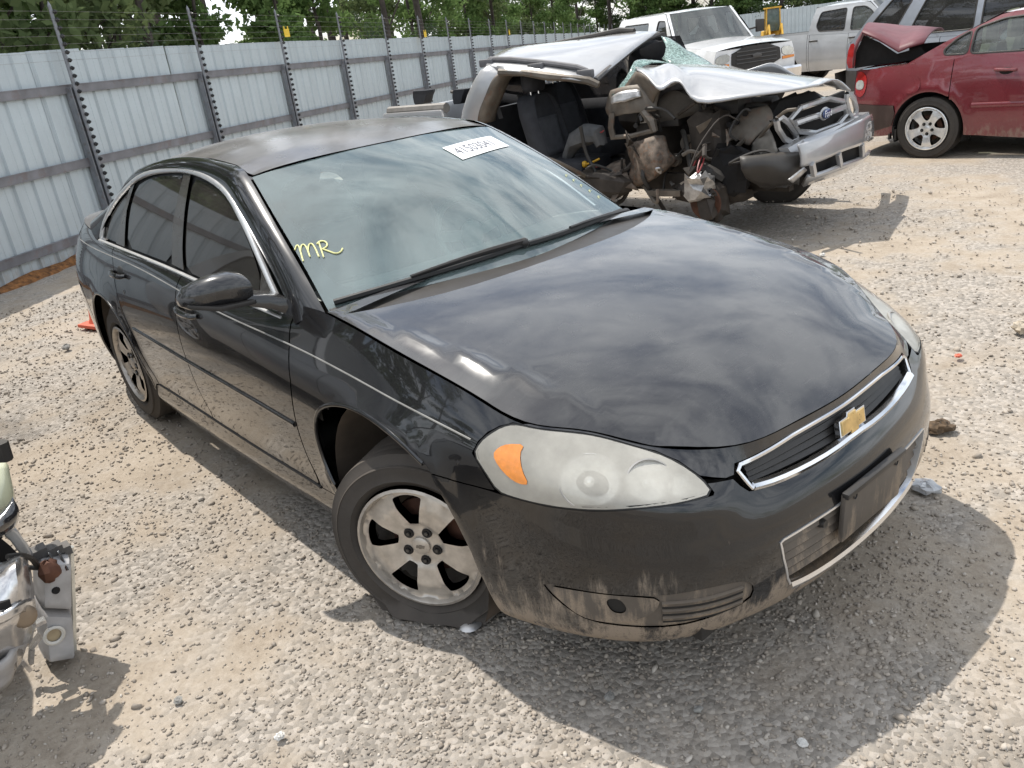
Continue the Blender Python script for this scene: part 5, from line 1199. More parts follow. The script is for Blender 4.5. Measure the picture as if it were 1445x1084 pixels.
w = MB(); c = rv['side'](np.array(-1.95), np.array(.875)); w.ball((c[0], c[1]+.012, c[2]), .07, 14, 7, (1.2, .3, .6)); w.build("handle_cup", CAVITY, red)
both_ribbon("side_moulding", rv['side'], [(-2.25, .56), (-1.46, .565)], half_round(.05, .012), RED, red, sc=(1, 1))
both_ribbon("side_moulding", rv['side'], [(-1.40, .565), (-.50, .57)], half_round(.05, .012), RED, red, sc=(1, 1))
panel("bumper_side", rv['side'], [[(-3.60, .22), (-3.10, .36), (-3.06, .50), (-3.08, .58), (-3.60, .60)]], mat("scuffed_bumper", (.035, .016, .016), .5, dust=.35), red, sc=(1, 1), step=.06, lip=.02, off=.012)
w = MB()
for k, (x, z, ln) in enumerate(((-3.08, .30, .10), (-3.05, .26, .12), (-3.12, .24, .06))): w.box((x, -.82, z), (.02, .05, ln))
w.build("torn_liner", BLACKPL, red)
panel("fuel_door", rv['side'], [chaikin([(-2.98, .70), (-2.98, .88), (-2.80, .88), (-2.80, .70)], 2)], RED, red, sc=(1, 1), step=.06, lip=.006, off=.003)
w = MB(); w.lathe([(0, -.012), (.06, -.010), (.075, 0)], 16, 'y', (-2.70, -.90, .90)); 

# --- silver minivan like wagon behind the red saloon
suv = thing("silver_wagon", "silver blue wagon with tinted windows and tall red tail light, behind the red sedan", "car", (-1.35, 12.35, float(drop(-3, 12.3))), math.radians(0))
ssp = dict(W=.93, bot=.28, nose=.9, tail=-3.98, plan=[(-3.98, .90), (-3.5, .97), (-2, 1.0), (.2, .97), (.9, .8)], top=[(-3.98, 1.10), (-2.5, 1.10), (-.6, 1.06), (.3, .98), (.9, .8)], crown=[(-4, 0), (-.5, .07), (.9, .04)],
    arches=[(0, .36, .42), (-2.95, .36, .42)], axles=[0, -2.95], wheelR=[.36, .36], doors=[-2.5, -1.4, -.4], panels=["quarter_panel", "rear_door", "front_door", "front_fender"], tops=[("hood", -.5, .9)],
    cab=dict(A0=-.5, A1=-1.3, C1=-3.35, C0=-3.95, zr=1.78, wr=.68, wb=.93, windows=[[(-.9, 1.14), (-1.35, 1.66), (-1.95, 1.70), (-1.95, 1.14)], [(-2.05, 1.14), (-2.05, 1.70), (-2.75, 1.70), (-3.0, 1.14)], [(-3.25, 1.14), (-2.98, 1.66), (-3.30, 1.68), (-3.50, 1.45), (-3.78, 1.14)]], glass=[DARKGLASS]*3, rwglass=DARKGLASS))
sv_ = vehicle(suv, SILVERBLUE, ssp)
both("tail_light", sv_['side'], [chaikin([(-3.97, .72), (-3.955, 1.07), (-3.86, 1.09), (-3.80, .9), (-3.80, .72)], 1)], RED_LENS, suv, sc=(1, 1), step=.06, lip=.015, off=.01)
w = MB(); w.loft([[(-4.10, y, .40), (-4.13, y, .66), (-3.95, y, .70)] for y in np.linspace(-.92, .92, 9)], False); w.build("bumper_cover", DARKGREY, suv)
both("bumper_corner", sv_['side'], [[(-3.97, .36), (-3.45, .36), (-3.40, .5), (-3.5, .66), (-3.97, .68)]], DARKGREY, suv, sc=(1, 1), step=.08, lip=.02, off=.012)
w = MB(); w.bar((-3.2, -.66, 1.83), (-1.5, -.66, 1.83), .04, .03); w.bar((-3.2, .66, 1.83), (-1.5, .66, 1.83), .04, .03); w.build("roof_rack", BLACKPL, suv)

# --- silver crew cab pickup
cc = thing("crew_cab_pickup", "silver crew cab pickup with dark windows, seen side on behind the wrecked truck", "pickup truck", (-6.95, 18.25, float(drop(-8.5, 18))), math.radians(3))
csp = dict(W=.925, bot=.36, nose=.75, tail=-4.45, plan=[(-4.45, .97), (-2, 1.0), (.2, .98), (.75, .85)], top=[(-4.45, 1.20), (-2.6, 1.20), (-1.0, 1.13), (-.5, 1.10), (.4, 1.04), (.75, .95)], crown=[(-4.5, 0), (-.5, .05), (.75, .03)],
    arches=[(0, .38, .45), (-3.2, .38, .45)], axles=[0, -3.2], wheelR=[.38, .38], doors=[-2.55, -2.50, -1.55, -.55], panels=["bed_side", "cab_corner", "rear_door", "front_door", "front_fender"], tops=[("hood", -.5, .75)],
    cab=dict(A0=-.45, A1=-1.15, C1=-2.42, C0=-2.55, zr=1.75, wr=.68, wb=.93, windows=[[(-.72, 1.17), (-1.1, 1.58), (-1.25, 1.665), (-1.52, 1.67), (-1.52, 1.19)], [(-1.66, 1.20), (-1.66, 1.67), (-2.28, 1.64), (-2.36, 1.35), (-2.28, 1.22)]], glass=[CARGLASS, DARKGLASS]))
cv = vehicle(cc, SILVER, csp)
for x in (-2.38, -1.42):
    w = MB(); c = cv['side'](np.array(x), np.array(1.03)); w.tube([(c[0]-.10, c[1]-.012, c[2]), (c[0]-.06, c[1]-.035, c[2]+.005), (c[0]+.06, c[1]-.035, c[2]+.005), (c[0]+.10, c[1]-.012, c[2])], .018, 7); w.build("door_handle", BLACKPL, cc)
w = MB(); w.loft([[(-.70, -.93, 1.20), (-.60, -.93, 1.20), (-.60, -.93, 1.36), (-.70, -.93, 1.36)], [(-.72, -1.13, 1.21), (-.62, -1.13, 1.21), (-.62, -1.13, 1.37), (-.72, -1.13, 1.37)]], True, True); w.build("mirror", CHROME, cc, bevel=.02)
w = MB(); w.box((-3.5, 0, 1.0), (1.85, 1.6, .05)); w.box((-4.42, 0, 1.0), (.06, 1.75, .44)); w.build("truck_bed", SILVER, cc)
seatrow(cc, -1.5, .9, (-.36, .36), BEIGE_CLOTH)

# --- white pickup with a cap, nose towards the wreck
wt = thing("white_pickup", "white pickup with dark grille, broken windshield and canopy, behind the wrecked truck's hood", "pickup truck", (-8.87, 13.50, float(drop(-9, 13))-.02), math.radians(-25))
wsp = dict(W=1.0, bot=.45, nose=.78, tail=-4.6, plan=[(-4.6, .98), (0, 1.0), (.5, .97), (.78, .90)], top=[(-4.6, 1.36), (-1.0, 1.34), (-.6, 1.32), (.3, 1.26), (.78, 1.20)], crown=[(-5, 0), (-.9, .07), (.78, .05)],
    arches=[(0, .42, .50), (-3.6, .42, .50)], axles=[0, -3.6], wheelR=[.41, .41], doors=[-2.3, -1.9, -.75], panels=["bed_side", "cab_corner", "front_door", "front_fender"], tops=[("hood", -.8, .78)], nose_bulge=.06,
    cab=dict(A0=-.80, A1=-1.45, C1=-3.9, C0=-4.3, zr=2.0, wr=.78, wb=.95, windows=[[(-1.12, 1.44), (-1.42, 1.86), (-1.78, 1.88), (-1.82, 1.44)], [(-2.25, 1.47), (-2.25, 1.86), (-3.6, 1.86), (-3.75, 1.47)]], glass=[DARKGLASS, CARGLASS]))
wv = vehicle(wt, WHITE, wsp)
NOSE = wv['nose']
def nose_panel(nm, q, m, off, lip=.03): return panel(nm, NOSE, [q], m, wt, sc=(1, 1), step=.08, lip=lip, off=off)
nose_panel("grille", chaikin([(-.60, .80), (.60, .80), (.62, 1.22), (-.62, 1.22)], 1), BLACKPL, .02)
for k in range(4): 
    z = .92+.07*k; w = MB(); w.tube([tuple(NOSE(np.array(s_), np.array(z))+np.array([.035, 0, 0])) for s_ in np.linspace(-.5, .5, 9)], .012, 5); w.build("grille_slat", DARKGREY, wt)
w = MB(); w.ball(tuple(NOSE(np.array(0.), np.array(1.03))+np.array([.045, 0, 0])), .07, 12, 6, (.2, 1.5, .7)); w.build("grille_badge", DARKGREY, wt)
for sg in (-1, 1):
    nose_panel("headlight", chaikin([(sg*.66, .95), (sg*.66, 1.13), (sg*.97, 1.11), (sg*.985, .96)], 1), CLEARL, .015); nose_panel("turn_signal", [(sg*.66, .885), (sg*.66, .94), (sg*.98, .945), (sg*.98, .90)], AMBER, .012)
w = MB(); w.loft([[(.80+a*(1-.25*abs(s_)**3), s_, z) for a, z in ((.02, .52), (.12, .54), (.14, .70), (.10, .74), (.0, .74))] for s_ in np.linspace(-.98, .98, 13)], False); w.build("chrome_bumper", CHROME, wt)
w = MB(); w.box((.97, .12, .66), (.02, .42, .12)); w.build("plate", mat("pale_plate", (.5, .5, .47), .5), wt)
for sg in (-1, 1):
    w = MB(); w.loft([[(-.98, sg*1.08, 1.40), (-.90, sg*1.08, 1.40), (-.90, sg*1.08, 1.66), (-.98, sg*1.08, 1.66)], [(-1.0, sg*1.28, 1.41), (-.92, sg*1.28, 1.41), (-.92, sg*1.28, 1.65), (-1.0, sg*1.28, 1.65)]], True, True); w.bar((-.95, sg*.92, 1.48), (-.95, sg*1.1, 1.5), .05, .04); w.build("mirror", BLACKPL, wt, bevel=.02)
w = MB(); w.box((-1.15, 0, 1.34), (.5, 1.5, .1)); w.build("dashboard", DASHM, wt); seatrow(wt, -2.0, 1.05, (-.42, .42), GREY_CLOTH)
# --- cars glimpsed between the two pickups
def far_car(label, loc, rz, P, zr=1.42, cat="car", name="parked_car"):
    t = thing(name, label, cat, (loc[0], loc[1], float(drop(loc[0], loc[1]))), rz)
    vehicle(t, P, dict(W=.88, bot=.22, nose=.85, tail=-3.6, plan=[(-3.6, .85), (-3, .97), (0, .98), (.85, .8)], top=[(-3.6, .95), (-2.6, 1.0), (-.6, .96), (.85, .72)], crown=[(-4, .03), (-.5, .07), (.85, .04)],
      arches=[(0, .32, .39), (-2.68, .32, .39)], axles=[0, -2.68], wheelR=[.32, .32], doors=[-2.3, -1.4, -.4], panels=["quarter_panel", "rear_door", "front_door", "front_fender"], tops=[("hood", -.5, .85), ("trunk_lid", -3.6, -2.8)],
      cab=dict(A0=-.5, A1=-1.25, C1=-2.2, C0=-2.9, zr=zr, wr=.6, wb=.92, windows=[[(-.85, 1.02), (-1.3, zr-.08), (-1.7, zr-.06), (-1.7, 1.03)], [(-1.8, 1.03), (-1.8, zr-.06), (-2.2, zr-.09), (-2.45, 1.04)]], glass=[CARGLASS]*2)))
    return t
far_car("white car with a dark roof glimpsed between the white pickup and the silver pickup", (-17.5, 26.4), math.radians(20), WHITE, 1.5)
far_car("pale silver car farther back beside the white pickup's mirror", (-20.5, 26.5), math.radians(10), SILVER, 1.42)
far_car("dusty maroon car low behind the white pickup's hood", (-12.9, 21.2), math.radians(12), RED, 1.40)
# ---------------------------------------------------------------- yellow machines far off
YEL = mat("machine_yellow", (.62, .36, .03), .45, var=.2, scale=3, dust=.25)
BROWNM = mat("machine_brown", (.22, .13, .07), .6, rust=.4, var=.3)
CABGL = glass_mat("machine_glass", (.10, .16, .14), dust=.5, dustcol=(.22, .30, .27))
def machine(label, x, y, rz, sc=1., cabm=YEL, tall=1.):
    t = thing("construction_machine", label, "machine", (x, y, float(drop(x, y))), rz); t.scale = (sc, sc, sc)
    w = MB(); w.box((-.9, 0, 1.25), (2.2, 1.7, 1.0), taper=.9); w.box((-1.7, 0, 1.5), (.7, 1.5, .5), taper=.8); w.build("engine_body", YEL, t, bevel=.05)
    w = MB(); w.box((.7, 0, 1.0), (1.2, 1.1, .5)); w.build("chassis", cabm, t, bevel=.04)
    w = MB(); w.box((.35, 0, 2.15+.4*tall), (1.25, 1.25, 1.5*tall), taper=.9); w.build("cab_glass", CABGL, t, bevel=.03)
    w = MB(); zt = 2.15+1.15*tall
    for a in (-.64, .64):
        for b in (-.64, .64): w.bar((.35+a, b, 1.4), (.35+a*.9, b*.9, zt), .10, .10)
    w.box((.35, 0, zt+.04), (1.45, 1.45, .12)); w.build("cab_frame", cabm, t)
    for sg in (-1, 1):
        w = MB(); w.bar((.9, sg*.55, 1.5), (2.3, sg*.55, 2.2), .16, .30); w.bar((2.3, sg*.55, 2.2), (3.3, sg*.55, .9), .14, .26); w.build("loader_arm", YEL, t)
    w = MB(); w.loft([[(3.2, s_, .45), (3.9, s_, .35), (4.0, s_, .5), (3.5, s_, 1.2), (3.3, s_, 1.2)] for s_ in (-1.1, 1.1)], True, True); w.build("bucket", YEL, t)
    w = MB(); w.tube([(-1.2, .3, 1.6), (-1.2, .3, 2.5)], .07, 8); w.build("exhaust", BLACKPL, t)
    for cx in (-1.2, 1.5):
        for sg in (-1, 1):
            w = MB(); w.lathe([(.25, -.22), (.5, -.24), (.66, -.18), (.68, 0), (.66, .18), (.5, .24), (.25, .22)], 20, 'y', (cx, sg*.95, .68)); wh = w.build("wheel", TYRE, t); w = MB(); w.lathe([(0, -.12), (.26, -.16), (.26, .16), (0, .12)], 14, 'y', (cx, sg*.95, .68)); w.build("wheel_hub", YEL, wh)
    return t
machine("yellow loader with a tall green glass cab, far beyond the white pickup", -27.2, 43.2, math.radians(-50), .62, YEL, 1.3)
machine("yellow loader far behind the silver pickup's cab", -21.5, 44.5, math.radians(-140), .66)
machine("yellow loader at the far right behind the wagon", -14.5, 44.5, math.radians(-60), .66)
machine("brown framed machine with a murky green cab, left of the loaders", -33, 43, math.radians(-30), .68, BROWNM, 1.35)
# a few trees across the yard to the right of the sedan, mirrored in its doors and windows
for i, (x, y, k) in enumerate(((-24, -19, 'broad_a'), (-19, -24, 'pine_a'), (-13, -21, 'olive_a'), (-31, -16, 'pine_b'), (-5, -27, 'broad_a'))):
    cm, tm = kinds[k]; nm, lab, cat = KN[k]; t = thing(nm, LOOK[k]+" across the yard, mirrored in the black sedan's side", cat, (x, y, -.1), i*1.1, "trees mirrored in the sedan")
    a = bpy.data.objects.new("trunk", tm); COL.objects.link(a); a.parent = t; b = bpy.data.objects.new("crown", cm); COL.objects.link(b); b.parent = t
# ---------------------------------------------------------------- the wrecked truck
wk = thing("wrecked_pickup", "wrecked silver pickup with its side torn open and crumpled hood, beside the black sedan", "pickup truck", (-2.45, 4.42, 0), math.radians(8))
WSIL = vpaint("wreck_silver", (.40, .405, .415), .33, .3, dust=.2)
WSIL.name = "wreck_silver"
RAWM = mat("torn_sheet_metal", (.125, .108, .09), .55, .25, var=.5, scale=6, dust=.3, rust=.45, bump=.8, bscale=35)
RUSTM = mat("rusty_panel", (.13, .10, .078), .7, .15, var=.75, scale=16, rust=.8, dust=.2, bump=.8, bscale=35)
GRIME = mat("engine_grime", (.030, .025, .021), .7, .1, var=.6, scale=9, dust=.25, dustcol=(.16, .12, .09))
SEATM = mat("charcoal_seat", (.030, .031, .036), .85, var=.25, bump=.3, bscale=160)
SEATL = mat("seat_insert", (.060, .062, .070), .85, var=.2, bump=.3, bscale=160)
BELTM = mat("seat_belt", (.13, .13, .135), .7)
FOIL = mat("crushed_alloy", (.45, .44, .43), .35, .8, var=.4, scale=14)
WIREM = mat("red_wire", (.28, .05, .05), .5, var=.3)
YELP = mat("yellow_plastic", (.70, .40, .03), .45)
FORDB = mat("blue_oval", (.02, .05, .16), .25, coat=.6)
def _shard():
    t = NT("shattered_glass"); v = t.N("ShaderNodeTexVoronoi", feature='DISTANCE_TO_EDGE'); v.inputs['Scale'].default_value = 28; t.L(t.coord(), v.inputs['Vector'])
    e = t.smooth(v.outputs['Distance'], .09, .0); f = t.math('ADD', t.math('MULTIPLY', e, .5), t.math('ADD', t.math('MULTIPLY', t.noise(7, 5), .5), .12), clamp=True)
    tr = t.N("ShaderNodeBsdfTransparent"); tr.inputs[0].default_value = (.55, .74, .68, 1); d = t.N("ShaderNodeBsdfDiffuse"); d.inputs[0].default_value = (.42, .58, .53, 1)
    g = t.N("ShaderNodeBsdfGlossy"); g.inputs['Roughness'].default_value = .15; fr = t.N("ShaderNodeFresnel"); fr.inputs[0].default_value = 1.5
    return t.done(t.mixs(fr.outputs[0], t.mixs(f, tr.outputs[0], d.outputs[0]), g.outputs[0]))
SHARD = _shard()
def interp_rows(rows, n=5, m=5, jit=0., seed=1):
    """smooth grid through rows of 3-D points"""
    R = np.array(rows, float); k, l = R.shape[:2]
    A_ = Spl(np.linspace(0, 1, l), R.transpose(1, 0, 2).reshape(l, -1))(np.linspace(0, 1, (l-1)*n+1)).reshape(-1, k, 3) if l > 2 else np.stack([R[:, 0]*(1-t)+R[:, 1]*t for t in np.linspace(0, 1, n+1)])
    B_ = Spl(np.linspace(0, 1, k), A_.transpose(1, 0, 2).reshape(k, -1))(np.linspace(0, 1, (k-1)*m+1)).reshape(-1, A_.shape[0], 3) if k > 2 else np.stack([A_[:, 0]*(1-t)+A_[:, 1]*t for t in np.linspace(0, 1, m+1)])
    if jit: B_ = B_+np.random.default_rng(seed).normal(0, jit, B_.shape)
    return [[tuple(p) for p in r] for r in B_]
def sheet(name, rows, m, parent=wk, th=.012, n=4, k=4, jit=0., sharp=35, seed=1, lin=False):
    rj = np.random.default_rng(seed); rows = [[tuple(np.array(p)+rj.normal(0, jit*1.3, 3)) for p in r] for r in rows] if jit else rows
    g = rows if lin else interp_rows(rows, n, k, jit*.22, seed)
    o = MB().loft(g, False).build(name, m, parent, sharp=sharp)
    if th: q = o.modifiers.new("solid", 'SOLIDIFY'); q.thickness = th; q.offset = 0
    return o
# cab: pillar, roof, rails
out_ = [(-2.568, -0.84, 1.073), (-2.518, -0.84, 1.173), (-2.43, -0.83, 1.314), (-2.35, -0.81, 1.424), (-2.274, -0.77, 1.518), (-2.218, -0.7, 1.564)]
inn_ = [(-2.356, -0.82, 1.049), (-2.306, -0.82, 1.16), (-2.215, -0.81, 1.286), (-2.138, -0.79, 1.402), (-2.09, -0.75, 1.458), (-2.047, -0.7, 1.488)]
w = MB(); rings = []
for a, b in zip(out_, inn_):
    a = np.array(a); b = np.array(b); m_ = (a+b)/2+np.array([0, -.025, 0]); rings.append([tuple(a+np.array([-.03, .12, 0])), tuple(a), tuple(a*.7+m_*.3+np.array([0, -.012, 0])), tuple(m_), tuple(b), tuple(b+np.array([.01, .10, 0]))])
w.loft(rings, True, True); w.build("rear_pillar", WSIL, wk, sharp=50)
sheet("pillar_inner", [[tuple(np.array(b)+np.array([.0, .0, 0])), tuple(np.array(b)+np.array([.05, .05, -.02])), tuple(np.array(b)+np.array([.05, .2, -.02]))] for b in inn_], RAWM)
near = [(-2.252, -0.66, 1.576), (-1.905, -0.65, 1.528), (-1.576, -0.64, 1.471), (-1.28, -0.63, 1.412), (-1.029, -0.62, 1.333)]
far = [(-2.879, 0.6, 1.616), (-2.354, 0.6, 1.635), (-1.885, 0.6, 1.654), (-1.49, 0.6, 1.662), (-1.137, 0.6, 1.634)]
mid1 = [tuple(np.array(a)*.72+np.array(b)*.28+np.array([0, 0, h])) for a, b, h in zip(near, far, (.05, .06, .05, .03, .0))]
mid2 = [tuple(np.array(a)*.38+np.array(b)*.62+np.array([0, 0, h])) for a, b, h in zip(near, far, (.06, .07, .06, .04, .01))]
edge = [tuple(np.array(a)+np.array([0, -.06, -.05])) for a in near]
sheet("roof", [edge, near, mid1, mid2, far], WSIL, n=4, k=4, th=.02, jit=.0015)
w = MB(); w.tube([(-1.031, -0.64, 1.324), (-1.07, -0.4, 1.384), (-1.112, -0.15, 1.44), (-1.147, 0.15, 1.52), (-1.16, 0.4, 1.582), (-1.134, 0.62, 1.619)], [.03, .028, .026, .024, .024, .024], 7); w.build("windshield_header", DARKGREY, wk)
w = MB(); w.tube([(-2.041, -0.76, 1.481), (-1.736, -0.76, 1.453), (-1.456, -0.75, 1.401), (-1.264, -0.74, 1.375), (-1.048, -0.7, 1.332), (-0.967, -0.68, 1.289)], [.035, .03, .04, .03, .035, .03], 7); w.build("door_header", RAWM, wk)
sheet("crumpled_header", [[(-2.094, -0.74, 1.54), (-1.704, -0.74, 1.485), (-1.549, -0.73, 1.448), (-1.314, -0.72, 1.418), (-1.037, -0.68, 1.353)], [(-2.03, -0.78, 1.489), (-1.719, -0.78, 1.454), (-1.543, -0.74, 1.376), (-1.266, -0.76, 1.371), (-0.99, -0.7, 1.299)]], WSIL, jit=.004)
RACK = mat("roof_rack_grey", (.13, .13, .14), .5, dust=.25)
w = MB(); w.tube([(-2.301, -0.68, 1.569), (-2.229, -0.66, 1.6), (-1.994, -0.64, 1.579), (-1.504, -0.62, 1.5), (-1.234, -0.61, 1.448), (-1.136, -0.61, 1.411), (-1.064, -0.62, 1.366)], [.018, .026, .026, .026, .026, .024, .016], 8); rk = w.build("roof_rack", RACK, wk)
for q in ((-2.263, -0.67, 1.571), (-1.676, -0.65, 1.486), (-1.132, -0.63, 1.389)):
    w = MB(); w.box((q[0], q[1]-.01, q[2]), (.17, .05, .07)); w.build("rack_foot", RACK, rk, bevel=.015)
w = MB(); w.tube([(-2.858, 0.6, 1.622), (-2.353, 0.6, 1.649), (-1.883, 0.6, 1.674), (-1.573, 0.6, 1.697), (-1.405, 0.6, 1.673)], .028, 8); w.build("roof_rack", BLACKPL, wk)
for i_ in range(3): 
    w = MB(); c = np.array(mid1[1])*(1-i_*.4)+np.array(mid1[3])*(i_*.4); w.box((c[0], c[1]+.12, c[2]+.010), (.10, .03, .012)); w.build("roof_rib", RACK, wk)
# interior
w = MB(); w.box((-1.8, 0, .42), (1.7, 1.45, .1)); w.build("cab_floor", CAVITY, wk)
w = MB(); w.box((-2.66, 0.1, .80), (.06, 1.4, .62)); w.build("cab_back", SEATM, wk)
sheet("rear_window", [[(-2.46, -.62, 1.12), (-2.36, -.58, 1.48)], [(-2.62, .0, 1.12), (-2.56, .0, 1.56)], [(-2.66, .66, 1.12), (-2.62, .60, 1.58)]], DARKGLASS, th=0)
w = MB(); w.tube([(-2.34, -.62, 1.49), (-2.52, -.2, 1.55), (-2.60, .2, 1.57), (-2.64, .62, 1.58)], .045, 6); w.build("rear_header", CAVITY, wk)
sheet("far_door", [[(-2.6, .80, .45), (-1.6, .82, .45), (-.7, .80, .45)], [(-2.6, .82, 1.08), (-1.6, .82, 1.08), (-.7, .80, 1.08)]], SEATM)
sheet("far_window", [[(-2.5, .80, 1.05), (-1.6, .80, 1.05), (-.75, .80, 1.05)], [(-2.5, .70, 1.58), (-1.6, .70, 1.60), (-.95, .70, 1.58)]], DARKGLASS, th=0)
sheet("headlining", [[(-2.5, -.55, 1.47), (-1.8, -.55, 1.40), (-1.2, -.55, 1.30)], [(-2.55, .1, 1.53), (-1.8, .1, 1.53), (-1.25, .1, 1.45)], [(-2.6, .58, 1.56), (-1.8, .58, 1.57), (-1.1, .58, 1.56)]], CAVITY, th=0)
for x in (-2.55, -1.55): 
    w = MB(); w.tube([(x, .80, 1.05), (x+.05, .70, 1.60)], .04, 6); w.build("far_pillar", CAVITY, wk)
def bucket(x, y, lean=.22, z0=.62):
    g = []
    for h, k, dx in ((-.08, .92, .02), (.05, 1.0, 0), (.25, 1.0, -.05), (.45, .97, -.11), (.58, .80, -.15), (.63, .5, -.17)):
        g.append([(x+dx+a, y+b*.26*k, z0+h) for b, a in ((-1, 0), (-.93, .07), (-.72, .10), (-.66, .055), (0, .045), (.66, .055), (.72, .10), (.93, .07), (1, 0), (.8, -.11), (-.8, -.11))])
    w = MB(); w.loft(g, True, True); st = w.build("seat", SEATM, wk, sharp=50)
    sheet("seat_insert", [[(x+.062-.05*(h/.2)**1.0, y+b*.155, z0+h) for b in (-1, 0, 1)] for h in (.06, .24, .42)], SEATL, st, th=.012)
    w = MB(); w.loft([[(x-.17+a, y+b*.15*k, z0+h) for b, a in ((-1, 0), (-.7, .07), (.7, .07), (1, 0), (.7, -.06), (-.7, -.06))] for h, k in ((.66, .75), (.70, 1), (.80, 1), (.86, .8), (.88, .5))], True, True); w.build("headrest", SEATM, st, sharp=60)
    w = MB(); 
    for b in (-.06, .06): w.tube([(x-.16, y+b, z0+.58), (x-.165, y+b, z0+.72)], .008, 6)
    w.build("headrest_post", CHROME, st)
    w = MB(); w.box((x+.26, y, z0-.06), (.52, .50, .17)); w.build("seat_cushion", SEATM, st, bevel=.05)
bucket(-1.78, -.40, z0=.60); bucket(-2.10, .36, z0=.64)
w = MB(); w.loft([[a, tuple(np.array(a)+np.array([.02, .045, 0]))] for a in ((-2.588, -0.35, 1.296), (-2.513, -0.38, 1.178), (-2.454, -0.4, 1.017))], False); w.build("seat_belt", BELTM, wk)
w = MB(); w.loft([[a, tuple(np.array(a)+np.array([.03, .045, 0]))] for a in ((-2.394, -0.15, 1.218), (-2.272, -0.18, 1.034), (-2.136, -0.22, 0.767))], False); w.build("seat_belt", BELTM, wk)
# crushed dash and footwell
sheet("dash_frame", [[(-0.935, -0.55, 1.224), (-0.763, -0.6, 1.255), (-0.581, -0.6, 1.267), (-0.438, -0.55, 1.24)], [(-0.973, -0.58, 1.097), (-0.75, -0.64, 1.106), (-0.567, -0.64, 1.109), (-0.442, -0.6, 1.132)], [(-0.953, -0.58, 0.986), (-0.801, -0.62, 1.01), (-0.574, -0.64, 1.027), (-0.444, -0.62, 1.031)]], RAWM, jit=.007, seed=3)
w = MB(); w.tube([(-0.89, -0.62, 1.038), (-0.902, -0.64, 0.92), (-0.895, -0.62, 0.818)], .028, 6); w.tube([(-0.551, -0.64, 1.038), (-0.459, -0.66, 0.955), (-0.437, -0.66, 0.872)], [.03, .04, .03], 6); w.tube([(-0.894, -0.62, 0.83), (-0.67, -0.66, 0.843), (-0.436, -0.66, 0.884)], .022, 6); w.build("dash_bracket", RAWM, wk)
sheet("torn_firewall", [[(-0.764, -0.62, 0.753), (-0.578, -0.66, 0.805), (-0.418, -0.68, 0.863), (-0.367, -0.62, 0.805)], [(-0.703, -0.66, 0.624), (-0.516, -0.74, 0.655), (-0.357, -0.74, 0.683), (-0.293, -0.66, 0.704)], [(-0.729, -0.66, 0.499), (-0.498, -0.76, 0.532), (-0.366, -0.74, 0.552), (-0.281, -0.62, 0.613)], [(-0.704, -0.64, 0.407), (-0.574, -0.7, 0.42), (-0.465, -0.68, 0.491), (-0.367, -0.6, 0.549)]], RUSTM, jit=.010, seed=4, sharp=30)
sheet("floor_pan", [[(-1.221, -0.5, 0.479), (-1.049, -0.5, 0.571), (-0.856, -0.5, 0.608)], [(-1.067, -0.66, 0.472), (-0.868, -0.7, 0.519), (-0.699, -0.68, 0.515)], [(-0.971, -0.72, 0.446), (-0.773, -0.74, 0.426), (-0.621, -0.7, 0.395)]], RUSTM, jit=.012, seed=5, sharp=25)
w = MB(); rr_ = np.random.default_rng(8)
w.ball((-0.376, -0.72, 0.584), .045, 8, 6); w.v = [tuple(np.array(q)+rr_.normal(0, .008, 3)) for q in w.v]; w.build("crushed_bracket", FOIL, wk, sharp=20)
w = MB(); w.tube([(-1.58, -0.45, 0.632), (-1.436, -0.48, 0.781), (-1.28, -0.5, 0.846), (-1.127, -0.52, 0.845), (-1.097, -0.52, 0.749)], [.05, .085, .10, .085, .05], 10); w.v = [tuple(np.array(q)+rr_.normal(0, .006, 3)) for q in w.v]; w.build("airbag", mat("grey_airbag", (.10, .10, .10), .9, var=.3), wk)
w = MB(); w.ball((-1.26, -0.6, 0.59), .032, 8, 6); w.tube([(-1.235, -0.6, 0.59), (-1.151, -0.6, 0.616), (-1.098, -0.58, 0.637)], .01, 5); w.build("yellow_connector", YELP, wk)
for k, pth in enumerate(([(-1.31, -0.5, 0.873), (-1.178, -0.52, 0.897), (-1.08, -0.55, 0.861), (-1.046, -0.55, 0.885)], [(-1.192, -0.6, 0.538), (-1.084, -0.62, 0.58), (-1.045, -0.6, 0.551)], [(0.079, -0.72, 0.76), (0.068, -0.8, 0.667), (0.084, -0.88, 0.602), (0.104, -0.92, 0.542)], [(0.066, -0.72, 0.755), (0.028, -0.8, 0.656), (-0.001, -0.8, 0.599)], [(0.051, -0.72, 0.721), (0.095, -0.78, 0.652), (0.106, -0.9, 0.572)])):
    w = MB(); w.tube(chaikin(pth, 2, False), .007, 5); w.build("loose_wire", WIREM, wk)
# engine bay mass
def lumpy(name, boxes, m, seed, jit=.02):
    rr = np.random.default_rng(seed); w = MB()
    for c, d in boxes:
        q = MB(); q.ball((0, 0, 0), .5, 10, 7); q.v = [(c[0]+d[0]*math.copysign(abs(x*2)**.6/2, x)+rr.normal(0, jit), c[1]+d[1]*math.copysign(abs(y*2)**.6/2, y)+rr.normal(0, jit), c[2]+d[2]*math.copysign(abs(z*2)**.6/2, z)+rr.normal(0, jit)) for x, y, z in q.v]; w.add(q.v, q.f)
    return w.build(name, m, wk, sharp=25)
lumpy("engine", [((.0, .10, .72), (.75, .7, .6))], GRIME, 1)
lumpy("gearbox", [((-.75, .05, .52), (.9, .5, .42))], GRIME, 2)
lumpy("radiator_pack", [((.50, .05, .76), (.16, 1.2, .55))], CAVITY, 3, .01)
lumpy("strut_tower", [((.02, -.50, .78), (.34, .28, .50))], GRIME, 4)
lumpy("axle_arm", [((.05, -.62, .36), (.75, .24, .16))], GRIME, 5)
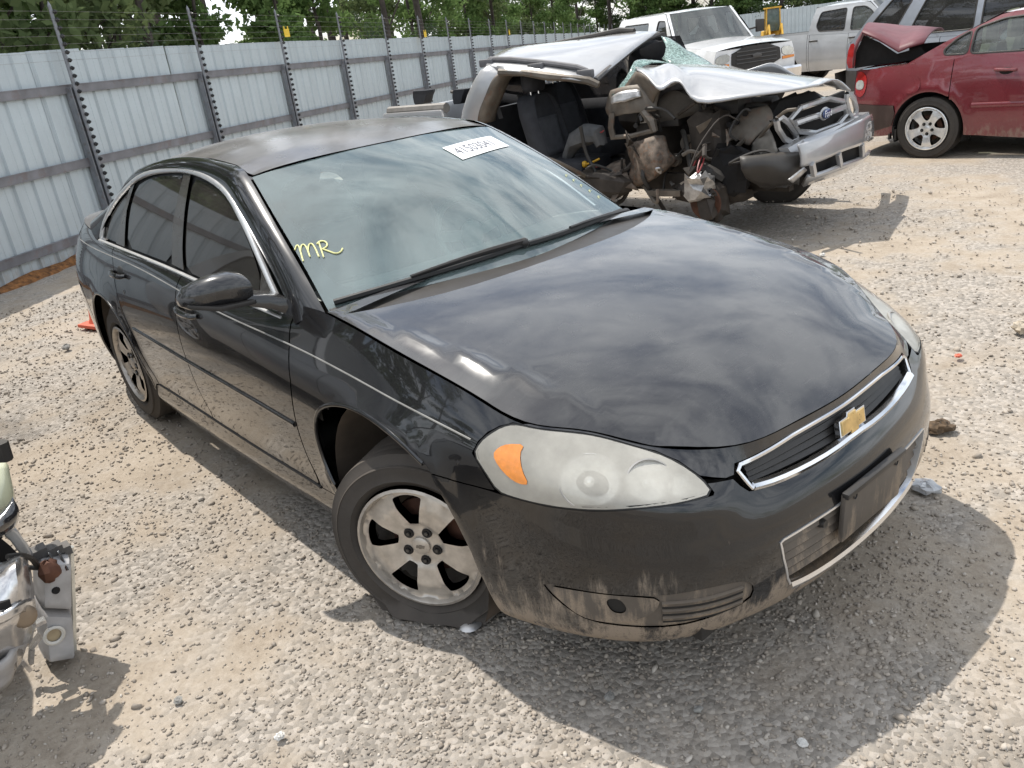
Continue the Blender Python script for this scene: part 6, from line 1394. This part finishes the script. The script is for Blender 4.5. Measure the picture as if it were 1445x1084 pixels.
lumpy("hub_carrier", [((.15, -.80, .30), (.26, .18, .34))], GRIME, 6)
lumpy("dash_mass", [((-1.0, .25, 1.0), (.42, 1.0, .42))], GRIME, 21)
lumpy("far_pillar_trim", [((-1.25, .72, 1.25), (.7, .10, .62))], SEATM, 22, .01)
lumpy("firewall_mass", [((-.62, .05, .80), (.35, 1.2, .65))], GRIME, 7)
lumpy("fender_liner", [((.30, -.72, .55), (.34, .12, .40))], CAVITY, 9)
for sd in (-1, 1):
    w = MB(); w.bar((-3.6, sd*.48, .42), (.7, sd*.48, .42), .08, .14); w.build("frame_rail", GRIME, wk)
w = MB(); w.bar((-0.49, -0.7, 0.359), (-0.171, -0.7, 0.365), .08, .05); w.build("bent_sill", RAWM, wk)
lumpy("sill_wreck", [((-1.2, -.66, .42), (1.0, .22, .24))], GRIME, 11)
# hoses, harness and scraps strewn through the torn side
rd = np.random.default_rng(31)
for k in range(26):
    a = np.array([rd.uniform(-1.2, .55), rd.uniform(-.80, -.45), rd.uniform(.40, 1.0)]); d1 = rd.normal(0, .14, 3); d2 = rd.normal(0, .16, 3)
    w = MB(); w.tube(chaikin([a, a+d1, a+d1+d2, a+d1+d2*1.4+np.array([0, 0, -.10])], 2, False), float(rd.uniform(.006, .022)), 6); w.build("hose", (BLACKPL, GRIME, RAWM, BLACKPL)[k % 4], wk)
for k in range(16):
    a = np.array([rd.uniform(-1.1, .5), rd.uniform(-.84, -.6), rd.uniform(.35, .95)]); q = [a+rd.normal(0, .045, 3) for _ in range(4)]
    w = MB(); w.add([tuple(p) for p in q]+[tuple(p+np.array([0, .012, .004])) for p in q], [(0, 1, 2, 3), (7, 6, 5, 4), (0, 1, 5, 4), (1, 2, 6, 5), (2, 3, 7, 6), (3, 0, 4, 7)]); w.build("metal_scrap", (RUSTM, BLACKPL, GRIME, RAWM, GRIME)[k % 5], wk, smooth=False)
# spring, disc, pulleys and arms that show in the torn wheel bay
w = MB(); w.tube([(.02+.065*math.cos(a), -.58+.065*math.sin(a), .46+.010*a) for a in np.linspace(0, 34, 150)], .010, 6); w.build("coil_spring", GRIME, wk)
w = MB(); w.tube([(.02, -.58, .30), (.02, -.58, .92)], .022, 8); w.build("shock_absorber", BLACKPL, wk)
w = MB(); w.lathe([(.03, -.015), (.135, -.012), (.14, 0), (.135, .012), (.03, .015)], 24, 'y', (.16, -.90, .33)); w.build("brake_disc", RUST, wk)
w = MB(); w.lathe([(0, -.06), (.045, -.055), (.05, -.02), (.075, -.015), (.075, 0)], 16, 'y', (.16, -.90, .33)); w.build("wheel_hub", GRIME, wk)
for q, r in (((-.22, -.46, .74), .075), ((-.36, -.47, .60), .055), ((-.14, -.47, .58), .09)):
    w = MB(); w.lathe([(0, -.02), (r*.5, -.018), (r*.55, -.03), (r, -.03), (r*.9, -.015), (r, 0), (r, .02)], 20, 'y', q); w.build("pulley", RAWM, wk)
for a, b in (((-.35, -.45, .36), (.15, -.86, .24)), ((.40, -.45, .36), (.15, -.86, .24)), ((-.2, -.45, .56), (.12, -.84, .48)), ((.3, -.45, .56), (.12, -.84, .48))):
    w = MB(); w.bar(a, b, .05, .035); w.build("control_arm", GRIME, wk)
w = MB(); w.box((-.42, -.42, .98), (.26, .18, .18)); w.build("battery", BLACKPL, wk, bevel=.015)
w = MB(); w.box((.10, -.36, 1.02), (.30, .24, .12)); w.build("air_box", BLACKPL, wk, bevel=.03)
w = MB(); w.tube(chaikin([(.42, -.30, .98), (.30, -.36, 1.02), (.12, -.34, .92), (-.05, -.40, .86)], 2, False), .032, 8); w.build("radiator_hose", BLACKPL, wk)
# inner wing
sheet("inner_wing", [[(0.063, -0.5, 0.752), (0.117, -0.5, 0.831), (0.232, -0.52, 0.92), (0.333, -0.52, 0.993), (0.516, -0.5, 1.025)], [(0.12, -0.56, 0.738), (0.247, -0.58, 0.806), (0.323, -0.58, 0.838), (0.411, -0.56, 0.876), (0.569, -0.54, 0.964)], [(0.146, -0.56, 0.726), (0.295, -0.6, 0.786), (0.402, -0.62, 0.731), (0.466, -0.6, 0.782), (0.59, -0.56, 0.881)]], RAWM, jit=.006, seed=6, sharp=25)
sheet("lamp_bracket", [[(0.429, -0.6, 0.761), (0.5, -0.62, 0.806), (0.559, -0.62, 0.891)], [(0.438, -0.62, 0.675), (0.565, -0.66, 0.692), (0.647, -0.66, 0.766)], [(0.473, -0.62, 0.63), (0.6, -0.66, 0.647), (0.679, -0.68, 0.693)]], mat("bare_steel", (.20, .185, .165), .5, .3, var=.3, dust=.3), jit=.012, seed=7, sharp=20)
for q in ((0.214, -0.56, 0.894), (0.277, -0.56, 0.914), (0.347, -0.55, 0.975)):
    w = MB(); w.lathe([(0, -.02), (.022, -.02), (.024, .0)], 10, 'y', q); w.build("wing_hole", CAVITY, wk)
# bonnet
near = [(-0.609, -0.62, 1.38), (-0.431, -0.72, 1.316), (-0.291, -0.78, 1.22), (-0.218, -0.72, 1.258), (-0.095, -0.74, 1.241), (0.061, -0.8, 1.11), (0.373, -0.74, 1.112), (0.653, -0.62, 1.123), (0.901, -0.45, 1.144)]
up_ = [(-0.719, -0.45, 1.387), (-0.574, -0.5, 1.358), (-0.449, -0.5, 1.326), (-0.366, -0.45, 1.372), (-0.217, -0.5, 1.316), (-0.051, -0.52, 1.256), (0.268, -0.48, 1.209), (0.578, -0.38, 1.172), (0.852, -0.22, 1.135)]
crest = [(-0.875, -0.2, 1.384), (-0.756, -0.2, 1.369), (-0.631, -0.2, 1.366), (-0.508, -0.2, 1.374), (-0.391, -0.15, 1.342), (-0.213, -0.1, 1.312), (0.114, -0.02, 1.25), (0.436, 0.1, 1.186), (0.782, 0.22, 1.104)]
farr = [(a[0]+.05, .78-.05*i, a[2]-.10) for i, a in enumerate(crest)]
sheet("hood", [near, up_, crest, farr], WSIL, n=3, k=5, th=.016, jit=.0015, sharp=28)
sheet("hood_underside", [[(-0.622, -0.6, 1.384), (-0.745, -0.58, 1.286), (-0.873, -0.56, 1.173)], [(-0.45, -0.7, 1.315), (-0.566, -0.62, 1.199), (-0.656, -0.56, 1.103)], [(-0.31, -0.76, 1.218), (-0.392, -0.68, 1.14), (-0.487, -0.58, 1.074)]], RAWM, jit=.006, seed=9)
sheet("hood_inner", [[(-0.485, -0.55, 1.069), (-0.303, -0.55, 1.186), (-0.074, -0.55, 1.072)], [(-0.506, -0.5, 0.897), (-0.312, -0.5, 0.949), (-0.073, -0.5, 0.997)]], mat("hood_liner", (.06, .055, .05), .8, dust=.3), jit=.006)
sheet("far_wing", [[(-0.349, 0.8, 1.195), (-0.196, 0.84, 1.23), (-0.078, 0.86, 1.244), (0.032, 0.86, 1.192), (0.141, 0.86, 1.122)], [(-0.401, 0.9, 1.091), (-0.226, 0.9, 1.079), (-0.098, 0.9, 1.071), (0.014, 0.9, 1.051), (0.124, 0.9, 1.031)]], WSIL)
# windscreen hanging in
sheet("shattered_windshield", [[(-1.077, 0.55, 1.593), (-1.002, 0.5, 1.539), (-0.93, 0.4, 1.478), (-0.92, 0.3, 1.399)], [(-0.967, 0.6, 1.553), (-0.865, 0.5, 1.489), (-0.81, 0.4, 1.418), (-0.741, 0.2, 1.345)], [(-0.867, 0.66, 1.462), (-0.73, 0.55, 1.397), (-0.644, 0.42, 1.339), (-0.593, 0.3, 1.292)], [(-0.814, 0.7, 1.415), (-0.624, 0.6, 1.345), (-0.469, 0.5, 1.28), (-0.359, 0.4, 1.245)]], SHARD, th=.008, jit=.006, sharp=20)
sheet("windshield_flap", [[(-0.705, -0.1, 1.397), (-0.741, -0.25, 1.444), (-0.78, -0.35, 1.44), (-0.778, -0.5, 1.35), (-0.873, -0.6, 1.202)], [(-0.576, -0.1, 1.363), (-0.656, -0.25, 1.396), (-0.711, -0.35, 1.387), (-0.706, -0.5, 1.333), (-0.727, -0.62, 1.185)]], SHARD, th=.008, jit=.008, sharp=20, seed=12)
sheet("mirror_scrap", [[(-0.864, -0.66, 1.174), (-0.727, -0.66, 1.213), (-0.566, -0.64, 1.213)], [(-0.856, -0.68, 1.117), (-0.705, -0.68, 1.145), (-0.557, -0.66, 1.169)]], FOIL, jit=.01, sharp=20)
# front end: surround, mesh, badge, bumper
def slab(name, q, m, depth=.05, parent=wk, off=0.):
    q = [np.array(p, float) for p in q]; w = MB(); n = len(q); w.add([tuple(p+np.array([off, 0, 0])) for p in q]+[tuple(p+np.array([off-depth, 0, 0])) for p in q], [tuple(range(n)), tuple(range(n, 2*n))[::-1]]+[(i, (i+1) % n, n+(i+1) % n, n+i) for i in range(n)])
    return w.build(name, m, parent, smooth=False)
GX = "grille"
slab("grille_mesh", [(0.66, -0.736, 0.936), (0.66, 0.703, 0.974), (0.66, 0.859, 0.687), (0.66, -0.35, 0.68)], CAVITY, .03)
def frame(name, pts, r, m, parent=wk, closed=True, fl=.6):
    w = MB(); P = [np.array(p, float) for p in pts]; P = chaikin(P, 1, closed); P = P+[P[0]] if closed else P
    w.tube(P, r, 6, not closed); return w.build(name, m, parent)
frame("grille_surround", [(0.72, -0.644, 0.973), (0.72, 0.451, 0.973), (0.72, 0.646, 0.722), (0.72, -0.313, 0.74)], .024, WSIL)
frame("grille_surround", [(0.7, -0.798, 0.934), (0.7, -0.637, 0.952), (0.7, -0.334, 0.733), (0.7, -0.547, 0.724)], .026, WSIL)
frame("grille_surround", [(0.7, 0.6, 0.955), (0.7, 0.781, 0.932), (0.7, 0.916, 0.751), (0.7, 0.749, 0.726)], .024, WSIL)
gb = frame("grille_bar", [(0.74, -0.509, 0.878), (0.75, -0.264, 0.879), (0.76, 0.008, 0.872), (0.75, 0.257, 0.865), (0.74, 0.501, 0.861)], [.022]*3 and .024, WSIL, closed=False)
w = MB(); c = (0.775, -0.022, 0.879); w.ball(c, .1, 20, 8, (.16, 1.0, .52)); w.build("badge_bezel", WSIL, gb)
w = MB(); w.ball((c[0]+.020, c[1], c[2]), .086, 20, 8, (.16, 1.0, .48)); ob = w.build("oval_badge", FORDB, gb)
tv_, tf_ = text_shape("Ford", .075); mesh("badge_script", [(c[0]+.0335, c[1]+x, c[2]+y) for x, y, z in tv_], tf_, WHITE_PAPER, gb, False)
slab("bumper_top", [(0.76, -0.681, 0.719), (0.78, -0.454, 0.745), (0.78, 0.632, 0.74), (0.74, 1.086, 0.737), (0.78, 1.034, 0.668), (0.84, -0.5, 0.697), (0.8, -0.669, 0.647)], WSIL, .08)
BF = lambda px: px
w = MB()
bl = [((0.86, -0.731, 0.752), (0.88, -0.723, 0.582), (0.88, -0.589, 0.491), (0.8, -0.506, 0.396)), ((0.9, -0.403, 0.755), (0.92, -0.472, 0.578), (0.92, -0.412, 0.479), (0.84, -0.21, 0.394)), ((0.91, 0.017, 0.759), (0.94, -0.064, 0.582), (0.93, 0.001, 0.468), (0.84, 0.276, 0.363)), ((0.88, 0.489, 0.752), (0.9, 0.487, 0.545), (0.88, 0.554, 0.425), (0.8, 0.748, 0.354)), ((0.74, 1.142, 0.71), (0.74, 1.205, 0.478), (0.72, 1.219, 0.373), (0.68, 1.229, 0.306))]
sheet("front_bumper", [[b[0], tuple(np.array(b[0])*.5+np.array(b[1])*.5+np.array([.012, 0, 0])), b[1]] for b in bl], WSIL, th=.02)
sheet("bumper_lower", [[b[2], b[3]] for b in bl], WSIL, th=.03, k=4, n=2)
slab("bumper_opening", [(0.86, -0.623, 0.563), (0.86, 0.566, 0.526), (0.84, 0.667, 0.406), (0.84, -0.493, 0.461)], CAVITY, .06)
for q in (((0.92, -0.607, 0.587), (0.91, -0.539, 0.487)), ((0.94, -0.138, 0.578), (0.93, -0.06, 0.468)), ((0.9, 0.487, 0.545), (0.88, 0.57, 0.435))):
    w = MB(); w.bar(q[0], q[1], .03, .045, (0, 1, 0)); w.build("bumper_strut", WSIL, wk)
slab("number_recess", [(0.925, -0.378, 0.68), (0.925, 0.059, 0.679), (0.925, 0.077, 0.643), (0.925, -0.362, 0.645)], DARKGREY, .01)
lumpy("fog_housing", [((.62, -.62, .55), (.36, .26, .30))], BLACKPL, 14, .012)
sheet("torn_bumper_end", [[(0.55, -1.014, 0.712), (0.68, -0.903, 0.701), (0.78, -0.726, 0.7), (0.84, -0.579, 0.673)], [(0.56, -1.061, 0.625), (0.7, -0.947, 0.603), (0.8, -0.796, 0.585), (0.86, -0.65, 0.568)], [(0.54, -0.954, 0.54), (0.66, -0.816, 0.48), (0.76, -0.731, 0.453), (0.82, -0.633, 0.445)]], BLACKPL, jit=.008, seed=15)
sheet("bumper_shard", [[(0.88, -0.95, 0.531), (0.9, -0.871, 0.557), (0.91, -0.741, 0.585)], [(0.88, -0.875, 0.494), (0.9, -0.794, 0.521), (0.91, -0.688, 0.554)]], FOIL)
w = MB(); w.box((.62, .25, .36), (.12, .2, .12)); w.box((.70, .55, .38), (.1, .10, .12)); w.build("tow_hook", BLACKPL, wk)
make_wheel("wheel", (.02, .78, .30), math.radians(12), R=.345, w_=.22, rr=.21, parent=wk, left=True, mats=(TYRE, WHEELS, ALLOY_IN), caps=False)
make_wheel("wheel", (-3.2, .78, .35), 0, R=.35, w_=.22, rr=.21, parent=wk, left=True, mats=(TYRE, WHEELS, ALLOY_IN), caps=False)
make_wheel("wheel", (-3.2, -.78, .35), 0, R=.35, w_=.22, rr=.21, parent=wk, mats=(TYRE, WHEELS, ALLOY_IN), caps=False)
lump = lumpy("crushed_alternator", [((0.131, -0.93, 0.464), (.24, .20, .20))], FOIL, 17, .022)
lumpy("hanging_part", [((0.199, -0.9, 0.321), (.16, .2, .26))], GRIME, 18, .02)
w = MB(); w.tube([(0.062, -0.75, 0.589), (0.168, -0.78, 0.549), (0.234, -0.74, 0.495)], .05, 8); w.build("steering_rack", BLACKPL, wk)
# load bed
for sd in (-1, 1):
    w = MB(); w.box((-3.25, sd*.83, .86), (.92, .10, .66)); w.build("bed_side", WSIL, wk, bevel=.03)
    w = MB(); w.tube([(-2.78, sd*.80, 1.20), (-3.66, sd*.80, 1.20)], .05, 8); w.build("bed_rail", mat("bed_rail", (.20, .19, .18), .5, .2, dust=.4) if sd < 0 else DARKGREY, wk)
w = MB(); w.box((-3.70, 0, .86), (.08, 1.7, .66)); w.build("tailgate", WSIL, wk, bevel=.03)
w = MB(); w.box((-3.22, 0, .66), (.9, 1.6, .05)); w.build("bed_floor", CAVITY, wk)
w = MB(); w.tube([(-2.8, .80, 1.22), (-4.3, .80, 1.24)], .022, 6); w.build("bed_bar", DARKGREY, wk)
for c_, lab, k_ in (((-4.25, 0.25, 1.238), "black seat headrest standing in the wreck's bed, left of its cab", 1.), ((-3.454, 0.1, 1.223), "black headrest partly hidden behind the wreck's rear pillar", .7)):
    a_ = math.radians(8); X_, Y_ = c_[0]*math.cos(a_)-c_[1]*math.sin(a_)-2.45, c_[0]*math.sin(a_)+c_[1]*math.cos(a_)+4.42
    w = MB(); w.loft([[(b*.15*k*k_+ox, a, h) for b, a in ((-1, 0), (-.8, .06), (.8, .06), (1, 0), (.8, -.06), (-.8, -.06))] for h, k, ox in ((-.07, .55, -.02), (-.05, .9, 0), (.02, 1.1, .02), (.06, 1.25, .05), (.085, 1.2, .06))], True, True)
    o = w.build("seat_headrest", SEATM, None, sharp=60); o.location = (X_, Y_, c_[2]); tag(o, lab, "headrest", "loose headrests in the wreck's bed")
# ---------------------------------------------------------------- silver vehicle cut off by the left edge, loose lamp, cone, litter
lt = thing("silver_truck", "chromed front corner of a silver truck cut off by the left edge of the photo", "truck", (-1.44, -2.88, 0), 0)
lsp = dict(W=.93, bot=.34, nose=.78, tail=-3.9, plan=[(-3.9, .95), (-2, 1.0), (.2, .98), (.5, .95), (.78, .84)], top=[(-3.9, 1.1), (-1.0, 1.04), (-.5, 1.02), (.4, .90), (.78, .80)], crown=[(-5, 0), (-.5, .07), (.78, .05)],
    arches=[(0, .37, .44), (-2.9, .37, .44)], axles=[0, -2.9], wheelR=[.36, .36], doors=[-2.5, -1.5, -.5], panels=["quarter_panel", "rear_door", "front_door", "front_fender"], tops=[("hood", -.55, .78), ("trunk_lid", -3.9, -3.3)], nose_bulge=.10,
    cab=dict(A0=-.6, A1=-1.3, C1=-2.9, C0=-3.5, zr=1.62, wr=.64, wb=.93, windows=[[(-.95, 1.1), (-1.35, 1.52), (-1.8, 1.54), (-1.8, 1.1)], [(-1.9, 1.1), (-1.9, 1.54), (-2.7, 1.52), (-2.9, 1.1)]], glass=[CARGLASS]*2))
lvv = vehicle(lt, SILVER, lsp)
def c_loc(p): 
    a = 0.; x, y = p[0]+1.44, p[1]+2.88; return (x*math.cos(a)-y*math.sin(a), x*math.sin(a)+y*math.cos(a), p[2])
LAMPB = mat("lamp_back_plastic", (.40, .40, .41), .45, var=.3, dust=.45, scale=9, dustcol=(.33, .27, .21), bump=.3, bscale=30)
# torn chrome bumper end and what is left of the corner above it
SCUFF = mat("scuffed_chrome", (.62, .62, .63), .20, .9, dust=.35, var=.3, scale=18, dustcol=(.42, .37, .31), bump=.5, bscale=22)
def csheet(name, rows, m, jit=0., seed=1, sharp=40): return sheet(name, [[c_loc(p) for p in r] for r in rows], m, lt, th=.014, jit=jit, seed=seed, sharp=sharp)
cb = csheet("chrome_bumper", [[(-0.66, -2.073, 0.499), (-0.64, -1.985, 0.499), (-0.62, -1.909, 0.511), (-0.62, -1.866, 0.518), (-0.72, -1.83, 0.451)], [(-0.56, -2.088, 0.491), (-0.55, -2.004, 0.484), (-0.53, -1.93, 0.495), (-0.54, -1.878, 0.5), (-0.68, -1.836, 0.406)],
    [(-0.52, -2.116, 0.424), (-0.51, -2.034, 0.414), (-0.5, -1.96, 0.423), (-0.52, -1.902, 0.428), (-0.66, -1.861, 0.328)], [(-0.53, -2.145, 0.337), (-0.52, -2.062, 0.325), (-0.51, -1.986, 0.337), (-0.53, -1.929, 0.342), (-0.66, -1.898, 0.246)], [(-0.62, -2.18, 0.202), (-0.62, -2.098, 0.17), (-0.61, -2.026, 0.161), (-0.62, -1.988, 0.179), (-0.7, -1.95, 0.174)]], SCUFF, jit=.006, seed=2)
csheet("bumper_fold", [[(-0.485, -2.055, 0.465), (-0.475, -1.957, 0.444), (-0.485, -1.91, 0.446), (-0.56, -1.869, 0.409)], [(-0.49, -2.064, 0.437), (-0.48, -1.967, 0.413), (-0.49, -1.92, 0.414), (-0.57, -1.876, 0.367)]], SCUFF, jit=.003, seed=3)
w = MB(); w.bar(c_loc((-0.495, -1.953, 0.456)), c_loc((-0.498, -1.924, 0.452)), .012, .022); w.build("bumper_slot", CAVITY, cb)
w = MB(); w.ball(c_loc((-0.515, -1.905, 0.381)), .034, 12, 8, (.25, 1, 1.1)); w.build("bumper_dent", mat("dent_tan", (.25, .20, .15), .4, .5), cb)
csheet("valance", [[(-0.55, -2.114, 0.265), (-0.54, -2.005, 0.262), (-0.55, -1.956, 0.277), (-0.6, -1.929, 0.258)], [(-0.62, -2.154, 0.115), (-0.62, -2.035, 0.126), (-0.63, -1.995, 0.147), (-0.68, -1.954, 0.174)]], LAMPB if 'LAMPB' in globals() else SILVER, jit=.004, seed=5)
csheet("fender_end", [[(-0.72, -1.861, 0.59), (-0.72, -1.838, 0.563), (-0.74, -1.826, 0.512), (-0.76, -1.815, 0.439)], [(-0.74, -1.864, 0.558), (-0.75, -1.857, 0.519), (-0.76, -1.849, 0.479), (-0.78, -1.834, 0.424)]], SILVER, jit=.003, seed=6)
w = MB(); w.loft([[c_loc(p) for p in r] for r in (((-0.8, -1.997, 0.505), (-0.8, -1.873, 0.522), (-0.8, -1.857, 0.482), (-0.8, -1.841, 0.43)), ((-0.8, -2.041, 0.372), (-0.8, -1.915, 0.393), (-0.8, -1.88, 0.413), (-0.8, -1.848, 0.409)))], False); w.build("bumper_gap_shade", CAVITY, lt)  # black sheet standing in for the shade in the gap above the bumper
BG_ = mat("black_gloss", (.02, .02, .022), .12, coat=1)
csheet("bumper_strip", [[(-0.66, -1.975, 0.629), (-0.66, -1.856, 0.651), (-0.69, -1.808, 0.673)], [(-0.62, -1.985, 0.615), (-0.62, -1.868, 0.634), (-0.66, -1.813, 0.639)], [(-0.66, -1.997, 0.563), (-0.66, -1.878, 0.583), (-0.69, -1.831, 0.589)]], BG_)
csheet("headlight", [[(-0.8, -1.924, 0.721), (-0.8, -1.798, 0.75), (-0.82, -1.792, 0.708)], [(-0.74, -1.946, 0.68), (-0.74, -1.826, 0.696), (-0.78, -1.798, 0.656)], [(-0.72, -1.972, 0.61), (-0.72, -1.851, 0.633), (-0.76, -1.813, 0.627)]], mat("yellowed_lens", (.52, .52, .36), .2, coat=.6, var=.1))
w = MB(); w.tube([c_loc((-0.95, -1.771, 0.767)), c_loc((-0.95, -1.775, 0.704))], .03, 8); w.build("mirror_edge", BLACKPL, lt)
w = MB(); w.tube(chaikin([c_loc((-0.62, -1.883, 0.532)), c_loc((-0.64, -1.847, 0.511)), c_loc((-0.7, -1.821, 0.46)), c_loc((-0.76, -1.811, 0.393))], 2, False), .009, 6); w.build("harness", BLACKPL, lt)
for k, q in enumerate(((-0.74, -1.875, 0.218), (-0.76, -1.897, 0.149), (-0.76, -1.923, 0.108), (-0.76, -1.948, 0.086))):
    w = MB(); w.box(c_loc(q), (.03, .05, .012), Matrix.Rotation(.6*k, 3, 'X')); w.build("torn_bracket", SCUFF, lt, smooth=False)
w = MB(); w.bar((.62, .45, .50), c_loc((-.58, -2.15, .48)), .10, .08); w.bar((.55, .78, .52), c_loc((-.64, -2.0, .50)), .08, .10); w.bar((.5, .70, .70), c_loc((-.82, -2.02, .74)), .10, .12); w.build("bumper_bracket", GRIME, lt)
# detached lamp standing on its edge against the bumper corner
LAMPB2 = mat("lamp_back_grey", (.42, .42, .42), .5, var=.18, dust=.35, scale=14)
L = thing("broken_headlamp", "detached grey headlamp housing seen from behind, propped against the chrome bumper at the left edge", "headlamp", (-.80, -1.86, 0))
def lp(p): return np.array(p)-np.array([-.80, -1.86, 0])
A4 = [lp((-0.78, -1.8, 0.405)), lp((-0.78, -1.713, 0.379)), lp((-0.8, -1.812, 0.01)), lp((-0.8, -1.892, 0.043))]
M4 = [lp((-0.79, -1.848, 0.243)), lp((-0.79, -1.768, 0.189))]
def chamber(c00, c10, c11, c01, dep, name):
    w = MB(); rings = []; cen = (c00+c10+c11+c01)/4
    q = chaikin([c00, c00*.75+c10*.25, c00*.25+c10*.75, c10, c10*.75+c11*.25, c10*.25+c11*.75, c11, c11*.75+c01*.25, c11*.25+c01*.75, c01, c01*.75+c00*.25, c01*.25+c00*.75], 1)
    for k, o in ((1.0, -.09), (1.0, -.01), (.97, .0), (.93, dep*.55), (.84, dep*.9), (.6, dep), (.0, dep*1.02)): rings.append([tuple(cen+(np.array(p)-cen)*k+np.array([o, 0, 0])) for p in q])
    w.loft(rings); return w.build(name, LAMPB, L, sharp=50)
w = MB(); w.add([tuple(p+np.array([o, 0, 0])) for o in (-.012, -.10) for p in A4], [(0, 1, 2, 3), (7, 6, 5, 4), (0, 1, 5, 4), (1, 2, 6, 5), (2, 3, 7, 6), (3, 0, 4, 7)]); w.build("lamp_shell", LAMPB, L, smooth=False)
chamber(A4[0], A4[1], M4[1], M4[0], .045, "lamp_chamber"); chamber(M4[0], M4[1], A4[2], A4[3], .05, "lamp_chamber")
w = MB(); w.tube([tuple(A4[1]+np.array([-.03, .012, .01])), tuple(M4[1]+np.array([-.03, .014, 0])), tuple(A4[2]+np.array([-.03, .008, 0]))], .011, 6); w.build("lens_edge", CLEARL, L)
ctr = (M4[0]*.25+M4[1]*.25+A4[2]*.22+A4[3]*.28)+np.array([.05, -.012, .03])
w = MB(); w.lathe([(.022, -.01), (.030, .0), (.034, .012), (.028, .016), (.022, .010)], 18, 'x', tuple(ctr)); w.build("bulb_ring", mat("ring_pale", (.62, .60, .55), .5), L)
w = MB(); w.lathe([(0, .004), (.023, .004)], 14, 'x', tuple(ctr)); w.build("bulb_hole", mat("tan_inside", (.35, .28, .18), .8), L)
c1 = A4[0]*.45+M4[1]*.12+M4[0]*.43+np.array([.05, .025, -.01])
w = MB(); w.lathe([(0, .002), (.011, .002), (.013, -.004)], 12, 'x', tuple(c1)); w.build("vent_hole", CAVITY, L)
w = MB(); w.ball(tuple(A4[0]*.75+A4[1]*.25+np.array([.05, -.01, -.02])), .036, 10, 7, (.8, 1, 1)); rr_ = np.random.default_rng(2); w.v = [tuple(np.array(q)+rr_.normal(0, .003, 3)) for q in w.v]; w.build("rusty_socket", RUST, L)
w = MB()
for i in range(5):
    q = A4[0]*(1-i/4)+A4[1]*(i/4); w.box(tuple(q+np.array([-.03, 0, .012+.008*(i % 2)])), (.05, .022, .03))
w.build("torn_edge", DARKGREY, L, smooth=False)
for i in range(2):
    q = A4[0]*(.62-.3*i)+A4[1]*(.38+.3*i); w = MB(); w.tube([tuple(q+np.array([.0, 0, .02])), tuple(q+np.array([.05, 0, -.035]))], .004, 5); w.build("clip", CHROME, L)
w = MB(); w.tube(chaikin([tuple(A4[0]+np.array([.03, .0, -.02])), tuple(A4[0]+np.array([.0, -.05, .0])), tuple(A4[0]+np.array([-.04, -.12, .03]))], 2, False), .008, 6); w.build("harness", BLACKPL, L)
# traffic cone behind the sedan's rear wheel
CONE = mat("orange_cone", (.62, .10, .045), .6, var=.15, dust=.25, scale=20)
cn = thing("traffic_cone", "orange traffic cone half hidden behind the sedan's rear wheel", "cone", (-5.36, -.42, -.005), .3)
w = MB(); w.box((0, 0, .016), (.30, .30, .03)); w.build("base", CONE, cn, bevel=.01)
w = MB(); w.lathe([(.115, .03), (.10, .06), (.03, .46), (.022, .48), (.0, .48)], 20, 'z'); w.build("cone_body", CONE, cn)
# litter on the gravel
def crumple(name, c, r, m, label, cat, seed, flat=.35, group=None):
    rr = np.random.default_rng(seed); w = MB(); w.ball((0, 0, 0), 1, 12, 8); k = rr.uniform(.7, 1.25, (len(w.v), 1)); w.v = [tuple(q) for q in np.array(w.v)*k*np.array([r, r*.8, r*flat])]
    o = w.build(name, m, None, sharp=15); o.location = (c[0], c[1], c[2]+r*flat*.55); o.rotation_euler = (0, 0, seed); return tag(o, label, cat, group)
PLAS = mat("clear_wrap", (.45, .45, .45), .25, coat=.5, var=.3, scale=30)
crumple("plastic_wrap", (0.865, 0.834, 0), .055, PLAS, "crumpled grey plastic wrap on the ground below the sedan's front bumper", "litter", 3)
crumple("dirt_clod", (0.699, 1.328, 0), .06, mat("dark_earth", (.09, .06, .035), .95, var=.5, scale=40), "dark brown clod of earth beside the sedan's bumper", "clod", 4, .4)
crumple("orange_scrap", (0.432, 2.14, 0), .022, CONE, "tiny orange scrap on the gravel right of the sedan's nose", "litter", 5)
hc = MB(); hc.lathe([(0, .012), (.02, .010), (.036, .005), (.042, .0)], 18, 'z'); o = hc.build("metal_disc", FOIL, None); o.location = (.13, -.80, .004); o.rotation_euler = (math.radians(6), 0, 0); tag(o, "bent shiny metal disc under the flat front tyre", "scrap")
STONE = [mat("stone_grey", (.25, .24, .22), .85, var=.25, scale=20), mat("stone_tan", (.42, .36, .28), .85, var=.25, scale=20), mat("stone_pale", (.62, .60, .56), .8, var=.15, scale=20)]
for px, r, k, lab in (((0.695, -0.738, -0), .024, 0, "dark grey stone in the shadow below the sedan's bumper"), ((0.909, -0.612, 0), .020, 0, "grey stone in the shaded foreground right of centre"), ((0.539, 2.637, 0), .07, 1, "large tan stone at the right edge beside the sedan's nose"), ((-1.122, 3.535, 0), .03, 2, "small white chip on the ground beyond the sedan's hood"), ((-0.294, -1.632, 0), .022, 0, "blue grey stone on the sunlit gravel by the left truck's shadow"), ((0.092, -1.476, 0), .022, 2, "pale flat stone near the bottom of the photo"), ((1.174, -0.528, 0), .02, 2, "pale stone at the lower right edge of the sedan's shadow"), ((-4.888, -0.835, 0), .05, 0, "dark lump of stone left of the sedan's rear wheel")):
    crumple("stone", px, r*.72, STONE[k], lab, "stone", int(r*1000)+k, .6, "larger stones lying on the gravel")
